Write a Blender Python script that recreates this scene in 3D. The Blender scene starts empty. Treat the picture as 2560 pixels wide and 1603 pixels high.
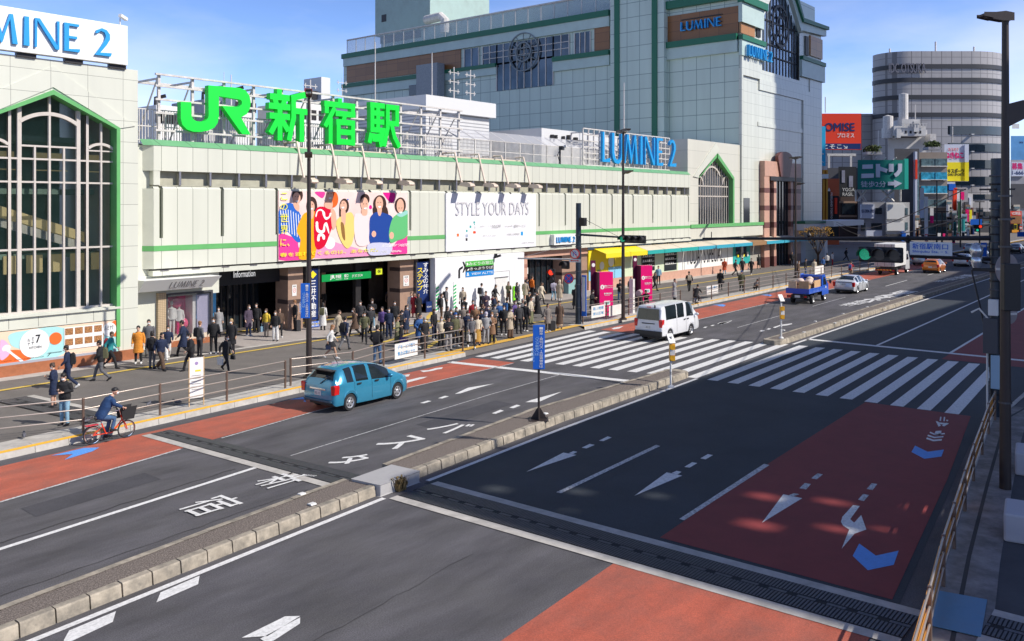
import bpy, bmesh, math, random
from mathutils import Vector, Matrix, noise
from math import sin, cos, pi, radians as R_
random.seed(7)
SC = bpy.context.scene
COL = SC.collection
# ---------------------------------------------------------------- camera
F_ = 2190.0; TH = math.atan(1800/2190); CT, ST = cos(TH), sin(TH); CAMZ = 7.5
cd = bpy.data.cameras.new('camera'); cam = bpy.data.objects.new('camera', cd); COL.objects.link(cam)
cam.location = (0, 0, CAMZ); cam.rotation_euler = (pi/2, 0, TH-pi/2)
cd.sensor_width = 36; cd.lens = 36*F_/2560; cd.shift_y = -289.5/2560; cd.clip_start = .1; cd.clip_end = 3000
SC.camera = cam
# ---------------------------------------------------------------- sky and sun
SUN_EL = R_(39); SUN_AZ = Vector((.35, -.937))
W = bpy.data.worlds.new('World'); SC.world = W; W.use_nodes = True
nt = W.node_tree; nt.nodes.clear()
def _n(t, k, **kw):
    n = t.nodes.new(k)
    for a, b in kw.items(): setattr(n, a, b)
    return n
wo = _n(nt, 'ShaderNodeOutputWorld'); bg = _n(nt, 'ShaderNodeBackground'); bg.inputs[1].default_value = .084
sky = _n(nt, 'ShaderNodeTexSky', sky_type='NISHITA', sun_disc=False, sun_elevation=SUN_EL, sun_rotation=math.atan2(SUN_AZ.x, SUN_AZ.y), air_density=1.0, dust_density=.4, ozone_density=3.0, altitude=50)
tc = _n(nt, 'ShaderNodeTexCoord'); mp = _n(nt, 'ShaderNodeMapping'); mp.inputs['Scale'].default_value = (1, 1, 3.2); mp.inputs['Location'].default_value = (.7, .35, .1)
nz = _n(nt, 'ShaderNodeTexNoise'); nz.inputs['Scale'].default_value = 2.1; nz.inputs['Detail'].default_value = 7; nz.inputs['Roughness'].default_value = .52
cr = _n(nt, 'ShaderNodeValToRGB'); cr.color_ramp.elements[0].position = .43; cr.color_ramp.elements[1].position = .70
cr.color_ramp.elements[0].color = (0, 0, 0, 1); cr.color_ramp.elements[1].color = (1, 1, 1, 1)
sp = _n(nt, 'ShaderNodeSeparateXYZ'); mr = _n(nt, 'ShaderNodeMapRange'); mr.inputs[1].default_value = .02; mr.inputs[2].default_value = .30; mr.inputs[3].default_value = .9; mr.inputs[4].default_value = .25
mu = _n(nt, 'ShaderNodeMath', operation='MULTIPLY'); mx = _n(nt, 'ShaderNodeMixRGB'); mx.inputs[2].default_value = (8.0, 8.1, 9.6, 1)
tint = _n(nt, 'ShaderNodeMixRGB', blend_type='MULTIPLY'); tint.inputs[0].default_value = 1; tint.inputs[2].default_value = (1.0, 1.12, 1.55, 1)
L = nt.links.new
L(sky.outputs[0], tint.inputs[1]); L(tint.outputs[0], mx.inputs[1]); L(tc.outputs['Generated'], mp.inputs[0]); L(mp.outputs[0], nz.inputs['Vector']); L(nz.outputs[0], cr.inputs[0])
L(tc.outputs['Generated'], sp.inputs[0]); L(sp.outputs[2], mr.inputs[0]); L(cr.outputs[0], mu.inputs[0]); L(mr.outputs[0], mu.inputs[1]); L(mu.outputs[0], mx.inputs[0])
hz = _n(nt, 'ShaderNodeMapRange'); hz.inputs[1].default_value = .0; hz.inputs[2].default_value = .42; hz.inputs[3].default_value = 2.0; hz.inputs[4].default_value = .75
hv = _n(nt, 'ShaderNodeVectorMath', operation='SCALE'); L(sp.outputs[2], hz.inputs[0]); L(mx.outputs[0], hv.inputs[0]); L(hz.outputs[0], hv.inputs['Scale'])
L(hv.outputs[0], bg.inputs[0]); L(bg.outputs[0], wo.inputs[0])
sl = bpy.data.lights.new('sun', 'SUN'); sl.energy = 5; sl.angle = R_(.55); sl.color = (1, .94, .85)
so = bpy.data.objects.new('sun', sl); COL.objects.link(so)
sv = Vector((SUN_AZ.x*cos(SUN_EL), SUN_AZ.y*cos(SUN_EL), sin(SUN_EL))); so.rotation_euler = (-sv).to_track_quat('-Z', 'Y').to_euler(); so.location = (0, 0, 60)
SC.view_settings.view_transform = 'Standard'; SC.view_settings.look = 'None'; SC.view_settings.gamma = 1; SC.view_settings.exposure = .06
SC.cycles.max_bounces = 6; SC.cycles.transparent_max_bounces = 8
try: SC.cycles.use_denoising = True
except Exception: pass
# ---------------------------------------------------------------- survey: photo measurement -> metres in the place
def G(px, py, z=0.0):
    d = (CAMZ-z)*F_/(py-512); l = (px-1280)/F_*d
    return (d*CT+l*ST, d*ST-l*CT)
def PY(px, py, Y):            # on a wall y = Y -> (x, z)
    k = (px-1280)/F_; d = Y/(ST-k*CT); return (d*(CT+k*ST), CAMZ+(512-py)/F_*d)
def PX(px, py, X):            # on a wall x = X -> (y, z)
    k = (px-1280)/F_; d = X/(CT+k*ST); return (d*(ST-k*CT), CAMZ+(512-py)/F_*d)
# ---------------------------------------------------------------- materials
MC = {}
def mat(name, col, rough=.6, metal=0, var=.0, vs=3.0, bump=0, bs=60, emit=0, coat=0, alpha=1, trans=0, spec=None, dirt=0, ds=.6, st=None, grit=0):
    if name in MC: return MC[name]
    m = bpy.data.materials.new(name); m.use_nodes = True; t = m.node_tree; p = t.nodes['Principled BSDF']
    p.inputs['Roughness'].default_value = rough; p.inputs['Metallic'].default_value = metal
    if spec is not None: p.inputs['Specular IOR Level'].default_value = spec
    if coat: p.inputs['Coat Weight'].default_value = coat; p.inputs['Coat Roughness'].default_value = .05
    if trans: p.inputs['Transmission Weight'].default_value = trans
    if alpha < 1: p.inputs['Alpha'].default_value = alpha
    c = (*col, 1); p.inputs['Base Color'].default_value = c
    if emit: p.inputs['Emission Color'].default_value = c; p.inputs['Emission Strength'].default_value = emit
    src = None
    if var or dirt or bump:
        g = _n(t, 'ShaderNodeNewGeometry')
    if var:
        a = _n(t, 'ShaderNodeTexNoise'); a.inputs['Scale'].default_value = vs; a.inputs['Detail'].default_value = 5; a.inputs['Roughness'].default_value = .62
        if st:
            q = _n(t, 'ShaderNodeMapping'); q.inputs['Scale'].default_value = st; t.links.new(g.outputs['Position'], q.inputs[0]); t.links.new(q.outputs[0], a.inputs['Vector'])
        else: t.links.new(g.outputs['Position'], a.inputs['Vector'])
        r = _n(t, 'ShaderNodeMapRange'); r.inputs[1].default_value = .28; r.inputs[2].default_value = .72; r.inputs[3].default_value = 1-var; r.inputs[4].default_value = 1+var
        t.links.new(a.outputs[0], r.inputs[0])
        v = _n(t, 'ShaderNodeVectorMath', operation='SCALE'); v.inputs[0].default_value = col; t.links.new(r.outputs[0], v.inputs['Scale']); src = v.outputs[0]
    if dirt:
        a = _n(t, 'ShaderNodeTexNoise'); a.inputs['Scale'].default_value = ds; a.inputs['Detail'].default_value = 8; a.inputs['Roughness'].default_value = .7
        t.links.new(g.outputs['Position'], a.inputs['Vector'])
        r = _n(t, 'ShaderNodeMapRange'); r.inputs[1].default_value = .42; r.inputs[2].default_value = .68; r.inputs[3].default_value = 0; r.inputs[4].default_value = dirt
        t.links.new(a.outputs[0], r.inputs[0])
        x = _n(t, 'ShaderNodeMixRGB'); x.inputs[1].default_value = c; x.inputs[2].default_value = (.10, .095, .085, 1)
        if src: t.links.new(src, x.inputs[1])
        t.links.new(r.outputs[0], x.inputs[0]); src = x.outputs[0]
    if grit:
        a = _n(t, 'ShaderNodeTexNoise'); a.inputs['Scale'].default_value = 38; a.inputs['Detail'].default_value = 3; a.inputs['Roughness'].default_value = .8; t.links.new(g.outputs['Position'], a.inputs['Vector'])
        r = _n(t, 'ShaderNodeMapRange'); r.inputs[1].default_value = .35; r.inputs[2].default_value = .65; r.inputs[3].default_value = 1-grit; r.inputs[4].default_value = 1+grit; t.links.new(a.outputs[0], r.inputs[0])
        v = _n(t, 'ShaderNodeVectorMath', operation='SCALE'); v.inputs[0].default_value = col; t.links.new(r.outputs[0], v.inputs['Scale'])
        if src: t.links.new(src, v.inputs[0])
        src = v.outputs[0]
    if src: t.links.new(src, p.inputs['Base Color'])
    if bump:
        a = _n(t, 'ShaderNodeTexNoise'); a.inputs['Scale'].default_value = bs; a.inputs['Detail'].default_value = 4
        t.links.new(g.outputs['Position'], a.inputs['Vector'])
        b = _n(t, 'ShaderNodeBump'); b.inputs['Strength'].default_value = bump; b.inputs['Distance'].default_value = .02
        t.links.new(a.outputs[0], b.inputs['Height']); t.links.new(b.outputs[0], p.inputs['Normal'])
    MC[name] = m; return m
def grid(name, col, joint, axis, du, dv, w=.03, ou=0, ov=0, rough=.45, var=.05, brick=False, metal=0, spec=.5):
    """panel cladding: joints every du along axis ('x' or 'y') and dv in z, each panel a little different"""
    if name in MC: return MC[name]
    m = bpy.data.materials.new(name); m.use_nodes = True; t = m.node_tree; p = t.nodes['Principled BSDF']
    p.inputs['Roughness'].default_value = rough; p.inputs['Metallic'].default_value = metal; p.inputs['Specular IOR Level'].default_value = spec
    g = _n(t, 'ShaderNodeNewGeometry'); s = _n(t, 'ShaderNodeSeparateXYZ'); t.links.new(g.outputs['Position'], s.inputs[0])
    def M(op, a, b=None, c=None):
        n = _n(t, 'ShaderNodeMath', operation=op)
        for i, q in enumerate((a, b, c)):
            if q is None: continue
            if isinstance(q, (int, float)): n.inputs[i].default_value = q
            else: t.links.new(q, n.inputs[i])
        return n.outputs[0]
    av = M('DIVIDE', M('SUBTRACT', s.outputs[2], ov), dv); row = M('FLOOR', av)
    au = M('DIVIDE', M('SUBTRACT', s.outputs['xyz'.index(axis)], ou), du)
    if brick: au = M('ADD', au, M('MULTIPLY', M('MODULO', row, 2), .5))
    jc = M('MAXIMUM', M('LESS_THAN', M('FRACT', au), w/du), M('LESS_THAN', M('FRACT', av), w/dv))
    cv = _n(t, 'ShaderNodeCombineXYZ'); t.links.new(M('FLOOR', au), cv.inputs[0]); t.links.new(row, cv.inputs[1])
    wn = _n(t, 'ShaderNodeTexWhiteNoise', noise_dimensions='2D'); t.links.new(cv.outputs[0], wn.inputs[0])
    nn = _n(t, 'ShaderNodeTexNoise'); nn.inputs['Scale'].default_value = .35; nn.inputs['Detail'].default_value = 7; nm = _n(t, 'ShaderNodeMapping'); nm.inputs['Scale'].default_value = (3, 3, .35); t.links.new(g.outputs['Position'], nm.inputs[0]); t.links.new(nm.outputs[0], nn.inputs['Vector'])
    sc = M('ADD', M('ADD', M('MULTIPLY', wn.outputs[0], var), 1-var*.5-.12), M('MULTIPLY', nn.outputs[0], .22))
    v = _n(t, 'ShaderNodeVectorMath', operation='SCALE'); v.inputs[0].default_value = col; t.links.new(sc, v.inputs['Scale'])
    x = _n(t, 'ShaderNodeMixRGB'); t.links.new(v.outputs[0], x.inputs[1]); x.inputs[2].default_value = (*joint, 1); t.links.new(jc, x.inputs[0])
    t.links.new(x.outputs[0], p.inputs['Base Color'])
    MC[name] = m; return m
def glassy(name, col, rough=.06, spec=.8, metal=0, var=.3, vs=.4):   # tinted pane, dark room behind, reflects the street
    m = mat(name, col, rough, metal, var=var, vs=vs, spec=spec)
    return m
# ---------------------------------------------------------------- mesh builder
class B:
    def __init__(s, *mats): s.v = []; s.f = []; s.mi = []; s.mats = list(mats); s.c = 0; s.M = None; s.calls = []
    def m(s, m):
        if m not in s.mats: s.mats.append(m)
        s.c = s.mats.index(m); return s
    def add(s, vs, fs):
        n = len(s.v); s.calls.append((n, n+len(vs), len(s.f), len(s.f)+len(fs)))
        if s.M is not None: vs = [tuple(s.M @ Vector(v)) for v in vs]
        s.v += [tuple(v) for v in vs]; s.f += [tuple(i+n for i in f) for f in fs]; s.mi += [s.c]*len(fs); return s
    def box(s, x0, x1, y0, y1, z0, z1):
        return s.add([(x0,y0,z0),(x1,y0,z0),(x1,y1,z0),(x0,y1,z0),(x0,y0,z1),(x1,y0,z1),(x1,y1,z1),(x0,y1,z1)],
                     [(0,3,2,1),(4,5,6,7),(0,1,5,4),(1,2,6,5),(2,3,7,6),(3,0,4,7)])
    def ob(s, c, d, yaw=0, pitch=0, roll=0):
        Mx = Matrix.Translation(c) @ Matrix.Rotation(yaw,4,'Z') @ Matrix.Rotation(pitch,4,'Y') @ Matrix.Rotation(roll,4,'X')
        a, b_, h = d[0]/2, d[1]/2, d[2]/2
        vs = [Mx @ Vector(q) for q in [(-a,-b_,-h),(a,-b_,-h),(a,b_,-h),(-a,b_,-h),(-a,-b_,h),(a,-b_,h),(a,b_,h),(-a,b_,h)]]
        return s.add(vs, [(0,3,2,1),(4,5,6,7),(0,1,5,4),(1,2,6,5),(2,3,7,6),(3,0,4,7)])
    def prism(s, poly, plane, a, b):
        n = len(poly)
        mk = {'y': lambda p, q: (p[0], q, p[1]), 'x': lambda p, q: (q, p[0], p[1]), 'z': lambda p, q: (p[0], p[1], q)}[plane]
        vs = [mk(p, a) for p in poly]+[mk(p, b) for p in poly]
        return s.add(vs, [tuple(range(n)), tuple(range(2*n-1, n-1, -1))]+[(i, (i+1) % n, n+(i+1) % n, n+i) for i in range(n)])
    def flat(s, poly, z=None, plane='z', a=0):
        mk = {'y': lambda p: (p[0], a, p[1]), 'x': lambda p: (a, p[0], p[1]), 'z': lambda p: (p[0], p[1], z)}[plane]
        return s.add([mk(p) for p in poly], [tuple(range(len(poly)))])
    def tube(s, p0, p1, r, n=8, r2=None, cap=True):
        return s.path([p0, p1], [r, r if r2 is None else r2], n, cap)
    def path(s, pts, r, n=8, cap=True):
        pts = [Vector(p) for p in pts]; k = len(pts); rs = r if isinstance(r, (list, tuple)) else [r]*k
        vs = []; up = None
        for i, p in enumerate(pts):
            d = (pts[min(i+1, k-1)]-pts[max(i-1, 0)]).normalized()
            if up is None: up = Vector((0,0,1)) if abs(d.z) < .9 else Vector((1,0,0))
            a = d.cross(up).normalized(); b = a.cross(d).normalized(); up = b
            vs += [p+(a*cos(2*pi*j/n)+b*sin(2*pi*j/n))*rs[i] for j in range(n)]
        fs = [(i*n+j, i*n+(j+1) % n, (i+1)*n+(j+1) % n, (i+1)*n+j) for i in range(k-1) for j in range(n)]
        if cap: fs += [tuple(range(n))[::-1], tuple(range((k-1)*n, k*n))]
        return s.add(vs, fs)
    def lathe(s, prof, c=(0,0,0), n=16, axis='z', a0=0, a1=2*pi):
        full = abs(a1-a0-2*pi) < 1e-6; m = n if full else n+1; vs = []
        for r, h in prof:
            for j in range(m):
                t = a0+(a1-a0)*j/n; q = (r*cos(t), r*sin(t), h)
                if axis == 'y': q = (q[0], q[2], q[1])
                if axis == 'x': q = (q[2], q[0], q[1])
                vs.append((c[0]+q[0], c[1]+q[1], c[2]+q[2]))
        fs = [(i*m+j, i*m+(j+1) % m, (i+1)*m+(j+1) % m, (i+1)*m+j) for i in range(len(prof)-1) for j in range(n)]
        return s.add(vs, fs)
    def ell(s, c, r, n=10, k=7):
        vs = []; 
        for i in range(k+1):
            a = pi*i/k-pi/2
            for j in range(n): vs.append((c[0]+r[0]*cos(a)*cos(2*pi*j/n), c[1]+r[1]*cos(a)*sin(2*pi*j/n), c[2]+r[2]*sin(a)))
        return s.add(vs, [(i*n+j, i*n+(j+1) % n, (i+1)*n+(j+1) % n, (i+1)*n+j) for i in range(k) for j in range(n)])
    def ring(s, c, r0, r1, plane, a, b, n=24, t0=0, t1=2*pi):
        for j in range(n):
            q0, q1 = t0+(t1-t0)*j/n, t0+(t1-t0)*(j+1)/n
            s.prism([(c[0]+r0*cos(q0), c[1]+r0*sin(q0)), (c[0]+r1*cos(q0), c[1]+r1*sin(q0)), (c[0]+r1*cos(q1), c[1]+r1*sin(q1)), (c[0]+r0*cos(q1), c[1]+r0*sin(q1))], plane, a, b)
        return s
    def disc(s, c, r, plane, a, b, n=24, ry=None):
        ry = ry or r
        return s.prism([(c[0]+r*cos(2*pi*j/n), c[1]+ry*sin(2*pi*j/n)) for j in range(n)], plane, a, b)
    def build(s, name, parent=None, smooth=0, bevel=0, loc=None, rz=None):
        me = bpy.data.meshes.new(name); me.from_pydata([tuple(v) for v in s.v], [], s.f)
        for m_ in s.mats: me.materials.append(m_)
        if len(s.mats) > 1: me.polygons.foreach_set('material_index', s.mi)
        if smooth:
            bm = bmesh.new(); bm.from_mesh(me); bmesh.ops.remove_doubles(bm, verts=bm.verts, dist=1e-5); bmesh.ops.recalc_face_normals(bm, faces=bm.faces)
            bm.to_mesh(me); bm.free()
            me.polygons.foreach_set('use_smooth', [True]*len(me.polygons))
            try: me.set_sharp_from_angle(angle=R_(smooth))
            except Exception: pass
        me.update()
        o = bpy.data.objects.new(name, me); COL.objects.link(o)
        if parent: o.parent = parent
        if bevel:
            bv = o.modifiers.new('bevel', 'BEVEL'); bv.width = bevel; bv.segments = 2; bv.limit_method = 'ANGLE'
        if loc is not None: o.location = loc
        if rz is not None: o.rotation_euler.z = rz
        return o
def pieces(b, gap=.03):               # a builder split into its touching clusters
    bb = []
    for v0, v1, f0, f1 in b.calls: q = b.v[v0:v1]; bb.append(([min(c[k] for c in q)-gap for k in range(3)], [max(c[k] for c in q)+gap for k in range(3)]))
    n = len(bb); par = list(range(n))
    def fd(i):
        while par[i] != i: i = par[i]
        return i
    for i in range(n):
        for j in range(i+1, n):
            if all(bb[i][0][k] <= bb[j][1][k] and bb[j][0][k] <= bb[i][1][k] for k in range(3)): par[fd(i)] = fd(j)
    gr = {}
    for i in range(n): gr.setdefault(fd(i), []).append(i)
    out = []
    for ids in gr.values():
        c = B(*b.mats)
        for i in ids:
            v0, v1, f0, f1 = b.calls[i]; m = len(c.v); c.v += b.v[v0:v1]; c.f += [tuple(q-v0+m for q in f) for f in b.f[f0:f1]]; c.mi += b.mi[f0:f1]
        out.append(c)
    return out
SPLIT = dict(pillar='pillar', character='character', bronze_panel='bronze_panel', bronze_front='bronze_panel', window='window', posts='post', rails='rail', support='support', opening='opening', vent='vent', cornice='cornice', column='column', pier='pier', side_window='window', tank='tank', aerial='aerial', antenna='antenna', bracket='bracket', leg='leg', entrance_door='door', display='display', pilaster='pilaster', panel='panel', arm='arm', truss='truss_bar', box='box', strap='strap', mural='mural')
def tag(o, label, cat, group=None):
    o['label'] = label; o['category'] = cat
    if group: o['group'] = group
    return o
def kind(o, k='structure'): o['kind'] = k; return o
def thing(name, label, cat, loc=(0,0,0), rz=0, group=None):
    o = bpy.data.objects.new(name, None); COL.objects.link(o); o.location = loc; o.rotation_euler.z = rz; o.empty_display_size = .3
    return tag(o, label, cat, group)
def dup(o, loc=None, rz=None, label=None, parent=None):
    c = o.copy(); COL.objects.link(c)
    if parent: c.parent = parent
    if loc is not None: c.location = loc
    if rz is not None: c.rotation_euler.z = rz
    if label: c['label'] = label
    for ch in list(o.children): dup(ch, parent=c)
    return c
# ---------------------------------------------------------------- lettering
TC = {}
def glyphs(s, bold=0, depth=0):
    k = (s, bold, depth)
    if k in TC: return TC[k]
    cu = bpy.data.curves.new('t', 'FONT'); cu.body = s; cu.size = 1; cu.offset = bold; cu.extrude = .5 if depth else 0; cu.resolution_u = 3; cu.space_line = .95
    o = bpy.data.objects.new('t', cu); COL.objects.link(o)
    dg = bpy.context.evaluated_depsgraph_get(); me = bpy.data.meshes.new_from_object(o.evaluated_get(dg))
    vs = [v.co.copy() for v in me.vertices]; fs = [tuple(p.vertices) for p in me.polygons]
    bpy.data.objects.remove(o); bpy.data.meshes.remove(me)
    x0 = min(v.x for v in vs); x1 = max(v.x for v in vs); y0 = min(v.y for v in vs); y1 = max(v.y for v in vs)
    TC[k] = ([((v.x-x0)/(x1-x0), (v.y-y0)/(y1-y0), v.z+.5) for v in vs], fs, (x1-x0)/(y1-y0)); return TC[k]
def text(b, s, o, u, v, n, bold=.0, depth=0, slant=0, wide=None):
    """lettering filling the parallelogram o + u,v; n = unit normal (towards the reader); depth in metres"""
    vs, fs, asp = glyphs(s, 0, 1 if depth else 0)
    o, u, v, n = Vector(o), Vector(u), Vector(v), Vector(n)
    k = bold*.55*v.length/(1+s.count('\n')); su, sv_ = u.normalized()*k, v.normalized()*k
    for i, (a, c) in enumerate([(0,0)] if not bold else [(-1,-1),(1,-1),(1,1),(-1,1)]):
        b.add([o+u*(p[0]+slant*p[1])+v*p[1]+su*a+sv_*c+n*((p[2]*depth if depth else 0)+.0012*i) for p in vs], fs)
def vtext(b, s, o, w, h, n, up=(0,0,1), **kw):      # vertical writing: one character under another
    o = Vector(o); n = Vector(n); up = Vector(up); r = up.cross(n).normalized(); k = len(s); st = h/k
    for i, ch in enumerate(s):
        if ch == ' ': continue
        f = .28 if ch in '・、。' else .86
        text(b, ch, o+up*(h-st*(i+1)+st*.07)+r*(w*(1-f/.86)*.5), r*w*f/.86*.98, up*st*f, n, **kw)
# hand-drawn flared roman capitals: list of polygons in a 1-high cell with width
LET = {
 'L': (.62, [[(0,0),(.17,0),(.15,1),(.02,1)], [(.17,0),(.56,0),(.6,.14),(.17,.07)]]),
 'U': (.86, [[(0,1),(.17,1),(.17,.36),(.24,.16),(.43,.07),(.43,-.04),(.2,0),(.05,.14),(0,.34)], [(.43,-.04),(.6,0),(.74,.13),(.79,.36),(.79,1),(.69,1),(.69,.36),(.62,.15),(.43,.07)]]),
 'M': (1.12, [[(0,0),(.07,0),(.25,1),(.18,1)], [(.18,1),(.3,1),(.6,.16),(.54,0),(.5,0)], [(.54,0),(.85,1),(.78,1),(.52,.18)], [(.78,1),(.89,1),(1.05,0),(.88,0)]]),
 'I': (.3, [[(.03,0),(.22,0),(.2,1),(.05,1)]]),
 'N': (.92, [[(0,0),(.07,0),(.08,1),(.01,1)], [(.03,1),(.17,1),(.84,.06),(.84,0),(.72,0)], [(.77,1),(.85,1),(.84,0),(.78,.1)]]),
 'E': (.62, [[(0,0),(.17,0),(.17,1),(0,1)], [(.17,.91),(.52,.91),(.54,1),(.17,1)], [(.17,.46),(.46,.46),(.46,.55),(.17,.55)], [(.17,0),(.54,0),(.57,.12),(.17,.08)]]),
 '2': (.66, [[(.0,0),(.6,0),(.64,.13),(.2,.1)], [(0,0),(.2,.1),(.44,.4),(.57,.62),(.57,.8),(.45,.95),(.26,1),(.06,.9),(.02,.78),(.1,.8),(.22,.9),(.36,.86),(.41,.74),(.38,.6),(.25,.36)]]),
 ' ': (.3, [])}
def roman(b, s, o, u, v, n, depth, gap=.1):
    tot = sum(LET[c][0]+gap for c in s)-gap; o, u, v, n = Vector(o), Vector(u), Vector(v), Vector(n); x = 0
    for c in s:
        w, ps = LET[c]
        for i, p in enumerate(ps):
            q = [o+u*((x+a)/tot)+v*h for a, h in p]; k = len(q); dn = n*(depth+.002*i)
            b.add([*q, *[w_+dn for w_ in q]], [tuple(range(k))[::-1], tuple(range(k, 2*k))]+[(j, (j+1) % k, k+(j+1) % k, k+j) for j in range(k)])
        x += w+gap
KJ = {
 '新': [(.25,1,.25,.86),(.03,.86,.49,.86),(.13,.83,.18,.69),(.39,.83,.34,.69),(0,.67,.51,.67),(.02,.47,.5,.47),(.26,.67,.26,0),(.24,.45,.03,.13),(.29,.42,.47,.2),(.96,.97,.58,.87),(.62,.9,.62,.45),(.62,.47,.5,.01),(.6,.61,1,.61),(.84,.61,.84,0)],
 '宿': [(.5,1,.5,.86),(.03,.87,.97,.87),(.08,.87,.08,.68),(.92,.87,.92,.68),(.32,.78,.04,.38),(.2,.55,.2,0),(.38,.68,.97,.68),(.67,.68,.6,.5),(.4,.49,.96,.49),(.45,.49,.45,0),(.92,.49,.92,0),(.45,.27,.92,.27),(.42,.05,.96,.05)],
 '駅': [(.04,.95,.48,.95),(.09,.95,.09,.33),(.28,.95,.28,.35),(.09,.76,.46,.76),(.09,.56,.46,.56),(.05,.36,.5,.36),(.47,.36,.44,.06),(.47,.06,.34,.02),(.05,.26,.0,.06),(.16,.25,.15,.1),(.26,.25,.27,.1),(.35,.27,.38,.12),(.56,.94,.97,.94),(.6,.94,.6,.42),(.6,.45,.48,.0),(.92,.94,.92,.52),(.6,.55,.95,.55),(.72,.55,.83,.22),(.82,.24,.99,.0)]}
def kanji(b, c, o, u, v, n, w, depth):
    o, u, v, n = Vector(o), Vector(u), Vector(v), Vector(n); ul, vl = u.length, v.length
    for i, (x0,y0,x1,y1) in enumerate(KJ[c]):
        p, q = o+u*x0+v*y0, o+u*x1+v*y1; d = (q-p).normalized(); s = n.cross(d).normalized()
        ww = w*(vl if abs(d.dot(u.normalized())) > .7 else ul)*.5; e = d*ww*.35; dn = n*(depth+.0015*i)
        r = [p-s*ww-e, q-s*ww+e, q+s*ww+e, p+s*ww-e]; b.add(r+[x+dn for x in r], [(3,2,1,0),(4,5,6,7),(0,1,5,4),(1,2,6,5),(2,3,7,6),(3,0,4,7)] if depth > .01 else [(4,5,6,7)])
MX, MY, MZ = Vector((1,0,0)), Vector((0,1,0)), Vector((0,0,1))
def sgn_y(b, s, x0, x1, z0, z1, y, **kw): text(b, s, (x0, y, z0), MX*(x1-x0), MZ*(z1-z0), -MY, **kw)
def rom_y(b, s, x0, x1, z0, z1, y, d): roman(b, s, (x0, y, z0), MX*(x1-x0), MZ*(z1-z0), -MY, d)
# ---------------------------------------------------------------- ground
mAs = mat('asphalt', (.088,.084,.092), .85, var=.42, vs=1.1, bump=.4, bs=90, dirt=.3, ds=.45, st=(.3,1,1), grit=.38)  # tone varied along the lanes for wear and mottled light on the road
mAsR = mat('asphalt_shaded', (.032,.040,.050), .8, grit=.35, var=.2, vs=.5, bump=.2, bs=90, dirt=.1, ds=.3)  # building shade put into this dark bluish colour
mWalk = mat('pavement_asphalt', (.15,.135,.125), .88, grit=.2, var=.16, vs=.9, bump=.15, bs=80, dirt=.12, ds=.4)
mRed = mat('red_lane', (.45,.105,.06), .75, var=.2, vs=1.6, bump=.35, bs=120, dirt=.4, ds=.6, st=(.3,1,1), grit=.25)
def paint(name, col, wear):
    m = mat(name, col, .6, var=.06, vs=4, dirt=wear, ds=14); return m
mWh = paint('road_paint', (.80,.79,.77), .35); mWorn = paint('worn_paint', (.66,.66,.66), .9)
mBlu = paint('blue_paint', (.10,.33,.80), .15); mYel = paint('yellow_paint', (.86,.46,.03), .2); mOch = mat('tactile_yellow', (.72,.42,.07), .7, var=.1, vs=6, bump=.4, bs=60)
mCon = mat('kerb_concrete', (.38,.33,.26), .85, var=.3, vs=3, dirt=.75, ds=2.6); mConL = mat('pale_concrete', (.50,.47,.43), .8, var=.15, vs=2.5, dirt=.35, ds=1.5)
mGra = mat('median_gravel', (.17,.14,.12), .95, grit=.6, var=.5, vs=25, bump=.9, bs=40)
mSteel = mat('grate_steel', (.10,.10,.11), .5, metal=.6, var=.2, vs=8)
b = B(mAs); b.box(-400, 1800, -900, 1300, -.6, -.05); kind(b.build('ground'))
def sheet(name, poly, z, m, st=True):
    b = B(m); b.flat(poly, z); o = b.build(name); return kind(o) if st else o
KL = [(-12,25.6),(0,26.8),(10.3,27.9),(21.6,28.7),(32,29.25)]
KM = [(32,29.25),(43.3,29.95)]
KR = [(43.3,29.95),(58,30.35),(74,30.85),(100,31.6),(135,32.4),(300,34)]
sheet('road', [(-60,-30),(400,-30),(400,33.5),(135,32.5),(74,31),(43,30.1),(10.3,28),(-60,21)], 0, mAs)
# newer asphalt of the far carriageway, its colour darkened and blued for the shade
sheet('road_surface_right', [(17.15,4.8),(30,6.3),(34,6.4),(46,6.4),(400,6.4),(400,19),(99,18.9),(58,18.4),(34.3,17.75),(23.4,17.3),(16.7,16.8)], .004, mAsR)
# pavement by the station, with its kerb
b = B(mWalk); edge = KL+KM[1:]+KR[1:]
b.flat([(x, y+.45) for x, y in edge]+[(300,80),(20.8,80),(20.8,42),(-60,42),(-60,22)], .2); kind(b.build('pavement'))
def strip(b, pts, w0, w1, z, z2=None):      # band between offsets w0,w1 (in y) of a polyline
    z2 = z if z2 is None else z2
    vs = [(x, y+w0, z) for x, y in pts]+[(x, y+w1, z2) for x, y in pts]; n = len(pts)
    b.add(vs, [(i, i+1, n+i+1, n+i) for i in range(n-1)])
def dens(pts, st):
    out = []
    for (x0,y0),(x1,y1) in zip(pts, pts[1:]):
        k = max(1, int(math.hypot(x1-x0, y1-y0)/st)); out += [(x0+(x1-x0)*i/k, y0+(y1-y0)*i/k) for i in range(k)]
    return out+[pts[-1]]
b = B(mConL, mYel, mOch)
for pts in (KL, KR):
    d = dens(pts, 1.0)
    for (x0,y0),(x1,y1) in zip(d, d[1:]):
        if x0 > 130: continue
        g = .012
        b.m(mConL).add([(x0,y0,0),(x1-g,y1,0),(x1-g,y1+.03,.19),(x0,y0+.03,.19),(x0,y0+.48,.205),(x1-g,y1+.48,.205),(x0,y0+.2,.215),(x1-g,y1+.2,.215)], [(0,1,2,3),(3,2,7,6),(6,7,5,4)])
    b.m(mYel); strip(b, pts, .035, .2, .196, .219)
    b.m(mConL); strip(b, pts, .48, 1.25, .206)
    b.m(mWalk)
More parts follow.
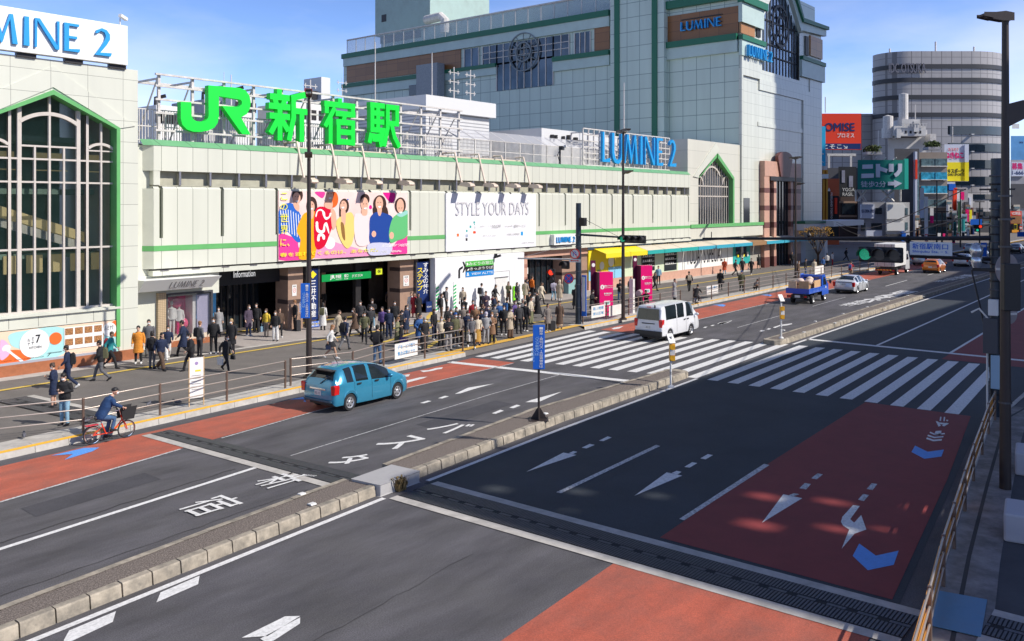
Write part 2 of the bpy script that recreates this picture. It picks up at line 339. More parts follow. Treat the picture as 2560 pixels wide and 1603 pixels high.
b.m(mWalk); strip(b, KM, 0, .5, .02, .205); b.m(mOch); strip(b, [(30.6,29.7),(43.6,30.5)], -.15, .35, .21)
kind(b.build('kerb'))
b = B(mConL, mWalk); b.box(-12, 20.7, 39.3, 40.1, .2, .206); b.m(mConL).box(20.7, 44, 38.75, 39, .2, .215); b.box(44,92,40.9,42.4,.2,.207)
b.m(mat('terrace_tile', (.40,.36,.33), .6, var=.1, vs=2)).box(26, 42.8, 39, 54, .2, .212); b.box(53.8, 61, 39.6, 54, .2, .214); kind(b.build('station_paving'))
# tactile lines
b = B(mat('guide_yellow', (.66,.46,.08), .75, var=.15, vs=3, dirt=.25, ds=3)); 
strip(b, [(-10,36.4),(13.8,37.3),(19.9,37.6),(31.4,37.95),(41.5,38.4),(53,38.3),(75,38.3),(110,38.6),(180,39)], -.13, .13, .222)
for p, q in (((30.2,34.2),(41.2,38.2)), ((31,31.2),(36.5,34.6)), ((33,34.6),(44,33.2)), ((35.5,30.4),(39,33.7)), ((38,38.3),(42.6,42.0)), ((28,44),(42,44.2))):
    dx, dy = q[0]-p[0], q[1]-p[1]; l = math.hypot(dx, dy); nx, ny = -dy/l*.14, dx/l*.14
    b.flat([(p[0]+nx,p[1]+ny),(p[0]-nx,p[1]-ny),(q[0]-nx,q[1]-ny),(q[0]+nx,q[1]+ny)], .226 if p[0] != 28 else .24)
kind(b.build('tactile_guide_line'))
# red bus lanes
LE = [(8.9-9,23.2),(8.9,24.05),(11.5,24.5),(14.6,25.0),(20,25.75),(25,26.1),(32.2,26.3)]
UE = [(0,26.3),(10,27.25),(13,27.5),(20,27.9),(26,28.3),(31.9,28.7)]
mRed2 = mat('red_lane_shaded', (.22,.03,.03), .75, var=.12, vs=1.2, bump=.2, bs=120)  # darker copy of the red lane, building shade put into its colour
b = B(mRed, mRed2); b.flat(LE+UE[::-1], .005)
b.flat([(44,26.8),(60,27.2),(90,27.9),(140,28.9),(140,31.7),(90,30.6),(60,29.8),(44,29.3)], .005)
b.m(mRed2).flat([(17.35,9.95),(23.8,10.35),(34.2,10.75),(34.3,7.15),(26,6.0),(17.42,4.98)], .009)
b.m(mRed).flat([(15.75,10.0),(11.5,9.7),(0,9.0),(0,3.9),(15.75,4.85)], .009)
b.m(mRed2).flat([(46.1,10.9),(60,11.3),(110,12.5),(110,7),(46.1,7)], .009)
kind(b.build('red_bus_lane'))
# white paint
Zf = {'a': (1700,800,2.808), 'b': (1160,800,2.808), 'c': (860,1060,2.808), 'd': (1700,1060,2.808), 'e': (1700,1323,2.808), 'f': (1700,600,2.808), 'g': (0,780,4.032), 'h': (600,980,2.88), 'i': (0,1080,2.891), 'j': (900,620,4.032), 'k': (1300,560,4.032), 'l': (1540,660,3.659)}
def ZP(key, pts, z=0.0):
    ox, oy, s = Zf[key]; return [G(ox+x/s, oy+y/s, z) for x, y in pts]
b = B(mWh, mWorn, mBlu); ZW = .013
def wl(pts, w, m=mWh):
    b.m(m); n = len(pts); L_ = []; R2 = []
    for i, p in enumerate(pts):
        a, c = pts[max(0,i-1)], pts[min(n-1,i+1)]; dx, dy = c[0]-a[0], c[1]-a[1]; l = math.hypot(dx,dy)
        L_.append((p[0]-dy/l*w/2, p[1]+dx/l*w/2)); R2.append((p[0]+dy/l*w/2, p[1]-dx/l*w/2))
    b.add([(x,y,ZW) for x,y in L_+R2], [(i,i+1,n+i+1,n+i) for i in range(n-1)])
for i in range(11):                              # crossing, right half
    y0 = 17.35-.935*i; y1 = 17.8-.91*i
    if y0 > 6.5: b.flat([(34.25,y0),(45.7,y1),(45.8,y1-.46),(34.3,y0-.46)], ZW)
lb = [(32.24,28.87),(32.4,28.02),(32.55,27.2),(32.7,26.4),(32.9,25.5),(33.1,24.6),(33.25,23.72),(33.38,22.8),(33.52,21.9),(33.68,21.0),(33.85,20.1),(34.0,19.2),(34.2,18.3)]
for i, (x, y) in enumerate(lb):
    ty = 29.55-.895*i; tx = 43.2+.2*i
    b.flat([(x,y),(tx,ty),(tx+.08,ty-.45),(x+.08,y-.45)], ZW)
wl([(30.33,28.75),(31.1,24.2),(31.95,19.5)], .45); wl([(48.15,18.3),(48.15,6.6)], .45)
wl([(-5,15.1),(0,15.45),(6.4,15.93),(15.2,16.72)], .15); wl([(16.9,16.86),(23.4,17.3),(34.2,17.8)], .15); wl([(45.9,18.2),(58.7,18.5),(99,19),(200,20)], .16)
wl([(-6,19.1),(7.65,20.7),(14.7,21.5)], .15)
wl([(48.3,14.6),(85,15.6)], .15); wl([(92,15.8),(110,16.2)], .15); wl([(48.3,11),(85,11.9)], .15); wl([(95,12.1),(110,12.5)], .15)
wl([(0,23.12),(8.9,23.98),(14.3,24.9)], .09, mWorn); wl([(15.8,25.05),(20,25.68),(25,26.03),(32,26.22)], .07, mWorn)
wl([(16,21.7),(26,22.6),(31.3,22.9)], .05, mWorn); wl([(47,26.75),(60,27.1),(90,27.8)], .1, mWorn); wl([(50,23.3),(58,23.6)], .07, mWorn); wl([(64,23.9),(72,24.2)], .07, mWorn); wl([(84,24.6),(92,24.9)], .1); wl([(100,25),(106,25.2)], .1)
def zp(key, pts, m=mWh): b.m(m).flat(ZP(key, pts), ZW)
zp('c', [(1278,340),(1540,204),(1632,221)]); zp('c', [(1577,209),(1612,193),(1638,200),(1606,215)])
zp('c', [(1668,170),(1725,143),(1760,150),(1703,175)]); zp('c', [(1790,120),(1850,90),(1880,98),(1820,124)])
zp('c', [(1490,483),(2190,150),(2220,158),(1525,490)], mWorn)
zp('c', [(2038,508),(2265,343),(2375,366)]); zp('c', [(2300,348),(2335,332),(2370,340),(2340,358)])
zp('d', [(30,305),(85,272),(122,278),(68,310)]); zp('d', [(142,245),(195,215),(232,222),(180,252)]); zp('d', [(-5,670),(590,283),(628,292),(30,680)], mWorn)
zp('d', [(575,698),(725,497),(858,525)]); zp('d', [(760,505),(800,490),(838,497),(790,513)], mWorn)
for q in ([(838,455),(875,418),(920,425),(885,463)], [(920,385),(965,350),(1003,358),(960,392)], [(1250,535),(1285,495),(1327,503),(1290,545)], [(1310,460),(1345,420),(1385,425),(1352,468)]): zp('d', q, mWorn)
zp('d', [(1215,573),(1262,580),(1195,672),(1222,697),(1272,643),(1308,745),(1225,775),(1135,880),(1188,745),(1145,718),(1130,690),(1140,655)])
zp('d', [(1650,155),(1738,198),(1853,183),(1835,232),(1715,248),(1625,200)], mBlu); zp('e', [(1258,105),(1375,190),(1535,155),(1500,255),(1318,293),(1212,192)], mBlu)
for q in ([(1757,57),(1752,66),(1790,82),(1858,75),(1860,66),(1792,73)], [(1742,78),(1736,88),(1785,103),(1848,97),(1850,88),(1786,93)], [(1733,97),(1728,108),(1778,125),(1836,120),(1840,108),(1780,113)], [(1795,52),(1835,50),(1833,80),(1785,76)]): zp('d', q)
for q in ([(1795,712),(1812,716),(1832,745),(1815,752)], [(1870,725),(1888,730),(1855,750),(1838,745)], [(1815,722),(1868,727),(1850,738),(1826,734)], [(1826,682),(1836,683),(1832,712),(1822,711)], [(1852,683),(1862,684),(1858,714),(1849,713)], [(1872,703),(1884,705),(1880,714),(1868,711)]): zp('a', q)
zp('g', [(515,1453),(735,1436),(650,1495),(930,1410),(1003,1370),(845,1375)], mBlu)
zp('h', [(355,57),(470,35),(475,75),(455,70),(470,55)], mBlu)
zp('l', [(870,378),(975,370),(1005,378),(985,392),(945,388),(925,380)], mBlu); zp('l', [(1325,285),(1400,280),(1432,288),(1410,297),(1385,292)], mBlu)
zp('i', [(1130,1237),(1160,1165),(1443,1043),(1432,1105)]); zp('i', [(460,1512),(500,1440),(838,1300),(815,1378),(480,1535)])
zp('i', [(1745,1493),(2060,1338),(2170,1335),(1935,1480)]); zp('i', [(1880,1500),(2170,1345),(2168,1390),(1980,1512),(1930,1530)])
zp('j', [(875,1160),(905,1150),(925,1158)]) ; zp('j', [(425,1375),(425,1350),(600,1308),(680,1300),(640,1318)]); zp('j', [(955,1475),(1090,1412),(1350,1370),(1150,1425),(1010,1470)])
zp('j', [(390,1290),(505,1275),(490,1298),(400,1308)]); zp('j', [(605,1240),(690,1235),(760,1215),(835,1205),(825,1222),(780,1228),(740,1240),(640,1255)])
for q in ([(195,658),(255,633),(280,640),(222,662)], [(317,618),(370,597),(397,604),(345,623)], [(430,580),(470,565),(688,505),(540,572),(510,580)]): zp('b', q)
for q in ([(1295,82),(1350,65),(1380,68),(1325,85)], [(1425,48),(1475,30),(1505,35),(1455,50)]): zp('h', q)
zp('b', [(1035,63),(1055,55),(1120,45),(1090,62),(1050,68)]); zp('b', [(1780,30),(1800,22),(1885,5),(1850,22),(1800,32)])
for q in ([(1310,617),(1335,607),(1362,610),(1338,622)], [(1375,600),(1395,590),(1420,593),(1400,604)], [(1435,583),(1500,560),(1610,545),(1612,552),(1560,565),(1500,570),(1455,588)], [(795,585),(815,576),(838,576),(818,588)], [(862,568),(885,559),(905,560),(885,570)], [(925,550),(945,540),(1062,518),(1020,535),(960,555)]): zp('l', q)
def gchar(key, ch, pts, bold=.05):
    q = ZP(key, pts); xs = [p[0] for p in q]; ys = [p[1] for p in q]
    b.m(mWh)
    if ch in KJ: return kanji(b, ch, (min(xs), max(ys), ZW), (0, -(max(ys)-min(ys)), 0), (max(xs)-min(xs), 0, 0), (0,0,1), .085, .001)
    text(b, ch, (min(xs), max(ys), ZW), (0, -(max(ys)-min(ys)), 0), (max(xs)-min(xs), 0, 0), (0,0,1), bold=bold)
gchar('i', '宿', [(1300,565),(1455,612),(1765,500),(1610,455)], .045); gchar('h', '新', [(80,660),(240,705),(548,608),(400,575)], .04)
gchar('h', 'タ', [(635,515),(800,500),(968,468),(850,443)], .02); gchar('h', 'ス', [(975,382),(1125,412),(1352,343),(1185,320)], .02); gchar('h', 'バ', [(1340,272),(1440,292),(1668,250),(1570,213)], .02)
for i, ch in enumerate('新宿バスタ方面'):
    gchar('f', ch, [(1135+66*i,462-14.5*i),(1200+66*i,470-14.5*i),(1255+60*i,450-14*i),(1190+60*i,440-14*i)], .04)
for i, ch in enumerate('新宿方面'):
    gchar('f', ch, [(1785+70*i,293-13*i),(1845+70*i,299-13*i),(1880+60*i,288-13*i),(1820+60*i,283-13*i)], .05)
b.m(mat('crack_seal', (.035,.033,.037), .7)); rs_ = random.Random(8)
def crack(x0, x1, y0, y1, w):
    n = int((x1-x0)/.35); P = [(x0+(x1-x0)*i/n, y0+(y1-y0)*i/n+rs_.uniform(-.05,.05)) for i in range(n+1)]
    b.add([(x,y-w*rs_.uniform(.3,1),.0085) for x,y in P]+[(x,y+w*rs_.uniform(.3,1),.0085) for x,y in P], [(i,i+1,n+2+i,n+1+i) for i in range(n)])
crack(-2,14.2,19.95,21.85,.035); crack(3,13.5,20.15,21.45,.02); crack(2,14,11.5,12.6,.012); crack(20,30,24.3,24.6,.012); crack(5,14.4,18.1,18.8,.015); crack(17.6,30,13.1,13.6,.012)
b.m(mat('patch_asphalt', (.060,.058,.066), .85, grit=.3, var=.2, vs=1)); b.flat([(4.5,7.2),(8.8,7.35),(8.7,8.6),(4.4,8.5)][:0] or [(9.0,22.2),(12.4,22.6),(12.4,23.5),(9.0,23.1)], .006); b.flat([(21,20.6),(25.5,20.9),(25.5,21.8),(21,21.5)], .006)
kind(b.build('road_marking'))
# median islands
b = B(mGra, mCon, mConL)
def island(A, Bp, cap0=False, cap1=False):       # A right (camera) edge line, Bp far edge line
    n = len(A)
    b.m(mGra)
    for i in range(n-1): b.add([(A[i][0],A[i][1]+.2,.235),(A[i+1][0],A[i+1][1]+.2,.235),(Bp[i+1][0],Bp[i+1][1]-.1,.235),(Bp[i][0],Bp[i][1]-.1,.235)], [(0,1,2,3)])
    b.m(mCon)
    for P_, s in ((A, 1), (Bp, -1)):
        d = dens(P_, .6)
        for (x0,y0),(x1,y1) in zip(d, d[1:]):
            j = random.uniform(-.008, .008); h = .25+random.uniform(-.006,.006); g = .015 if s > 0 else 0
            b.add([(x0+g,y0+j,0),(x1-g,y1+j,0),(x1-g,y1+.03*s+j,h-.03),(x0+g,y0+.03*s+j,h-.03),(x1-g,y1+.05*s+j,h),(x0+g,y0+.05*s+j,h),(x1-g,y1+.22*s,h),(x0+g,y0+.22*s,h),(x0+g,y0+.22*s,0),(x1-g,y1+.22*s,0)], [(0,1,2,3),(3,2,4,5),(5,4,6,7),(1,9,6,4,2),(0,3,5,7,8)])
island([(-8,14.9),(0,15.75),(6.3,16.2),(11.4,16.68),(15.2,17.02)], [(-8,16.3),(0,16.9),(6.3,17.25),(11.4,17.85),(15.1,18.25)])
island([(16.72,17.22),(24.6,17.85),(34.0,18.2)], [(16.64,18.42),(24.6,19.3),(34.0,19.3)])
island([(45.4,18.55),(58,18.85),(74,19.1),(99,19.3),(180,20.2)], [(45.4,19.6),(58,19.9),(74,20.1),(99,20.3),(180,21.2)])
b.m(mCon)
for x, y0, y1, s in ((34.0,18.2,19.3,1), (45.4,18.55,19.6,-1)): b.prism([(x,y0),(x+.25*s,y0+.05),(x+.45*s,y0+.3),(x+.45*s,y1-.3),(x+.25*s,y1-.05),(x,y1)], 'z', 0, .25)
kind(b.build('median'))
b = B(mat('cast_concrete', (.42,.41,.41), .7, var=.12, vs=2, dirt=.25, ds=2)); b.prism([(15.24, 16.9), (16.71, 16.96), (16.62, 17.98), (15.11, 17.87)], 'z', 0, .30)
tag(b.build('joint_cover', bevel=.02), 'pale concrete block bridging the median at the expansion joint', 'concrete block')
# expansion joints: concrete bands and fingered steel grating
b = B(mConL, mSteel)
def joint(x0a, x0b, x1a, x1b, ya, yb, lo, hi):   # grate between x0..x1 from ya to yb
    b.m(mConL)
    if lo: b.flat([(x0a-.30,ya),(x0a,ya),(x0b,yb),(x0b-.30,yb)], .017)
    if hi: b.flat([(x1a,ya),(x1a+.28,ya),(x1b+.28,yb),(x1b,yb)], .017)
    b.m(mat('joint_dark', (.018,.018,.02), .8)).flat([(x0a,ya),(x1a,ya),(x1b,yb),(x0b,yb)], .016)
    b.m(mSteel); k = int(abs(yb-ya)/.07)
    for i in range(k):
        t = i/k; y = ya+(yb-ya)*t; xa = x0a+(x0b-x0a)*t; xb = x1a+(x1b-x1a)*t; w = .045*(1 if yb > ya else -1); m_ = (xa+xb)/2
        b.box(xa+.03, m_-.08, min(y,y+w), max(y,y+w), .018, .028); b.box(m_+.08, xb-.03, min(y,y+w), max(y,y+w), .018, .028)
        if i % 8 < 5: b.box(m_-.05, m_+.05, min(y,y+w*1.5), max(y,y+w*1.5), .018, .024)
joint(15.95,15.55, 17.0,16.75, 4.4, 16.6, 1, 1); joint(15.1,14.6, 16.1,15.3, 18.55, 27.3, 1, 0)
joint(16.6,16.5, 17.5,17.4, -3.5, 3.3, 1, 1); joint(13.6,12.9, 14.7,14.0, 29.4, 35.4, 0, 1)
o = kind(b.build('expansion_joint'))
for v in o.data.vertices:
    if v.co.y > 29 or v.co.y < 3.5: v.co.z += .21
# near pavement on the right
b = B(mat('dark_pavement', (.075,.075,.08), .85, var=.2, vs=1.2, bump=.2, bs=60), mConL)
eR = [(-20,-1.0),(8,2.9),(15.5,4.12),(18.2,4.52),(20.1,4.8),(23,5.18),(25.6,5.52),(28.5,5.88),(31.2,6.22),(34,6.5),(36,6.3),(60,6.2),(300,6.2)]
b.flat([(x,y-.2) for x,y in eR]+[(300,-60),(-20,-60)], .2); kind(b.build('pavement_right'))
b = B(mConL, mat('slab_joint', (.06,.06,.06), .9), mat('stained_slab', (.27,.25,.24), .8, var=.35, vs=2.2, dirt=.7, ds=1.6))
for (x0,y0),(x1,y1) in zip(dens(eR,1.0), dens(eR,1.0)[1:]):
    if x0 < 60: b.m(mConL).add([(x0,y0,0),(x1-.01,y1,0),(x1-.01,y1-.04,.21),(x0,y0-.04,.21),(x1-.01,y1-.2,.214),(x0,y0-.2,.214)], [(0,1,2,3),(3,2,4,5)])
b.m(MC['stained_slab'])
for (x0,y0),(x1,y1) in zip(eR[1:10], eR[2:11]):
    b.add([(x0,y0-.2,.208),(x1,y1-.2,.208),(x1,y1-.54,.208),(x0,y0-.54,.208)], [(0,1,2,3)]); b.add([(x0,y0-.62,.208),(x1,y1-.62,.208),(x1,y1-1.15,.208),(x0,y0-1.15,.208)], [(0,1,2,3)])
b.m(MC['slab_joint'])
for (x0,y0),(x1,y1) in zip(eR[1:10], eR[2:11]): b.add([(x0,y0-.54,.205),(x1,y1-.54,.205),(x1,y1-.62,.205),(x0,y0-.62,.205)], [(0,1,2,3)])
kind(b.build('kerb_right'))
b = B(mOch); b.box(36.5,50,3.2,5.2,.2,.215); kind(b.build('tactile_paving'))
b = B(mat('blue_plate', (.13,.30,.47), .45, metal=.3, var=.15, vs=3, dirt=.3, ds=3)); b.flat([G(2340,1480,.2),G(2468,1504,.2),G(2452,1597,.2),G(2328,1568,.2)], .226)
o = b.build('cover_plate'); o.modifiers.new('t','SOLIDIFY').thickness = .012; tag(o, 'pale blue steel cover plate lying on the right pavement slab', 'cover plate')
# ---------------------------------------------------------------- cladding materials
cream = (.635,.645,.56)
mPanel = grid('cream_panel', cream, (.12,.13,.10), 'x', .8725, 200, w=.022, ou=23.05, ov=-50, var=.03, rough=.4)
mLeft = grid('cream_cladding', cream, (.22,.22,.19), 'x', 1.64, .98, w=.018, ou=16.88, ov=7.5, var=.03, rough=.4)
mCream = mat('cream_metal', cream, .4, var=.05, vs=1, dirt=.08, ds=.8)
mFine = grid('cream_tiles', (.62,.60,.53), (.33,.33,.28), 'x', .35, 1.25, w=.02, ou=.1, ov=.4, var=.05, rough=.35)
mGreen = mat('green_band', (.13,.42,.14), .4, var=.08, vs=1.5); mCop = mat('green_coping', (.16,.40,.20), .4, var=.1, vs=1.2, dirt=.1)
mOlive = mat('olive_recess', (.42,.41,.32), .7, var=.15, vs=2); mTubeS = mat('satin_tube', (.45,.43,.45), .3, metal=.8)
mMull = mat('pink_mullion', (.58,.53,.48), .4, var=.06, vs=2); mWhite = mat('white_paint', (.82,.82,.80), .45, var=.03, vs=1, dirt=.06, ds=1); mOff = mat('off_white', (.74,.73,.71), .6, var=.06, vs=1.5, dirt=.15, ds=1)
mDark = mat('dark_interior', (.02,.02,.022), .8); mDk2 = mat('dark_metal', (.035,.033,.035), .45, metal=.4); mBrown = mat('brown_pole', (.045,.033,.03), .5, metal=.2, var=.1, vs=2)
mSky = mat('logo_blue', (.01,.32,.72), .4); mJR = mat('sign_green', (.0,.74,.05), .45); mSteelW = mat('white_steel', (.66,.63,.60), .5, var=.1, vs=2, dirt=.3, ds=3)
mGlassG = mat('tinted_glass', (.008,.022,.022), .04, alpha=.24, spec=.9); mGlassD = glassy('dark_glass', (.012,.018,.024))
mGran = mat('brown_granite', (.36,.13,.06), .35, var=.15, vs=8); mTan = mat('tan_stone', (.34,.22,.16), .5, var=.12, vs=3); mPink = mat('pink_stone', (.55,.32,.24), .5, var=.1, vs=3); mMaroon = mat('maroon_stone', (.16,.06,.05), .45, var=.15, vs=3)
mYelS = mat('shop_yellow', (.86,.68,.02), .5); mTeal = mat('teal', (.02,.38,.36), .5); mMag = mat('magenta', (.72,.0,.16), .4); mBlk = mat('black', (.012,.012,.014), .5); mRdS = mat('sign_red', (.75,.03,.02), .45)
mNavy = mat('navy_sign', (.01,.03,.14), .4); mBlS = mat('sign_blue', (.01,.13,.60), .4); mOra = mat('orange', (.85,.16,.02), .5); mGrey = mat('grey_letters', (.28,.27,.27), .5)
def sm(pts, k=4):      # smooth closed outline
    out = []; n = len(pts)
    for i in range(n):
        p0, p1, p2, p3 = pts[i-1], pts[i], pts[(i+1) % n], pts[(i+2) % n]
        for j in range(k):
            t = j/k; out.append(tuple(.5*((2*p1[a])+(-p0[a]+p2[a])*t+(2*p0[a]-5*p1[a]+4*p2[a]-p3[a])*t*t+(-p0[a]+3*p1[a]-3*p2[a]+p3[a])*t*t*t) for a in (0,1)))
    return out
# ================================================================ left building
YL = 40.2
xa, za = PY(131.8,225,YL); xr, zr = PY(298.4,320.7,YL); xl = 2*xa-xr; zs = PY(293,765,YL)[1]; XE = PY(345,0,YL)[0]; ZT = PY(345,176,YL)[1]
t = thing('department_store', 'cream panelled corner building with green framed gable window on far left', 'building', (xa,YL,.2))
def PT(b, name, **kw):
    if name in SPLIT and len(b.calls) > 1:
        ps = pieces(b)
        if 1 < len(ps) <= 60:
            for c in ps: o = PT1(c, SPLIT[name], **kw)
            return o
    return PT1(b, name, **kw)
def PT1(b, name, **kw): o = b.build(name, **kw); o.parent = PAR; o.matrix_parent_inverse = PAR.matrix_basis.inverted(); return o
def setpar(x): global PAR; PAR = x; bpy.context.view_layer.update(); return x
setpar(t)
b = B(mLeft); D = .6
b.box(-14, xl, YL, YL+1, .2, ZT); b.box(xr, XE, YL, YL+1, .2, ZT); b.prism([(xl,zr),(xa,za),(xr,zr),(xr,ZT),(xl,ZT)], 'y', YL, YL+1)
b.m(mCream).box(xl, xr, YL, YL+1, 2.15, zs); b.box(xl,xr,YL-.12,YL,zs-.12,zs-.02); b.box(-14, XE, YL+1, 52, ZT-.5, ZT-.02); b.box(XE-.3, XE, YL+1, 52, .2, ZT-.5)
b.m(mat('joint_line', (.25,.25,.22), .8)); 
for k in range(6): b.box(xl+k*(xr-xl)/5-.012, xl+k*(xr-xl)/5+.012, YL-.003, YL, 2.2, zs-.14)
b.m(mLeft).prism([(xl-1.3,zr+.05),(xa,za+1.05),(xr+.75,zr+.15),(xr+.03,zr-.0),(xa,za+.12),(xl,zr)], 'y', YL-.06, YL)
PT(b, 'wall')
b = B(mGreen); g = .17
for s in (1, -1):
    xo = xr if s > 0 else xl
    b.prism([(xo,zs-1.9),(xo,zr),(xo-s*g,zr-.06),(xo-s*g,zs-1.9)], 'y', YL-.1, YL+D); b.prism([(xo,zr),(xa,za),(xa,za-g*1.25),(xo-s*g,zr-.06)], 'y', YL-.1, YL+D)
PT(b, 'window_surround')
b = B(mGlassG); b.prism([(xl+g,zs),(xr-g,zs),(xr-g,zr-.1),(xa,za-.22),(xl+g,zr-.1)], 'y', YL+.48, YL+.5); PT(b, 'window')
fx = lambda px: PY(px,0,YL+.3)[0]; fz = lambda y: PY(124,y,YL+.3)[1]
b = B(mMull); Y0, Y1 = YL+.28, YL+.42
cx = fx(124); ver = [(124,.09,2),(160,.08,0),(196,.17,1),(218,.12,1),(253,.08,2),(283,.05,1)]
def top_at(x): return za-.25-(za-zr-.15)*abs(x-xa)/(xr-xa)
zm = [fz(y) for y in (367,399,456,622,772)]
for px, w, kd in ver:
    for s in (1, -1):
        x = cx+s*(fx(px)-cx)
        if px == 124 and s < 0: continue
        tp = top_at(x) if kd else zm[0]
        b.box(x-w/2, x+w/2, Y0, Y1, zs, tp)
        if px == 218: b.box(x-.06+.0, x+.06, Y0+.01, Y1+.02, zs, top_at(x))
xin = fx(50); rin = cx-xin
for i, z in enumerate(zm[1:4]): b.box(xl+g, xr-g, Y0+.012, Y1-.012, z-.04, z+.04)
b.box(cx-rin, cx+rin, Y0+.012, Y1-.012, zm[0]-.04, zm[0]+.04); b.box(xl+g, xr-g, Y0+.005, Y1+.06, zs, zs+.09)
def arch(b, xc, r, zsp, rise, w, Y0, Y1):
    R = (r*r+rise*rise)/(2*rise); a = math.asin(r/R); b.ring((xc, zsp+rise-R), R-w/2, R+w/2, 'y', Y0, Y1, 18, pi/2-a, pi/2+a)
arch(b, cx, rin, fz(308), fz(285)-fz(308), .16, Y0-.01, Y1)
for s in (1,-1):
    r2 = (fx(283)-fx(221))/2; xc = cx+s*((fx(283)+fx(221))/2-cx); arch(b, xc, r2, fz(366), fz(354)-fz(366), .12, Y0-.01, Y1); b.box(xc-r2, xc+r2, Y0+.02, Y1-.02, fz(372)-.03, fz(372)+.03)
PT(b, 'mullion')
mCr = mat('cream_glow', (.62,.52,.26), .6, emit=.22); mGn = mat('atrium_green_glow', (.20,.31,.25), .7, emit=.035, var=.3, vs=.8)  # glow added to atrium walls, panels and stair in place of room lighting
b = B(mGn); b.box(xl-2, XE-.6, YL+7, YL+7.2, .2, ZT-.6); b.m(mDark).box(xl-2, XE-.6, YL+1, YL+7, .3, .4)
for z in (fz(640), fz(470), fz(330)): b.m(mGn).box(xl-2, XE-.6, YL+3.2, YL+7, z-.25, z)
b.m(mCr)
for i in range(10): b.box(xl+i*1.0+.15, xl+i*1.0+.85, YL+3.1, YL+3.18, fz(692), fz(645))
for i in range(4):
    b.box(xl+1.2+i*2.3, xl+2.6+i*2.3, YL+3.1, YL+3.15, fz(392), fz(374)); b.box(xl+1.2+i*2.3, xl+2.7+i*2.3, YL+3.1, YL+3.15, fz(422), fz(419))
b.prism([(xa-6,fz(455)),(xa+2.6,fz(615)),(xa+2.6,fz(590)),(xa-6,fz(425))], 'y', YL+2.2, YL+2.9)
b.m(mCream).prism([(xa-6,fz(480)),(xa+2.6,fz(640)),(xa+2.6,fz(617)),(xa-6,fz(457))], 'y', YL+2.25, YL+2.3)
PT(b, 'interior')
b = B(mGran); b.box(-14, XE-.02, YL-.14, YL, .2, .68); PT(b, 'plinth')
b = B(mat('grey_sill', (.36,.37,.42), .5)); b.box(-14, xr-.2, YL-.1, YL, .68, .78); PT(b, 'sill')
# mural
t = thing('restaurant_mural', 'long pastel and orange restaurant mural under the gable window', 'mural', (xa,YL,.8)); setpar(t)
b = B(mat('mural_peach', (.82,.60,.44), .5)); b.box(-14, PY(296,0,YL)[0], YL-.03, YL, .78, 2.12); PT(b, 'panel')
mAq = mat('mural_aqua', (.38,.68,.68), .5); mOr2 = mat('mural_orange', (.80,.14,.02), .5); mLil = mat('mural_lilac', (.75,.42,.62), .5); mFd = mat('food_photo', (.35,.16,.06), .5, var=.9, vs=22)
b = B(mAq, mOr2, mLil, mWhite, mFd, mBlk, mYelS)
yy = [YL-.034]
def mp_(pts, m, smooth=0):
    q = [PY(x/4.032, 780+y/4.032, YL) for x, y in pts]; yy[0] -= .0025
    b.m(m).flat(sm(q) if smooth else q, plane='y', a=yy[0])
mp_([(90,230),(240,190),(640,160),(640,420),(240,490),(250,400),(130,350),(90,300)], mAq, 1); mp_([(1050,230),(1190,150),(1190,400),(1000,410)], mAq)
mp_([(0,450),(80,390),(200,385),(280,430),(290,480),(0,524)], mOr2, 1); mp_([(0,290),(60,300),(100,370),(80,440),(0,480)], mLil, 1)
mp_([(20,360),(60,330),(110,350),(100,390),(230,490),(200,500),(70,400),(25,395)], mWhite, 1); mp_([(1120,110),(1190,95),(1190,230),(1130,235)], mOr2, 1)
def mdisc(x, y, r, m):
    q = PY(x/4.032, 780+y/4.032, YL); yy[0] -= .0025; rr = r; b.m(m).disc(q, rr, 'y', yy[0]-.001, yy[0])
mdisc(345,315,.62,mWhite); mdisc(555,266,.27,mOr2); mdisc(1098,175,.32,mWhite)
b.m(mBlk); 
def mtext(s, x0, y0, x1, y1, m=mBlk, bold=0):
    a = PY(x0/4.032, 780+y1/4.032, YL); c = PY(x1/4.032, 780+y0/4.032, YL); b.m(m); sgn_y(b, s, a[0], c[0], a[1], c[1], YL-.075, bold=bold)
mtext('7', 355,225,400,310, bold=.02); mtext('ル\nナ', 270,265,300,340); mtext('ミ\nナ', 310,250,340,330); mtext('KITCHEN', 290,335,412,372); mtext('LUMINE1  7F RESTAURANT FLOOR', 5,440,437,505); mtext('LUMINE2  7F RESTAURANT FLOOR', 665,370,1070,425); mtext('ルミナ7', 1045,130,1135,185)
b.box(PY(475/4.032,0,YL)[0], PY(620/4.032,0,YL)[0], YL-.075, YL-.07, .985, 1.0); b.prism([PY(472/4.032,780+443/4.032,YL),PY(505/4.032,780+405/4.032,YL),PY(508/4.032,780+410/4.032,YL),PY(480/4.032,780+443/4.032,YL)], 'y', YL-.075, YL-.07)
xw0, xw1 = PY(642/4.032,0,YL)[0], PY(1030/4.032,0,YL)[0]; b.m(mWhite).box(xw0, xw1, YL-.066, YL-.062, 1.05, 2.02)
for r in range(2):
    for c in range(4): w = (xw1-xw0)/4; b.m(mFd).box(xw0+w*c+.03, xw0+w*c+w-.05, YL-.07, YL-.066, 1.68-.47*r, 1.98-.47*r)
PT(b, 'artwork')
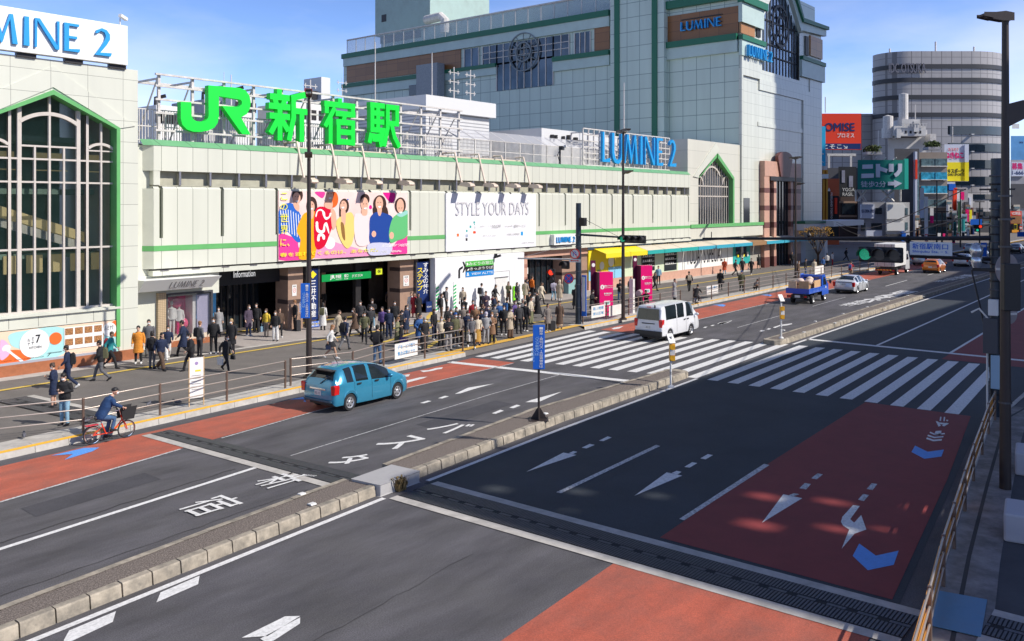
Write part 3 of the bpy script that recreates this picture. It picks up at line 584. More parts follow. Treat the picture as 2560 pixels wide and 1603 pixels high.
# roof sign
x1, z1 = PY(313,67,YL); z0 = PY(313,165,YL)[1]
t = thing('rooftop_sign', 'large white signboard with blue LUMINE 2 lettering atop the left building', 'sign', (x1-4,YL,z0)); setpar(t)
b = B(mWhite); b.box(x1-9.2, x1, YL-.25, YL+.15, z0, z1); PT(b, 'board', bevel=.02)
b = B(mDk2); 
for k in range(5): b.box(x1-8.8+k*2, x1-8+k*2, YL-.1, YL+.1, ZT-.05, z0)
PT(b, 'support')
ex, ez = PY(278,143,YL-.25); zt = PY(256,72,YL-.25)[1]; wd = (ex-PY(8,0,YL-.25)[0])/(4.98-.62-.86-.2-0)*4.98*1.06
b = B(mSky); rom_y(b, 'LUMINE 2', ex-wd, ex, ez, zt, YL-.25, .12); PT(b, 'lettering')
t = B(mOff, mDk2); q = PY(300,55,YL); t.tube((q[0],YL,z1), (q[0],YL,z1+.35), .03); t.m(mWhite).ob((q[0]+.1,YL-.1,z1+.4), (.5,.16,.14), .5, .2); tag(t.build('security_camera'), 'small white camera on top of the white rooftop signboard', 'camera')
# ================================================================ station building
YF = 42.0; X0, X1 = 22.65, 79.3
t = thing('station_building', 'long cream panelled station front with green bands above the entrances', 'building', (50,YF,.2)); setpar(t)
b = B(mPanel); b.box(X0, X1, YF, YF+.6, 9.22, 10.5); PT(b, 'upper_panels')
b = B(mCop); 
b.add([(X0,YF-.03,10.5),(X1,YF-.03,10.5),(X1,YF+.35,10.82),(X0,YF+.35,10.82),(X0,YF+.7,10.82),(X1,YF+.7,10.82)], [(0,1,2,3),(3,2,5,4)]); b.add([(X0,YF-.03,10.5),(X0,YF+.35,10.82),(X0-.45,YF+.55,10.82),(X0-.45,YF+.2,10.5)], [(0,1,2,3)])
b.m(mat('coping_joint', (.05,.1,.06), .8))
for k in range(33): x = 23.05+1.745*k; b.add([(x,YF-.035,10.495),(x+.03,YF-.035,10.495),(x+.03-.25,YF+.35,10.826),(x-.25,YF+.35,10.826)], [(0,1,2,3)])
PT(b, 'coping')
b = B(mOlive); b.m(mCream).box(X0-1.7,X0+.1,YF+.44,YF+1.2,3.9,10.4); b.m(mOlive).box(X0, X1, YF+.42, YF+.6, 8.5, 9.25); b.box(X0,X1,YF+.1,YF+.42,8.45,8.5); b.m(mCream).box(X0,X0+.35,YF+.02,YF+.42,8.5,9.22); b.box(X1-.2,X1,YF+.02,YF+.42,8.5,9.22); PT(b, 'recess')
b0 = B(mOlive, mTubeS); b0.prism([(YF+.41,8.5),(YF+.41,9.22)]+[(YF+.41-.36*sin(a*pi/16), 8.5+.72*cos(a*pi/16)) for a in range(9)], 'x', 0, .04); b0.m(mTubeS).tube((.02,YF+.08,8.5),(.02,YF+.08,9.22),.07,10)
f0 = PT(b0, 'fin', smooth=40); f0.location.x += 0
for k in range(32):
    x = 24.1+1.745*k
    if k == 0: f0.location = (x-0,0,0); continue
    c = f0.copy(); COL.objects.link(c); c.location = (x,0,0)
b = B(mPanel); yb = YF; zc = 5.8
b.box(X0, X1, YF+.2, YF+.6, 4.25, 8.5)
xs = [X0]+[23.05+3.49*k for k in range(17)]+[X1]
for a, c in zip(xs, xs[1:]):
    a2 = a if a == X0 else a+.1; c2 = c if c == X1 else c-.1
    if c2-a2 < .05: continue
    b.m(mPanel).box(a2, c2, YF, YF+.2, zc, 8.32); b.add([(a2,YF,8.32),(c2,YF,8.32),(c2,YF+.2,8.5),(a2,YF+.2,8.5)], [(0,1,2,3)])
b.box(X0, X1, YF, YF+.2, 5.42, zc); b.box(X0, X1, YF+.0, YF+.2, 4.25, 5.15)
b.m(mat('slot_grey', (.20,.21,.14), .7)); 
for x in xs[1:-1]: b.box(x-.1, x+.1, YF+.192, YF+.198, zc, 8.45)
b.m(mCream).add([(X0,YF,4.25),(X0,YF,8.32),(X0-.5,YF+.6,8.32),(X0-.5,YF+.6,4.25)], [(0,1,2,3)]); b.add([(X0,YF,9.22),(X0,YF,10.5),(X0-.5,YF+.6,10.5),(X0-.5,YF+.6,9.22)], [(0,1,2,3)])
PT(b, 'lower_panels')
b = B(mGreen); b.box(X0, X1, YF-.02, YF+.2, 5.15, 5.42); b.add([(X0,YF-.02,5.15),(X0,YF-.02,5.42),(X0-.5,YF+.58,5.42),(X0-.5,YF+.58,5.15)], [(0,1,2,3)]); PT(b, 'green_band')
b = B(mCream, mDk2); b.box(X0-.1, X1, YF-.1, YF+1.2, 3.9, 4.16); b.m(mDk2).box(X0, X1, YF+.1, YF+.6, 4.16, 4.25); b.m(mat('joint_line', (.25,.25,.22), .8))
for k in range(17): x = 23.05+3.49*k; b.box(x-.012, x+.012, YF-.104, YF-.1, 3.9, 4.16)
b.m(mTubeS)
for k in range(33): x = 23.05+1.745*k; b.box(x-.1, x+.35, YF-.13, YF-.1, 4.13, 4.18)
PT(b, 'ledge')
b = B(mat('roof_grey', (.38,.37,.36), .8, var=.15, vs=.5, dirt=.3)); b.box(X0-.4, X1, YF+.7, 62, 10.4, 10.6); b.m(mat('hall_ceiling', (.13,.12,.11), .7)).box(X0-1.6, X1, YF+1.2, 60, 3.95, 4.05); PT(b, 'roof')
# ground floor: walls, pillars, entrances
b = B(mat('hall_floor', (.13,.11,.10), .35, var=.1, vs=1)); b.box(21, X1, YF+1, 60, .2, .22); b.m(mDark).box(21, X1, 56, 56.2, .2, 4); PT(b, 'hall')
def WX(px): return PY(px,0,42.4)[0]
def WZ(px, py): return PY(px,py,42.4)[1]
xp = [WX(p) for p in (720,757,1000,1045,1070,1293,1317,1405,1468)]
b = B(mTan, mat('band_brown', (.07,.045,.04), .5)); 
for a, c in ((xp[0],xp[1]), (xp[2],xp[3]), (xp[7],xp[8])):
    b.m(mTan).box(a, c, 42.4, 43.6, .2, 3.95); b.m(MC['band_brown'])
    for z in (1.7,3.1): b.box(a-.01, c+.01, 42.39, 43.4, z, z+.25)
for k in range(7): x = 26+6.2*k; b.m(mTan).box(x, x+.8, 50, 50.8, .2, 3.95)
PT(b, 'pillar')
b = B(mPink, MC['band_brown'] if 0 else mMaroon); b.box(xp[5], xp[6], 42.35, 43, .2, 3.95); b.m(mat('pink_dark', (.36,.17,.13), .5))
for z in (.5,1.6,2.6,3.4): b.box(xp[5]-.005, xp[6]+.005, 42.34, 42.6, z, z+.28)
b.m(mPink).box(xp[6], xp[8], 42.35, 43, 3.35, 3.95); PT(b, 'pilaster')
b = B(mGlassD, mDk2); b.box(xp[6], xp[7], 43.4, 43.5, .2, 3.4)
for k in range(7): x = xp[6]+(xp[7]-xp[6])*k/6; b.m(mDk2).box(x-.04, x+.04, 43.3, 43.4, .2, 3.4)
b.m(mOff).box(xp[6]+.3, xp[6]+.8, 43.3, 43.35, 1.9, 2.5); b.box(xp[6]+.9, xp[6]+1.3, 43.3, 43.35, 2.0, 2.5); PT(b, 'entrance_door')
b = B(mDk2, mGlassD); xg0, xg1 = WX(860), WX(1000)
for k in range(8): x = WX(590)+k*(xp[0]-WX(590))/8; b.m(mDk2).box(x-.05, x+.05, 45.2, 45.3, .2, 3.9)
b.m(mGlassD).box(WX(590), xp[0], 45.3, 45.35, .2, 3.9); b.m(mDk2).box(WX(905), WX(918), 43, 43.3, .2, 3.9); b.m(mTan).box(WX(895), WX(905), 46, 46.4, .2, 3.9)
b.m(mat('fascia_black', (.015,.015,.018), .4)).box(WX(520), xp[0], 43.2, 43.5, 3.0, 3.95); b.m(mDk2).box(xp[1]+.1, xp[2], 44.5, 44.8, 3.2, 3.95)
PT(b, 'entrance_screen')
# lit displays and machines deep in the hall
b = B(mat('led_blue', (.05,.22,.45), .4, emit=.25, var=.5, vs=3)); b.box(WX(537)+0, WX(563), 44.9, 45.0, 1.1, 2.6); b.box(WX(575), WX(603), 44.9, 45.0, 1.1, 2.6); PT(b, 'display')
def small_sign(name, label, cat, x0, x1, z0, z1, y, m, parts, group=None, th=.06, leg=None):
    T = thing(name, label, cat, ((x0+x1)/2,y,z0), group=group); setpar(T)
    b = B(m); b.box(x0, x1, y-th, y, z0, z1); PT(b, 'board')
    if leg: b = B(mDk2); [b.box(x-.02,x+.02,y-.03,y-.01,leg,z0) for x in (x0+.1,x1-.1)]; PT(b, 'leg')
    b = B(); 
    for mm, s, a0, a1, c0, c1, kw in parts:
        b.m(mm); sgn_y(b, s, x0+(x1-x0)*a0, x0+(x1-x0)*a1, z0+(z1-z0)*c0, z0+(z1-z0)*c1, y-th-.006, **kw)
    if parts: PT(b, 'lettering')
    return T
xi, zi = PY(605,650,43.2); small_sign('information_sign', 'white Information lettering on black band over the entrance hall', 'sign', WX(600), WX(660), 3.3, 3.9, 43.2, mBlk, [(mat('emissive_letters', (.8,.8,.8), .5, emit=.5),'Information',.05,.95,.2,.8,dict(bold=.02))])  # small glow added so the letters stay white under the ledge
a = PY(802,682,42.5); c = PY(925,678,42.5)
T = small_sign('station_gate_sign', 'green hanging sign with JR logo over the ticket entrance', 'sign', WX(803), WX(926), WZ(926,695), WZ(926,678), 42.4, mat('gate_green', (.0,.28,.06), .4), [(mWhite,'JR',.16,.25,.2,.85,dict(bold=.04)),(mWhite,'新宿駅',.27,.38,.4,.85,dict(bold=.03)),(mWhite,'Shinjuku Station',.27,.39,.12,.32,{}),(mWhite,'南口',.44,.52,.4,.85,dict(bold=.03)),(mWhite,'South',.44,.52,.12,.32,{}),(mOff,'JY JC JS JA',.60,.82,.3,.7,dict(bold=.03))])
small_sign('gate_notice', 'small yellow square pictogram sign near the green station sign', 'sign', WX(944), WX(959), WZ(950,687), WZ(950,671), 42.6, mat('lime_yellow', (.62,.72,.02), .5), [(mBlk,'※',.2,.8,.2,.8,{})])
small_sign('no_smoking_poster', 'white poster with red no smoking ring on the pillar left of the tall navy sign', 'poster', WX(1008), WX(1022), WZ(1015,715), WZ(1015,689), 42.39, mOff, [(mBlk,'禁煙',.2,.8,.78,.92,{}),(mRdS,'⊘',.2,.8,.35,.7,dict(bold=.02)),(mBlk,'路上',.25,.75,.1,.2,{})], th=.01)
small_sign('smoking_notice', 'white notice with red circle on the left pillar behind the blue lamp post board', 'poster', WX(730), WX(741), WZ(735,740), WZ(735,712), 42.39, mOff, [(mBlk,'禁煙',.2,.8,.78,.92,{}),(mRdS,'⊘',.2,.8,.3,.7,dict(bold=.02))], th=.01)
# vertical banners by the pillars
for nm, lb, x0, x1, z0, z1, rows in (('pillar_banner', 'tall navy pillar sign with white and yellow vertical writing beside hoarding', WX(1038), WX(1068), WZ(1055,758), WZ(1055,654), [(mWhite,'すみふの仲介',.52,.96,.22,.98),(mYelS,'ステップ',.04,.5,.30,.86)]), ('pillar_banner', 'navy pillar sign with yellow diamond half behind the lamp post', WX(765), WX(791), WZ(775,800), WZ(775,672), [(mWhite,'三井不動産',.3,.8,.05,.78),(mYelS,'◆',.15,.85,.8,.97)])):
    T = thing(nm, lb, 'sign', (x0,42.3,z0)); setpar(T); b = B(mNavy); b.box(x0, x1, 42.25, 42.36, z0, z1); PT(b, 'board'); b = B(mSteel); b.box(x0-.12,x0,42.2,42.4,.2,z1+.1); b.box(x1,x1+.1,42.2,42.4,.2,z1+.1); PT(b, 'frame')
    b = B()
    for mm, s, a0, a1, c0, c1 in rows: b.m(mm); vtext(b, s, (x0+(x1-x0)*a0,42.24,z0+(z1-z0)*c0), (x1-x0)*(a1-a0), (z1-z0)*(c1-c0), (0,-1,0), bold=.03)
    PT(b, 'lettering')
small_sign('standing_poster', 'blue and yellow standing board at the foot of the left pillar sign', 'sign', WX(764), WX(792), .25, WZ(780,802), 42.1, mBlS, [(mWhite,'借りる',.1,.9,.72,.93,dict(bold=.04)),(mYelS,'無料査定',.05,.95,.42,.66,dict(bold=.04)),(mWhite,'売却',.15,.8,.1,.36,dict(bold=.04))])
small_sign('standing_poster', 'small navy standing board at the foot of the tall navy pillar sign', 'sign', WX(1054), WX(1068), .25, .95, 42.0, mNavy, [(mWhite,'受付中',.1,.9,.4,.6,{})])
small_sign('arrow_poster', 'multicoloured upright poster inside the station entrance', 'poster', WX(815), WX(833), .6, 2.9, 44.4, mOff, [(mOra,'■■',.02,.98,.75,.97,dict(bold=.1)),(mBlS,'→○',.05,.95,.55,.72,dict(bold=.05)),(mYelS,'■■',.02,.98,.33,.48,dict(bold=.1)),(mRdS,'■■',.02,.98,.05,.2,dict(bold=.05))])
# LUMINE 2 shop corner under the fascia
t = thing('shop_corner', 'shop window corner below tilted white LUMINE 2 signboard', 'shop', (25,41,.2)); setpar(t)
xs0, xs1, xs2, xs3 = WX(350), WX(388), WX(408), WX(520)
b = B(mCream); b.box(xs0-.6, xs1, 42.3, 43.5, .2, 3.9); b.box(xs1, WX(545), 42.3, 43.5, 2.75, 3.9); PT(b, 'wall')
b = B(grid('beige_tile', (.50,.38,.24), (.25,.18,.12), 'x', .12, .09, w=.015, var=.1)); b.box(xs1, xs2, 42.1, 43.5, .2, 3.0); b.m(mGran).box(xs1, xs3, 41.9, 43.4, .2, .5); b.m(mat('warm_ledge', (.62,.52,.40), .5)).box(xs2, xs3+.1, 41.95, 43.3, .5, .72); PT(b, 'pier')
b = B(mat('display_pink', (.72,.08,.22), .5, var=.35, vs=2.2)); b.box(xs2, xs3-.9, 43.1, 43.2, .72, 2.9); b.m(mOff).box(xs3-.9, xs3-.7, 42.4, 43.2, .72, 2.9); b.m(mat('display_lilac', (.50,.48,.66), .5)).box(xs3-.7, xs3, 42.3, 42.35, .72, 2.9); PT(b, 'display_backdrop')
b = B(mat('clear_glass', (.1,.11,.13), .03, alpha=.18, spec=.9)); b.box(xs2+.1, xs3, 42.12, 42.14, .72, 2.9); PT(b, 'display_glass')
b = B(mSteel); b.box(xs2, xs2+.08, 42.08, 42.18, .72, 2.9); b.box(xs3, xs3+.1, 42.08, 42.4, .4, 2.95); b.box(xs2, xs3, 42.08, 42.2, 2.85, 2.95); PT(b, 'display_frame')
b = B(mWhite); q0 = PY(353,733,41.2); q1 = PY(542,722,41.2); tA, tB = PY(354,703,41.2), PY(548,689,41.2)
zb_ = q0[1]; zt_ = tB[1]; xA, xB = q0[0], tB[0]
b.add([(xA,41.5,zb_),(xB-.25,41.5,zb_),(xB,40.95,zt_),(xA+.05,40.95,zt_),(xA,42.3,zb_),(xB-.25,42.3,zb_),(xB,42.3,zt_),(xA,42.3,zt_)], [(0,1,2,3),(1,5,6,2),(3,2,6,7),(4,0,3,7),(0,4,5,1)]); PT(b, 'signboard')
b = B(mGrey); nv = Vector((0,-(zt_-zb_),-.55)).normalized(); vv = Vector((0,-.55,zt_-zb_)); roman(b, 'LUMINE 2', Vector((xA+(xB-xA)*.36,41.5,zb_))+vv*.2+nv*.003, MX*(xB-xA)*.44, vv*.55, nv, .012); PT(b, 'lettering')
# two shop-window mannequins
for i, (px, lbm) in enumerate(((430,'white shop mannequin in pale jacket inside the pink display window'), (449,'smaller mannequin in magenta trousers inside the pink display window'))):
    x = WX(px)+.15; T = thing('mannequin', lbm, 'mannequin', (x,42.7,.72)); setpar(T); hh = 1.75-.12*i
    b = B(mOff); z = .72; b.ell((x,42.7,z+hh-.11),(.075,.09,.12)); b.path([(x,42.7,z+hh-.25),(x,42.7,z+hh-.35)], .05)
    for s in (-1,1): b.path([(x+s*.2,42.7,z+hh-.42),(x+s*.26,42.68,z+hh-.7),(x+s*.2,42.6,z+hh-.92)], [.05,.04,.03])
    PT(b, 'body', smooth=60)
    b = B(mat('pale_jacket', (.72,.72,.70), .8, bump=.4, bs=12)); b.lathe([(.05,.0),(.19,-.06),(.17,-.3),(.2,-.62),(.0,-.64)], (x,42.7,z+hh-.32), 12); PT(b, 'jacket', smooth=60)
    b = B([mOff, mMag][i]); [b.path([(x+s*.09,42.7,z+hh-.9),(x+s*.1,42.68,z+.45),(x+s*.1,42.7,z)], [.09,.065,.05]) for s in (-1,1)]; PT(b, 'trousers', smooth=60)
t = thing('ball_decoration', 'two glossy pink balls in the LUMINE 2 shop display window', 'decoration', (WX(460),42.9,1.4)); setpar(t)
for px, z, r in ((453,2.35,.26),(466,1.25,.3)): b = B(mat('pink_gloss', (.8,.12,.25), .15)); b.ell((WX(px),42.8,z),(r,r,r),18,12); PT(b, 'ball', smooth=80)
# white construction hoarding
xh0, xh1 = WX(1070), WX(1293); zh = WZ(1290,637)
t = thing('hoarding', 'white construction hoarding wall with green striped posts', 'hoarding', (xh0,42.2,.2)); setpar(t)
b = B(grid('hoarding_white', (.80,.80,.82), (.6,.6,.62), 'x', .5, 100, w=.012, ou=xh0, ov=-50, var=.015)); b.box(xh0, xh1, 41.72, 42.3, .2, 3.88); PT(b, 'panel')
b = B(mOff, mSteel); xd = WX(1220), WX(1251); b.box(xd[0], xd[1], 41.68, 41.72, .2, WZ(1235,690)-.1); b.m(mSteel).box(xd[0]-.05, xd[1]+.05, 41.66, 41.72, WZ(1235,690)-.1, WZ(1235,690)-.04); b.box(xd[0]-.25,xd[1]+.25,41.71,41.718,WZ(1235,678),WZ(1235,678)+.02); b.box(xd[1]+.23,xd[1]+.25,41.71,41.718,.2,WZ(1235,678)); PT(b, 'door')
for px in (1071,1115):
    x = WX(px); b = B(mWhite); b.box(x, x+.28, 41.68, 41.715, .25, 2.15)
    b.m(mat('stripe_green', (.02,.42,.13), .5)); [b.prism([(x,.3+.24*k),(x+.28,.42+.24*k),(x+.28,.54+.24*k),(x,.42+.24*k)], 'y', 41.674, 41.68) for k in range(7)]; PT(b, 'striped_post')
t = thing('ticket_office_sign', 'green black and blue ticket direction sign with bent arrow on hoarding', 'sign', (WX(1170),41.7,3)); setpar(t)
xa_, xb_ = WX(1146), WX(1216); zz = [WZ(1200,650)+.03, WZ(1200,662), WZ(1200,674), WZ(1200,687)]
b = B(mat('leaf_green', (.08,.45,.06), .5), mBlk, mBlS)
for m_, z_1, z_0 in ((MC['leaf_green'],zz[0],zz[1]),(mBlk,zz[1],zz[2]),(mat('view_blue',(.0,.22,.62),.5),zz[2],zz[3])): b.m(m_).box(xa_, xb_, 41.69, 41.717, z_0, z_1)
PT(b, 'board')
b = B(mWhite); 
for s, z_1, z_0 in (('◗みどりの窓口',zz[0],zz[1]),('◢きっぷうりば',zz[1],zz[2]),('♟ VIEW ALTTE',zz[2],zz[3])): sgn_y(b, s, xa_+.08, xb_-.1, z_0+.08, z_1-.07, 41.684, bold=.02)
PT(b, 'lettering')
b = B(mBlk); za_ = zz[1]; x9 = WX(1128); b.prism([(x9,za_-.75),(x9+.16,za_-.75),(x9+.16,za_-.2),(x9+.45,za_-.08),(x9+.45,za_+.08),(x9+.1,za_-.05),(x9,za_-.2)], 'y', 41.69, 41.71); b.prism([(x9+.42,za_-.38),(x9+.55,za_-.38),(x9+.8,za_),(x9+.55,za_+.38),(x9+.42,za_+.38),(x9+.62,za_)], 'y', 41.692, 41.712); PT(b, 'arrow')
t = B(mat('lime_panel', (.22,.70,.02), .5)); t.box(WX(1264), WX(1273), 41.6, 41.71, .3, WZ(1268,714)); tag(t.build('lime_panel', bevel=.01), 'bright lime green upright panel at the right end of the hoarding', 'panel')
t = B(mDk2); q = PY(1240,641,41.6); t.ob((q[0],41.45,q[1]), (.18,.5,.16), .3, 0, -.3); t.box(q[0]-.04,q[0]+.04,41.5,41.72,q[1],q[1]+.2); tag(t.build('security_camera'), 'small dark camera hanging below the ledge over the hoarding', 'camera')
# ================================================================ billboards
YB = 41.93
def BQ(ox, oy, s): return lambda x, y: PY(ox+x/s, oy+y/s, YB)
t = thing('billboard', 'colourful spring campaign billboard of seven laughing women in bright clothes', 'billboard', (34,YB,4.3)); setpar(t)
q = BQ(680,440,5.305); A_ = q(82,200); C_ = q(1788,1030); zt1 = A_[1]; zb1 = C_[1]
b = B(mat('poster_blush', (.86,.64,.60), .45, var=.12, vs=.7)); b.box(A_[0], C_[0], YB-.04, YB+.06, zb1, zt1); PT(b, 'board')
b = B(); yq = [YB-.042]
def bp(pts, m, s=1):
    yq[0] -= .0008; k = [q(*p) for p in pts]; k = [(min(max(x,A_[0]),C_[0]), min(max(z,zb1),zt1)) for x, z in (sm(k) if s else k)]
    b.m(m).flat(k, plane='y', a=yq[0])
def bd(x, y, rx, ry, m): bp([(x+rx*cos(a*pi/5), y+ry*sin(a*pi/5)) for a in range(10)], m)
C = lambda n, *c: mat('ink_'+n, c, .45, spec=.3)
iSk = C('skin',.74,.42,.30); iHr = C('hair',.05,.025,.02); iBl = C('blue',.02,.13,.55); iOr = C('orange',.88,.38,.01); iRd = C('red',.62,.0,.03); iYe = C('yellow',.80,.60,.18); iDn = C('denim',.015,.06,.30); iGr = C('green',.12,.48,.18); iPk = C('pink',.84,.50,.50); iHp = C('hotpink',.78,.05,.30); iWh = C('white',.85,.84,.82); iRed = C('redhair',.82,.13,.02); iMg = C('magenta',.70,.01,.26); iPs = C('palepink',.84,.66,.66)
bp([(82,780),(300,820),(500,860),(560,1075),(82,1115)], iHp); bp([(1560,1030),(1640,880),(1788,760),(1788,1030)], iHp); bp([(560,880),(760,860),(900,900),(1250,1000),(1250,1065),(560,1090)], C('rose',.80,.30,.50))
bd(430,900,90,110,iPs); bd(760,890,70,80,iWh); bp([(1470,215),(1620,225),(1610,340),(1560,350),(1500,280)], iMg); bp([(560,215),(690,212),(680,280),(640,290)], iHp)
bd(1300,415,20,28,iMg); bd(1000,313,10,10,iBl)
# figures: hair, face, clothes
bp([(82,480),(150,380),(270,370),(380,530),(470,740),(460,830),(330,880),(200,740),(82,760)], iBl)
for i in range(9): bp([(100+i*34,400+abs(i-4)*8+i*14),(108+i*34,402+i*14),(128+i*34,700+i*18),(119+i*34,702+i*18)], iWh, 0)
bd(330,255,72,95,iHr); bd(318,300,52,82,iSk); bp([(275,370),(350,380),(345,470),(300,440)], iSk)
bd(520,400,72,125,iHr); bp([(540,380),(590,400),(585,560),(545,560)], iHr); bp([(320,720),(400,520),(480,480),(575,520),(560,1080),(350,1100),(370,850)], iOr); bd(512,410,45,75,iSk); bp([(480,470),(545,470),(530,560),(490,560)], iSk)
bp([(560,470),(700,410),(830,480),(800,640),(760,760),(680,940),(560,930)], iRd); bd(800,310,70,110,iRed); bd(755,270,48,78,iSk); bp([(700,330),(790,340),(780,440),(690,410)], iSk); bp([(770,430),(835,490),(840,660),(790,700)], iSk)
for k in ([(580,540),(600,470),(650,465),(665,520),(700,580),(750,560),(780,500),(760,490),(740,540),(700,540),(690,480),(640,440),(590,460),(565,530)], [(570,620),(600,610),(610,700),(660,720),(680,640),(720,620),(750,740),(740,760),(700,660),(690,740),(640,760),(580,730)], [(590,860),(600,780),(650,760),(690,790),(690,840),(665,840),(650,800),(625,810),(620,860)]): bp(k, iWh)
bd(950,400,62,100,iHr); bp([(890,400),(925,430),(910,560),(885,520)], iHr); bp([(845,600),(900,540),(1030,480),(1080,560),(1090,700),(1050,900),(980,960),(900,850),(850,700)], iYe); bd(938,400,45,72,iSk); bp([(905,460),(965,470),(960,640),(920,640)], iSk); bp([(900,620),(945,650),(960,850),(920,800)], C('brown',.28,.14,.04))
bp([(1080,540),(1160,500),(1270,520),(1300,700),(1280,900),(1110,900)], iPs); bd(1222,310,62,72,iHr); bd(1215,370,50,85,iSk); bp([(1180,440),(1250,440),(1245,520),(1185,520)], iSk)
bd(1420,370,85,115,iHr); bp([(1340,400),(1500,400),(1530,560),(1440,580),(1350,540)], iHr); bp([(1290,560),(1370,480),(1500,500),(1590,560),(1570,740),(1530,900),(1300,900),(1280,720)], iDn); bd(1412,365,50,90,iSk); bp([(1385,430),(1445,430),(1430,520),(1400,520)], iSk); bd(1340,770,30,42,iSk)
bp([(1590,560),(1680,500),(1788,470),(1788,780),(1640,860),(1560,880),(1540,740)], iGr); bd(1692,390,72,105,iHr); bd(1690,400,48,95,iSk); bd(1575,790,30,48,iSk)
bp([(1640,510),(1720,480),(1788,460),(1788,500),(1700,545)], C('aqua',.3,.6,.55))
for x, y in ((318,330),(512,430),(755,290),(925,415),(1222,425),(1412,405),(1692,480)): bp([(x-18,y),(x+20,y-6),(x+12,y+16),(x-8,y+16)], iWh); [bd(x+dx-4,y-55,7,4,iHr) for dx in (-16,20)]
bp([(1270,900),(1560,900),(1540,1040),(1290,1050)], C('mist',.55,.55,.72))
PT(b, 'artwork')
b = B(iYe_ := mat('ink_lemon', (.88,.80,.02), .45))
def btext(s, x0, y0, x1, y1, m, bold=.0, slant=0):
    a = q(x0,y1); c = q(x1,y0); b.m(m); text(b, s, (a[0],YB-.12,a[1]), MX*(c[0]-a[0]), MZ*(c[1]-a[1]), -MY, bold=bold, slant=slant)
for ch, x0, y0, x1, y1 in (('こ',105,225,190,320),('の',95,370,190,450),('世',95,500,200,610),('界',95,655,200,765),('に、',95,830,215,935)): btext(ch, x0, y0, x1, y1, iYe_, .01)
btext('春を連れてくるのは、あなただ。', 90,955,1390,1075, iYe_, .02); btext('"IT\'S NEW" WEEK', 1405,895,1765,950, iWh, 0, .15); btext('LUMINE', 1410,985,1515,1025, iWh); btext('NEWoMan', 1560,980,1700,1015, iWh, .03)
PT(b, 'lettering')
# white billboard
t = thing('billboard', 'plain white billboard reading STYLE YOUR DAYS in thin grey letters', 'billboard', (50,YB,4.3)); setpar(t)
q = BQ(1020,440,5.305); A_ = q(500,228); C_ = q(1688,935)
b = B(mat('poster_white', (.82,.82,.85), .4)); b.box(A_[0], C_[0], YB-.05, YB+.06, C_[1], A_[1]); PT(b, 'board')
b = B(); btext('STYLE YOUR DAYS', 620,345,1590,525, mat('ink_grey', (.60,.59,.61), .5)); b.m(mGrey)
for s, x0, y0, x1, y1, m_ in (('5%OFF',1100,645,1220,690,mGrey),('優待サービス',1390,640,1545,685,mGrey),('ポイント',980,775,1085,805,mGrey),('ONE LUMINE',1300,755,1465,785,mGrey),('LUMINE  NEWoMan',1490,875,1660,895,mBlk),('会員カードで',940,655,1090,675,mGrey),('年会費',1270,655,1370,675,mGrey),('ためる',1100,780,1150,800,mGrey)): btext(s, x0, y0, x1, y1, m_)
for x0, y0, x1, y1, m_ in ((860,603,882,630,mTeal),(868,636,880,652,mTeal),(810,658,832,690,mTeal),(762,715,782,745,mTeal),(865,668,890,700,C('silver',.6,.6,.62)),(755,775,790,815,C('silver2',.4,.45,.55)),(757,825,782,862,mBlk),(640,765,668,805,mOra),(1490,738,1518,790,mSky)):
    a = q(x0,y1); c = q(x1,y0); b.m(m_).flat([(a[0],a[1]),(c[0],a[1]),(c[0],c[1]),(a[0],c[1])], plane='y', a=YB-.056)
a = q(866,748); b.m(mOra).disc(a, .1, 'y', YB-.058, YB-.056); a = q(880,748); b.m(mRdS).disc(a, .09, 'y', YB-.061, YB-.059)
PT(b, 'lettering')
# ================================================================ roof of the station
def letter_sign():
    t = thing('station_name_sign', 'huge bright green JR 新宿駅 letters standing on the station roof', 'sign', (36,42.9,10.8)); setpar(t)
    Yq = 42.75; z3 = lambda x, y: PY(340+x/2.965, 180+y/2.965, Yq)
    pts = [(510,103),(740,122),(785,140),(812,175),(824,225),(818,275),(795,315),(752,340),(823,467),(760,463),(612,255),(735,262),(755,245),(760,228),(752,212),(735,207),(588,183),(588,330),(580,380),(555,415),(510,438),(450,447),(400,446),(350,428),(318,395),(306,350),(305,225),(383,228),(385,325),(395,352),(420,367),(460,372),(490,364),(508,345),(512,325)]
    b = B(mJR); b.prism([z3(*p) for p in pts], 'y', Yq-.35, Yq); PT(b, 'logo')
    b = B(mJR)
    for ch, x0, y0, x1, y1 in (('新',965,150,1245,515),('宿',1368,205,1600,545),('駅',1705,240,1925,558)):
        a = z3(x0,y1); c = z3(x1,y0); zl = PY(340+x0/2.965,180+(y1-18)/2.965,Yq)[1]; a = (a[0],zl)
        zt_ = PY(340+x1/2.965,180+(y0+14)/2.965,Yq)[1]
        kanji(b, ch, (a[0],Yq,a[1]), MX*(c[0]-a[0]), MZ*(zt_-a[1]), -MY, .125, .35)
    PT(b, 'character')
    b = B(mSteelW)
    for z in (11.3,12.2,12.9,13.6,14.2): b.box(23.2, 46.5, Yq+.05, Yq+.17, z, z+.1)
    for k in range(13): x = 23.4+1.9*k; b.box(x, x+.14, Yq+.2, Yq+.34, 10.6, 14.3); b.tube((x+.07,Yq+.3,14.2),(x+.07,Yq+2.6,11),.05,6); b.box(x,x+.1,Yq+.3,Yq+2.5,14.0,14.1)
    b.box(23.2, 46.5, Yq+2.4, Yq+2.55, 14.0, 14.15); PT(b, 'frame')
letter_sign()
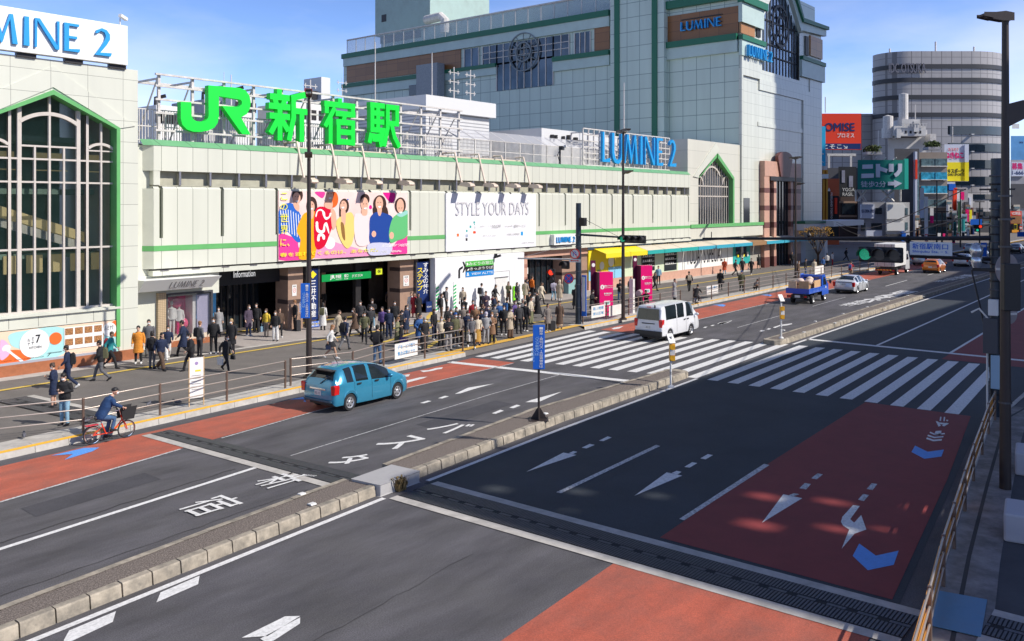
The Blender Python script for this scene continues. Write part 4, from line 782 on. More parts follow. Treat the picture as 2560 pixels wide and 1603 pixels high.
def barfence(label, x0, x1, y, z0, z1, st, hood):
    t = thing('roof_fence', label, 'fence', (x0,y,z0)); setpar(t)
    b = B(mSteelW); n = int((x1-x0)/st)
    for k in range(n+1): x = x0+k*st; b.box(x-.018, x+.018, y-.018, y+.018, z0, z1)
    for z in (z0+.15, (z0+z1)/2, z1): b.box(x0, x1, y-.03, y+.03, z-.025, z+.025)
    PT(b, 'bars'); b = B(mSteelW)
    n = int((x1-x0)/1.745)
    for k in range(n+1):
        x = x0+k*1.745; b.box(x-.05, x+.05, y-.06, y+.04, z0-.2, z1+.03)
        if hood: b.tube((x,y,z1),(x,y+1.5,z1+.8),.045,6)
    PT(b, 'posts')
    if hood:
        b = B(mat('mesh_screen', (.55,.55,.57), .5, alpha=.55)); b.add([(x0,y,z1+.04),(x1,y,z1+.04),(x1,y+1.5,z1+.84),(x0,y+1.5,z1+.84)], [(0,1,2,3)]); PT(b, 'screen')
    return t
barfence('white bar fence on the roof behind the green station letters', 22.3, 46, 43.4, 10.7, 12.45, .16, False)
barfence('white bar fence with slanting mesh hood on the roof to the right of the letters', 46.2, 69.5, 42.95, 10.7, 12.3, .14, True)
# floodlights
mCreamL = mat('cream_lamp', (.68,.56,.46), .45, var=.05, vs=3)
xf = [PY(p,0,41.5)[0] for p in (761,846.6,923,1003,1155,1214,1271,1326)]
t0 = thing('floodlight', '', 'floodlight', (0,0,0), group='cream floodlights on bent arms over the billboards')
b = B(mCreamL); b.path([(0,44.1,11.15),(0,42.2,11.15),(0,41.5,8.95)], .075, 8); b.tube((0,43.4,10.8),(0,43.4,11.15),.06); o = b.build('arm', parent=t0, smooth=50)
b = B(mCreamL); b.prism([(41.55,8.86),(41.4,9.02),(40.9,9.05),(40.55,8.92),(40.5,8.78),(40.8,8.74)], 'x', -.24, .24); o = b.build('lamp_head', parent=t0, bevel=.03)
ords = ['first','second','third','fourth']
for i, x in enumerate(xf):
    o = t0 if i == 0 else dup(t0); o.location.x = x
    o['label'] = 'cream floodlight on bent arm, %s from the left over the %s billboard' % (ords[i % 4], 'colourful' if i < 4 else 'white')
b = B(mCreamL); b.box(xf[0]-1.5, xf[3]+.3, 43.35, 43.45, 10.85, 10.95); b.box(xf[0]-1.5, xf[3]+.3, 42.95-.2, 42.85, 10.85, 10.92); b.box(xf[4]-1, xf[7]+.3, 42.75, 42.85, 10.85, 10.95)
tag(b.build('lamp_rail'), 'cream steel rails along the roof edge carrying the floodlight arms', 'rail')
# LUMINE 2 frame sign
t = thing('rooftop_sign', 'blue LUMINE 2 letters on white steel lattice near right end of roof', 'sign', (67,42.6,10.8)); setpar(t)
z5 = lambda x, y: PY(1480+x/5.816, 320+y/5.816, 42.6); a = z5(118,498); c = z5(1195,162)
b = B(mSky); rom_y(b, 'LUMINE 2', a[0], z5(1200,0)[0], z5(1190,566)[1], z5(118,55)[1], 42.6, .25); PT(b, 'lettering')
b = B(mSteelW); xq0, xq1 = PY(1456,0,42.8)[0], PY(1672,0,42.8)[0]; zq0, zq1 = 10.9, z5(118,55)[1]+.15
n = 18
for k in range(n+1): x = xq0+(xq1-xq0)*k/n; b.box(x-.05, x+.05, 42.7, 42.8, zq0, zq1)
for k in range(7): z = zq0+(zq1-zq0)*k/6; b.box(xq0, xq1, 42.68, 42.76, z-.045, z+.045)
for k in range(0,n+1,3): x = xq0+(xq1-xq0)*k/n; b.box(x-.06,x+.06,43.9,44.0,zq0,zq1-.3); b.box(x-.04,x+.04,42.8,43.9,zq1-.4,zq1-.3)
PT(b, 'frame')
b = B(mDk2, mOff); q = PY(1400,400,42.6); b.tube((q[0],42.6,10.8),(q[0],42.6,12.0),.06); b.ob((q[0]+.1,42.5,12.15),(.7,.3,.3),.4); b.m(mOff).ob((q[0]+.4,42.35,12.3),(.3,.2,.2),.4); b.m(mDk2).path([(q[0]-.05,42.6,11.9),(q[0]-.35,42.6,11.6),(q[0]-.1,42.6,11.1)],.03)
tag(b.build('security_camera'), 'large black camera on a post at the roof edge left of the blue roof letters', 'camera')
# ---------------------------------------------------------------- rooftop plant building (white, between letters and tower)
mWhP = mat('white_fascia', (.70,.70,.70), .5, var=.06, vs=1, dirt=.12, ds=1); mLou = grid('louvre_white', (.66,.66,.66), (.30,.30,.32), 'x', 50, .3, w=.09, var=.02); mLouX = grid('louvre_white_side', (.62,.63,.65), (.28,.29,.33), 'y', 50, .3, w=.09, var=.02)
YP = 52.0
pc = PY(1065,236,YP); pr = PY(1240,259,YP); pz = PY(1065,275,YP)[1]
t = thing('plant_building', 'white rooftop plant building with louvred walls below the tower', 'building', (pc[0],YP,10.6)); setpar(t)
b = B(mWhP); b.box(pc[0], pr[0], YP, YP+16, pz, pc[1]); PT(b, 'fascia')
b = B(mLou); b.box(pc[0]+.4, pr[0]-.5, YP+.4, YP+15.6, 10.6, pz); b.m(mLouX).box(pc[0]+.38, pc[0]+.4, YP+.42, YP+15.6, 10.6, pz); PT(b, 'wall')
pa = PY(1354,320,48); pb = PY(1478,352,48)
t = thing('plant_building', 'low white rooftop box with pipes left of the blue roof letters', 'building', (pa[0],48,10.6)); setpar(t)
b = B(mWhP); b.box(pa[0], pb[0]+5, 48, 66, 10.6, pa[1]); PT(b, 'wall')
b = B(mDk2); 
for px, py, r in ((1377,342,.18),(1386,343,.18),(1405,345,.15),(1420,349,.4),(1436,352,.3)): q = PY(px,py,48); b.box(q[0]-r*.6,q[0]+r*.6,47.7,48,q[1]-r,q[1]+r)
b.path([(PY(1425,0,48)[0],47.7,PY(1425,352,48)[1]),(PY(1470,0,48)[0],47.7,PY(1470,356,48)[1])],.1); PT(b, 'vent')
random.seed(3)
for i, (px, w, py, Y, lb) in enumerate(((390,40,262,60,'low grey rooftop shed behind the fence at far left of the station roof'),(510,60,248,64,'grey rooftop box behind the green JR logo'),(590,30,238,62,'pale rooftop stair box right of the JR logo'),(735,60,255,58,'white louvred rooftop box between the green characters'),(1010,50,292,56,'low grey rooftop unit beside the last green character'))):
    a = PY(px,py,Y); c = PY(px+w*1.6,py,Y); t = thing('rooftop_unit', lb, 'rooftop unit', (a[0],Y,10.6)); setpar(t)
    b = B([mOff, mat('unit_grey',(.36,.36,.38),.6,var=.1), mWhP][i % 3]); b.box(a[0], c[0], Y, Y+5, 10.6, a[1]); PT(b, 'casing', bevel=.04)
    b = B(mDk2); n = 5
    for k in range(n): x = a[0]+(c[0]-a[0])*(k+.5)/n; b.box(x-.25, x+.25, Y-.05, Y, a[1]-1.3, a[1]-.5)
    b.path([(a[0]+.5,Y+1,a[1]),(a[0]+.5,Y+1,a[1]+.6),(a[0]+1.1,Y+.6,a[1]+.8)],.14); PT(b, 'grille')
for i,(px, y0, y1, Y, r, lb, nx) in enumerate(((938,250,105,50,.06,'tall white flagpole rising in front of the left end of the tower',0),(1080,236,132,52.2,.07,'white flagpole on the corner of the plant building',0),(1135,245,168,53,.09,'left antenna mast with crossbars on the plant building',3),(1176,250,175,53,.09,'right antenna mast with crossbars on the plant building',3),(560,225,180,60,.04,'thin left antenna above the JR logo',0),(578,215,187,62,.09,'short thick antenna above the JR logo',0),(1560,330,207,44,.07,'tall grey flagpole behind the blue roof letters',0),(776,215,200,58,.1,'short twin antenna left of the pale chimney',1),(855,225,195,70,.05,'aerial right of the pale chimney',2))):
    q0, q1 = PY(px,y0,Y), PY(px,y1,Y); b = B(mSteelW); b.tube((q0[0],Y,min(q0[1],14)),(q0[0],Y,q1[1]),r,7,r*.5)
    for k in range(nx): z = q1[1]-.5-k*.8; b.tube((q0[0]-.7,Y,z),(q0[0]+.7,Y,z),.035,5); b.tube((q0[0]-.5,Y,z-.2),(q0[0]-.5,Y,z+.2),.05,5); b.tube((q0[0]+.5,Y,z-.2),(q0[0]+.5,Y,z+.2),.05,5)
    tag(b.build('antenna_mast'), lb, 'mast')
q = PY(803,192,75); q2 = PY(826,192,75); b = B(mWhP); b.box(q[0], q2[0], 75, 78, 8, q[1]); b.m(mDk2).box(q[0]-.8,q[0]-.1,75.5,76,12,q[1]-1.5); tag(b.build('chimney_tower', bevel=.05), 'pale square chimney tower behind the green characters', 'chimney')
# ---------------------------------------------------------------- tower
XT = 91.7; mTow = grid('tower_green', (.53,.63,.56), (.19,.27,.25), 'y', 1.75, 1.75, w=.07, ou=42.5, ov=.3, var=.07, rough=.3)
mTowS = grid('tower_face', (.60,.62,.55), (.36,.38,.33), 'x', 1.0, 1.25, w=.035, ou=XT, ov=.3, var=.04, rough=.25)
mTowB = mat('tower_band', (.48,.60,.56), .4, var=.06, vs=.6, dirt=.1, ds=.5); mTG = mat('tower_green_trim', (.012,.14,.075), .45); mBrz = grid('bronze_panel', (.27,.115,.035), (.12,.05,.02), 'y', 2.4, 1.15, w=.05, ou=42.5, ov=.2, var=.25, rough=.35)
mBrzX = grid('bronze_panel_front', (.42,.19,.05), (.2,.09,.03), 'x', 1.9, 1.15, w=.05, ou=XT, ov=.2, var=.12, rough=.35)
mRef = mat('mirror_glass', (.06,.08,.10), .03, metal=.75, var=.5, vs=.25)
TY = lambda px, X=XT: PX(px,0,X)[0]; TZ = lambda px, py, X=XT: PX(px,py,X)[1]
t = thing('tower_building', 'tall pale green tiled tower with bronze panels behind the station', 'building', (XT,42.5,.2)); setpar(t)
yb0, yb1, yb2, yb3 = 42.5, TY(1660,XT), TY(1526,XT-1), TY(859,XT)
XR = PY(2052,0,42.5)[0]                        # right end of the sunlit face
zL = TZ(859,134); zMid = TZ(1700,0)+2; zTop = 42
zl1 = TZ(1848,100); zl2 = TZ(1848,88)
b = B(mTow)
b.box(XT, XT+24, yb1, yb3, .2, zL-.5); b.box(XT-1, XT+20, TY(1660,XT-1), yb2, .2, zTop); b.box(XT, XT+.5, yb0+.02, 43.3, .2, zTop-8); b.box(XT, XR, 43.3, yb1, .2, zTop-8); b.box(XR-.5,XR,yb0+.02,43.3,.2,zTop-12)
PT(b, 'wall')
# stepped bands on the shaded face: (px from, px to, y at px, colours)
b = B(mTG, mTowB)
def band(pxa, pxb, pya, dz, m, out=.3): z = TZ(pxa,pya); ya, yb = TY(pxa), TY(pxb); b.m(m).box(XT-out, XT, min(ya,yb), max(ya,yb), z-dz, z)
band(859,1526,137,.75,mTG,.5); band(862,1526,146,1.4,mTowB,.35)
band(859,1065,212,.6,mTG,.5); band(859,1065,219,1.5,mTowB,.3); band(1115,1243,176,.5,mTG,.5); band(1115,1243,180,1.3,mTowB,.3)
band(1385,1526,144,.6,mTG,.5); band(1385,1526,151,1.5,mTowB,.3)
band(1662,1846,109,.7,mTG,.6); band(1662,1846,116,1.7,mTowB,.4); band(1662,1846,8,.9,mTG,.6)
for px in (1543,1637): y = TY(px,XT-1); b.m(mTG).box(XT-1.15, XT-.98, y-.35, y+.35, .2, zTop)
PT(b, 'green_band')
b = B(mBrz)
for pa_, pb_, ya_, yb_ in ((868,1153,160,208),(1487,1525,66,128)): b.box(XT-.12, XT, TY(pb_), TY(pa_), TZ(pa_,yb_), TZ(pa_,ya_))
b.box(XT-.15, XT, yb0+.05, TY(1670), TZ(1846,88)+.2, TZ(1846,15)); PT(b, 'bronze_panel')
b = B(mRef)
zA, zB_, zC = TZ(1243,98), TZ(1243,168), TZ(1243,228)
b.box(XT-.08, XT, TY(1198), TY(1162), TZ(1162,174), TZ(1162,124)); b.box(XT-.08, XT, TY(1424), TY(1208), TZ(1208,168), TZ(1208,118)); b.box(XT-.08, XT, TY(1384), TY(1243), zC, zB_+.5); b.box(XT-.08,XT,TY(1477),TY(1438),TZ(1438,138),TZ(1438,84)); PT(b, 'window')
b = B(mMull)
def ml(pa_, pb_, zlo, zhi, n):
    for k in range(n+1): y = TY(pa_)+(TY(pb_)-TY(pa_))*k/n; b.box(XT-.16, XT-.09, y-.07, y+.07, zlo, zhi)
ml(1162,1198,TZ(1162,174),TZ(1162,124),2); ml(1208,1243,TZ(1208,168),TZ(1208,118),2); ml(1243,1384,zC,TZ(1208,118),8); ml(1384,1424,TZ(1208,168),TZ(1208,118),2); ml(1438,1477,TZ(1438,138),TZ(1438,84),3)
for z in (TZ(1208,135),TZ(1208,150)): b.box(XT-.15, XT-.1, TY(1424), TY(1208), z-.05, z+.05)
PT(b, 'mullion')
yc, zc_ = PX(1313,131,XT); b = B(mat('reflection_grey', (.20,.24,.26), .5)); rr = 2.6  # emblem reflected in the glass, built as raised rings and bars
b.ring((yc,zc_), rr-.14, rr, 'x', XT-.5, XT-.3, 32); b.ring((yc,zc_), rr*.45, rr*.52, 'x', XT-.5, XT-.3, 24)
for k in range(12): a = k*pi/6; b.ob((XT-.4, yc+cos(a)*rr*.75, zc_+sin(a)*rr*.75), (.08, rr*.5, .07), 0, 0, a)
for d in (-.5,.5): b.ob((XT-.4,yc+d,zc_),(.1,.12,2.4)); b.ob((XT-.4,yc,zc_+d),(.1,2.4,.12))
PT(b, 'reflected_emblem')
# sunlit face details
b = B(mTowS); gx0, gx1 = PY(1904,0,42.5)[0], PY(1998,0,42.5)[0]; FZ = lambda px, py: PY(px,py,42.5)[1]; FX = lambda px: PY(px,0,42.5)[0]
zg0 = FZ(1920,180); b.box(XT, gx0, 42.45, 42.52, .2, zTop-8); b.box(gx1, XR, 42.45, 42.52, .2, zTop-12); b.box(gx0, gx1, 42.45, 42.52, .2, zg0); xg = (gx0+gx1)/2
zsh = FZ(1998,90); zap = FZ(1955,-70); b.prism([(gx0,zsh),(xg,zap),(xg,zTop),(XT,zTop),(XT,zTop-8),(gx0,zTop-8)], 'y', 42.45, 42.52)
PT(b, 'front_face')
b = B(mTowS); b.box(XT-.02, FX(1895), 42.2, 42.45, FZ(1895,199), FZ(1895,102)); b.box(FX(1895), FX(2022), 42.3, 42.45, FZ(1895,199)-1.2, FZ(1895,199)+.1); b.box(FX(2005), FX(2022), 42.3, 42.45, .2, FZ(1895,199)-1.2); b.box(FX(2022),XR,42.35,42.45,.2,FZ(2030,170)); b.box(FX(1893), FX(2013), 42.36, 42.45, FZ(1893,315), FZ(1893,315)+.5); b.box(FX(2009), FX(2013), 42.36, 42.45, .2, FZ(1893,315)); b.box(FX(1846)+.02, FX(1850), 42.1, 42.45, .2, FZ(1850,116)-2.5); PT(b, 'front_panel')
b = B(mat('gable_glass', (.30,.37,.45), .06, metal=.55, var=.35, vs=.4)); b.prism([(gx0,zg0),(gx1,zg0),(gx1,zsh),(xg,zap),(gx0,zsh)], 'y', 42.9, 42.95); PT(b, 'gable_window')
b = B(mDk2)
for k in range(13): x = gx0+(gx1-gx0)*k/12; b.box(x-.06, x+.06, 42.7, 42.8, zg0, zsh+(zap-zsh)*(1-abs(x-xg)/(xg-gx0)))
for z in (FZ(1950,118), FZ(1950,146), FZ(1950,60)): b.box(gx0, gx1, 42.72, 42.78, z-.06, z+.06)
q = PY(1951,66,42.6); b.ring(q, 2.3, 2.6, 'y', 42.55, 42.65, 32); b.ring(q, 1.0, 1.25, 'y', 42.55, 42.65, 24)
for k in range(8): a = k*pi/4; b.ob((q[0]+cos(a)*1.7,42.6,q[1]+sin(a)*1.7), (1.3,.08,.14), 0, -a)
PT(b, 'lattice')
b = B(mTG, mTowB); 
b.box(XT-.3, FX(1905), 41.95, 42.45, FZ(1850,88)-.55, FZ(1850,88)); b.m(mTowB).box(XT-.2, FX(1905), 42.1, 42.45, FZ(1850,88)-2.3, FZ(1850,88)-.55)
b.m(mTG).box(gx1, XR+.5, 41.95, 42.45, FZ(2005,142)-.5, FZ(2005,142)); b.m(mTowB).box(gx1, XR+.5, 42.1, 42.45, FZ(2005,142)-2.6, FZ(2005,142)-.5)
for s in (0,1):
    x0_, x1_ = (gx1+.2, XR+1) if s else (gx0-1, XT-.6); z0_, z1_ = FZ(2000,48), FZ(2056,68)
b.m(mTG).prism([(gx1-.3,FZ(1998,48)),(XR+1,FZ(2056,68)),(XR+1,FZ(2056,76)),(gx1-.3,FZ(1998,58))], 'y', 41.7, 42.5); b.m(mTowB).prism([(gx1-.3,FZ(1998,58)),(XR+.7,FZ(2056,76)),(XR+.7,FZ(2056,92)),(gx1-.3,FZ(1998,78))], 'y', 42.0, 42.5)
b.m(mTG).prism([(gx1-.3,FZ(1998,48)),(gx1-.3,FZ(1998,58)),(xg,zap+.2),(xg,zap+1.8)], 'y', 41.7, 42.5); b.m(mTowB).prism([(gx1-.3,FZ(1998,58)),(gx1-.3,FZ(1998,85)),(xg,zap-.6),(xg,zap+.2)], 'y', 42.0, 42.5)
zq_ = FZ(1850,8); b.m(mTG).box(XT-.5, FX(1905), 41.7, 42.5, zq_, zq_+.8); b.m(mTowB).box(XT-.35, gx0-.4, 42.0, 42.45, zq_-2.2, zq_)
PT(b, 'cornice')
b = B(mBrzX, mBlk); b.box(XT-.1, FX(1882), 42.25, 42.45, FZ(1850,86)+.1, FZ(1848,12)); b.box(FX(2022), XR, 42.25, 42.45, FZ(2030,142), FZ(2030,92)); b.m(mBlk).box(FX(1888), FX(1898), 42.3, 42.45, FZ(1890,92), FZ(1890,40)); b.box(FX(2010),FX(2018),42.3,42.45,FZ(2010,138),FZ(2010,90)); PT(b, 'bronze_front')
# rooftop of the low wing: lift house, glazed rail
t = thing('lift_house', 'large blank pale green roof block at the left of the tower roof', 'rooftop block', (XT+6,100,30)); setpar(t)
b = B(mat('stained_green', (.38,.50,.47), .6, var=.12, vs=.4, dirt=.35, ds=.4)); X6 = XT+5; b.box(X6, X6+14, PX(1075,0,X6)[0], PX(938,0,X6)[0], PX(938,92,X6)[1], 52); b.box(X6+.6, X6+13, PX(1070,0,X6)[0], PX(946,0,X6)[0], zL-.6, PX(938,92,X6)[1]); b.box(X6,X6+12,PX(1530,0,X6)[0],PX(1070,0,X6)[0],zL-.6,PX(1160,45,X6)[1]); PT(b, 'wall')
b = B(mDk2, mTubeS); b.box(X6-.03, X6, PX(966,0,X6)[0], PX(954,0,X6)[0], PX(954,56,X6)[1], PX(954,38,X6)[1]); b.box(X6+.4,X6+.6,PX(1045,0,X6)[0], PX(946,0,X6)[0],PX(938,92,X6)[1]-1.2,PX(938,92,X6)[1]-.1); PT(b, 'opening')
b = B(mSteelW); y_ = PX(1112,0,X6-1)[0]; b.path([(X6-1,y_+4,PX(1080,48,X6-1)[1]),(X6-1,y_+.8,PX(1110,40,X6-1)[1]),(X6-1,y_,PX(1115,50,X6-1)[1]),(X6-1,y_,PX(1115,82,X6-1)[1])], .7, 10); PT(b, 'duct')
t = thing('roof_railing', 'white pipe railing with glass screens along the tower roof edge', 'railing', (XT,80,zL)); setpar(t)
ye0, ye1 = TY(1526)+.2, yb3-.5; b = B(mSteelW); b.tube((XT+.3,ye0,zL+2.1),(XT+.3,ye1,zL+2.1),.13)
for k in range(24): y = ye0+(ye1-ye0)*k/23; b.tube((XT+.3,y,zL-.6),(XT+.3,y,zL+2.1),.06,6)
PT(b, 'rail')
b = B(mat('rail_glass', (.5,.58,.62), .1, alpha=.35)); b.box(XT+.32, XT+.34, ye0, ye1, zL-.5, zL+2); PT(b, 'glass_screen')
b = B(mat('corrugated_grey', (.28,.30,.32), .5, var=.2, vs=6)); yk = TY(1090); b.box(XT-2, XT-.5, TY(1117), TY(1065), 18, TZ(1065,168)); b.m(mGlassD).box(XT-.4,XT,TY(1065),TY(1027),TZ(1030,240),TZ(1030,214)); tag(b.build('service_shaft'), 'grey corrugated service shaft on the shaded tower wall above plant building', 'shaft')
# tower signs
t = thing('wall_sign', 'blue LUMINE lettering on the bronze panel high on the tower', 'sign', (XT-.2,60,30)); setpar(t)
ya_, yb_ = TY(1706), TY(1808); z_0, z_1 = TZ(1706,80), TZ(1706,58)
b = B(mSky); roman(b, 'LUMINE', (XT-.25,ya_,z_0), (0,-(ya_-yb_),0), (0,0,z_1-z_0), (-1,0,0), .3); PT(b, 'lettering')
b = B(mDk2); [b.box(XT-.28,XT-.18,yb_,ya_,z,z+.08) for z in (z_0+.5,z_0+1.3)]; PT(b, 'bracket')
t = thing('wall_sign', 'small blue LUMINE 2 lettering at the sunlit corner of the tower', 'sign', (95,42,25)); setpar(t)
b = B(mSky); rom_y(b, 'LUMINE 2', FX(1855), FX(1914), FZ(1910,157), FZ(1858,114), 42.0, .4); PT(b, 'lettering')
# ---------------------------------------------------------------- gable block next to station front
t = thing('gable_block', 'cream tiled block with pointed arched window beside station front', 'building', (85,42.5,.2)); setpar(t)
GX = lambda px: PY(px,0,42.3)[0]; GZ = lambda px, py: PY(px,py,42.3)[1]
zt = GZ(1735,349); wx0, wx1 = GX(1746), GX(1831); wxa = GX(1791); wz0 = GZ(1746,563); wzs = GZ(1836,447); wza = GZ(1792,391)
mGT = grid('gable_tiles', (.62,.61,.53), (.36,.37,.31), 'x', 100, 1.8, w=.03, ou=0, ov=.4, var=.03, rough=.35)
b = B(mGT); b.box(79.3, wx0, 42.3, 43, 5, zt); b.box(wx1, XT-.05, 42.3, 43, 5, zt); b.prism([(wx0,wzs),(wxa,wza),(wx1,wzs),(wx1,zt),(wx0,zt)], 'y', 42.3, 43); b.box(wx0, wx1, 42.3, 43, 5, wz0)
b.box(79.3, 98.5, 42.0, 43, 4.0, 5.2); b.m(mCream).prism([(wx0-1.2,wzs),(wxa-.3,wza+1.4),(wxa+.6,wza+.75),(wxa,wza+.3),(wx0-.1,wzs-.1)], 'y', 42.2, 42.3); b.box(79.35,XT-.05,43,55,zt-.5,zt-.05); b.m(mGT).box(79.3,79.5,43,55,8,zt); PT(b, 'wall')
b = B(mGreen); b.box(79.3, 98.6, 41.9, 42.1, 5.15, 5.5); b.prism([(wxa,wza+.3),(wxa,wza-.2),(wx1-.2,wzs-.1),(wx1+.1,wzs+.1)], 'y', 42.1, 42.7); b.box(wx1-.25, wx1+.1, 42.1, 42.7, wz0, wzs); b.prism([(wxa,wza+.3),(wxa,wza-.1),(wx0,wzs-.1),(wx0,wzs+.15)], 'y', 42.2, 42.7); PT(b, 'green_trim')
b = B(mGlassD); b.prism([(wx0,wz0),(wx1,wz0),(wx1,wzs),(wxa,wza),(wx0,wzs)], 'y', 42.75, 42.8); PT(b, 'window')
b = B(mMull); n = 14
for k in range(n+1): x = wx0+(wx1-wx0-.25)*k/n; b.box(x-.04, x+.04, 42.6, 42.7, wz0, wzs+(wza-wzs)*max(0,1-abs(x-wxa)/(wx1-wxa))-.1)
for py in (491,466): z = GZ(1791,py); b.box(wx0, wx1-.25, 42.62, 42.69, z-.06, z+.06)
arch(b, GX(1786), GX(1806)-GX(1786), GZ(1786,440), GZ(1786,417)-GZ(1786,440), .18, 42.55, 42.68)
for px in (1753,1822): arch(b, GX(px), GX(1822)-GX(1812), GZ(px,462), .9, .16, 42.55, 42.68)
PT(b, 'mullion')
b = B(mGlassD, mTowS); b.box(FX(1857), FX(1872), 42.38, 42.44, GZ(1860,557), GZ(1860,495)); PT(b, 'side_window')
# pink stone entrance portal
t = thing('entrance_portal', 'pink stone portal with dark arched crest and tall glass at tower foot', 'portal', (100,42,.2)); setpar(t)
PXx = lambda px: PY(px,0,41.8)[0]; PZ = lambda px, py: PY(px,py,41.8)[1]
p0, p1, p2, p3, p4, p5 = [PXx(v) for v in (1912,1925,1936,1942,1976,2003)]
b = B(mPink, mMaroon)
zt1 = PZ(1915,402); zt0 = PZ(1915,440)
b.m(mPink).box(p0, p5, 41.8, 43, zt0, zt1)
for a, c in ((p0,p1),(p2,p3),(PXx(1978),PXx(1984)),(PXx(1992),p5)):
    b.m(mPink).box(a, c, 41.85, 43, .2, zt0)
    for z0_, z1_ in ((.2,1.4),(PZ(1920,570),PZ(1920,556)),(PZ(1920,526),PZ(1920,514)),(PZ(1920,482),PZ(1920,470))): b.m(mMaroon).box(a-.01, c+.01, 41.83, 42.9, z0_, z1_)
PT(b, 'pillar')
b = B(mMaroon); xm = PXx(1960); R = (PXx(1980)-PXx(1944))/2; b.prism([(xm-R*.6,zt0),(xm+R*.6,zt0)]+[(xm+R*cos(a*pi/12),PZ(1960,408)+(PZ(1960,392)-PZ(1960,408))*sin(a*pi/12)+.6) for a in range(13)], 'y', 41.6, 42); PT(b, 'crest')
b = B(mGlassD); b.box(p1, PXx(1992), 42.3, 42.4, .2, zt0); PT(b, 'window')
b = B(mDk2); [b.box(p1+(PXx(1992)-p1)*k/9-.05, p1+(PXx(1992)-p1)*k/9+.05, 42.2, 42.3, .2, zt0) for k in range(10)]; b.box(p1,p5,41.7,42,zt0-.5,zt0); PT(b, 'mullion')
# ---------------------------------------------------------------- shops under the ledge
t = thing('yellow_shop', 'bright yellow shop front with scalloped awning and painted mural', 'shop', (WX(1510),42.3,.2)); setpar(t)
b = B(mYelS, mPink); ys0, ys1 = WX(1469), WX(1558); b.box(ys0, ys1, 42.3, 42.8, 1.0, 3.6); b.m(mPink).box(ys0, WX(1913), 42.28, 42.8, .2, 1.0); PT(b, 'wall')
b = B(mat('mural_sky', (.25,.55,.78), .5), mat('mural_grass', (.12,.5,.08), .5), mWhite, mDk2)
b.m(MC['mural_sky']).box(ys0, ys0+.8, 42.27, 42.29, 1, 1.9); b.box(ys1-2.6, ys1, 42.27, 42.29, 1, 2.0); b.m(MC['mural_grass']).prism([(ys0+.6,1.0),(ys0+3.4,1.0),(ys0+3.2,1.7),(ys0+2.2,1.5),(ys0+1.4,1.9)], 'y', 42.26, 42.28)
b.m(mWhite).disc((ys0+2,2.2),.35,'y',42.26,42.28,14); b.disc((ys1-2.2,2.5),.45,'y',42.25,42.27,14); b.m(mDk2).box(ys0+4,ys0+4.06,42.27,42.29,1,3.3); b.box(ys0+5.4,ys0+5.46,42.27,42.29,1,3.3); PT(b, 'mural')
def awn(label, pa_, pb_, m, scal, zt_=3.75):
    x0, x1 = WX(pa_)+0, WX(pb_); T = thing('awning', label, 'awning', (x0,41.5,3)); setpar(T); b = B(m); yf = 40.9
    xs_ = x1-x0; b.add([(x0,42.2,zt_),(x1,42.2,zt_),(x1,yf,zt_-.4),(x0,yf,zt_-.4)], [(0,1,2,3)]); b.add([(x0,42.2,zt_-.04),(x1,42.2,zt_-.04),(x1,yf,zt_-.44),(x0,yf,zt_-.44)], [(0,1,2,3)]); PT(b, 'canopy')
    b = B(scal[0]); n = int(xs_/.3)
    if scal[1]:
        for k in range(n): a = x0+xs_*k/n; w = xs_/n; b.prism([(a,zt_-.4),(a,zt_-.72),(a+w*.25,zt_-.8),(a+w*.75,zt_-.8),(a+w,zt_-.72),(a+w,zt_-.4)], 'y', yf-.02, yf)
    else: b.box(x0, x1, yf-.03, yf, zt_-.75, zt_-.4)
    PT(b, 'valance')
mAwC = mat('awning_cream', (.62,.56,.45), .6); mCy = mat('awning_cyan', (.04,.36,.50), .5)
cuts = [1478,1541,1584]+[1584+(1712-1584)*k/3 for k in (1,2,3)]+[1712+(1850-1712)*k/3 for k in (1,2,3)]+[1886,1931,1960,2000]
od = ['first','second','third','fourth','fifth','sixth']
for i, (a, c) in enumerate(zip(cuts, cuts[1:])):
    if i < 2: awn('yellow scalloped shop awning, %s one from the left' % od[i], a, c-1, mYelS, (mYelS, 1))
    elif i < 5: awn('cream shop awning with dark teal edge, %s of its row' % od[i-2], a, c-1, mAwC, (mTeal, 0))
    elif i < 8: awn('cream shop awning with bright blue edge, %s of its row' % od[i-5], a, c-1, mAwC, (mCy, 0))
    elif i == 8: awn('brown striped awning above the teal framed shop', a, c-1, mat('awning_brown', (.25,.14,.06), .7), (mat('awning_brown2', (.3,.17,.08), .7), 1))
    else: awn('blue edged awning beside the pink stone portal, %s from the left' % od[i-9], a, c-1, mAwC, (mCy, 0))
t = thing('small_shop', 'pale green shop windows with shelves right of the yellow shop', 'shop', (WX(1620),42.3,.2)); setpar(t)
b = B(mat('pale_green', (.60,.68,.50), .5)); b.box(WX(1558), WX(1693), 42.3, 42.7, 1.0, 3.6); PT(b, 'wall')
b = B(mGlassD); b.box(WX(1601), WX(1634), 42.27, 42.29, 1.3, 3.3); b.box(WX(1658), WX(1689), 42.27, 42.29, 1.1, 3.3); PT(b, 'window')
b = B(mOff)
for a, c in ((1601,1634),(1658,1689)):
    for z in (1.7,2.15,2.6,3.0): b.box(WX(a)+.1, WX(c)-.1, 42.24, 42.27, z, z+.05); [b.box(WX(a)+.2+k*.35, WX(a)+.36+k*.35, 42.24, 42.27, z+.05, z+.2) for k in range(int((WX(c)-WX(a)-.5)/.35))]
PT(b, 'shelf')
t = thing('small_shop', 'white shop front with tall thin TODAY SPECIAL lettering', 'shop', (WX(1760),42.3,.2)); setpar(t)
b = B(mWhite); b.box(WX(1693), WX(1830), 42.3, 42.7, 1.0, 3.6); PT(b, 'wall'); b = B(mBlk); 
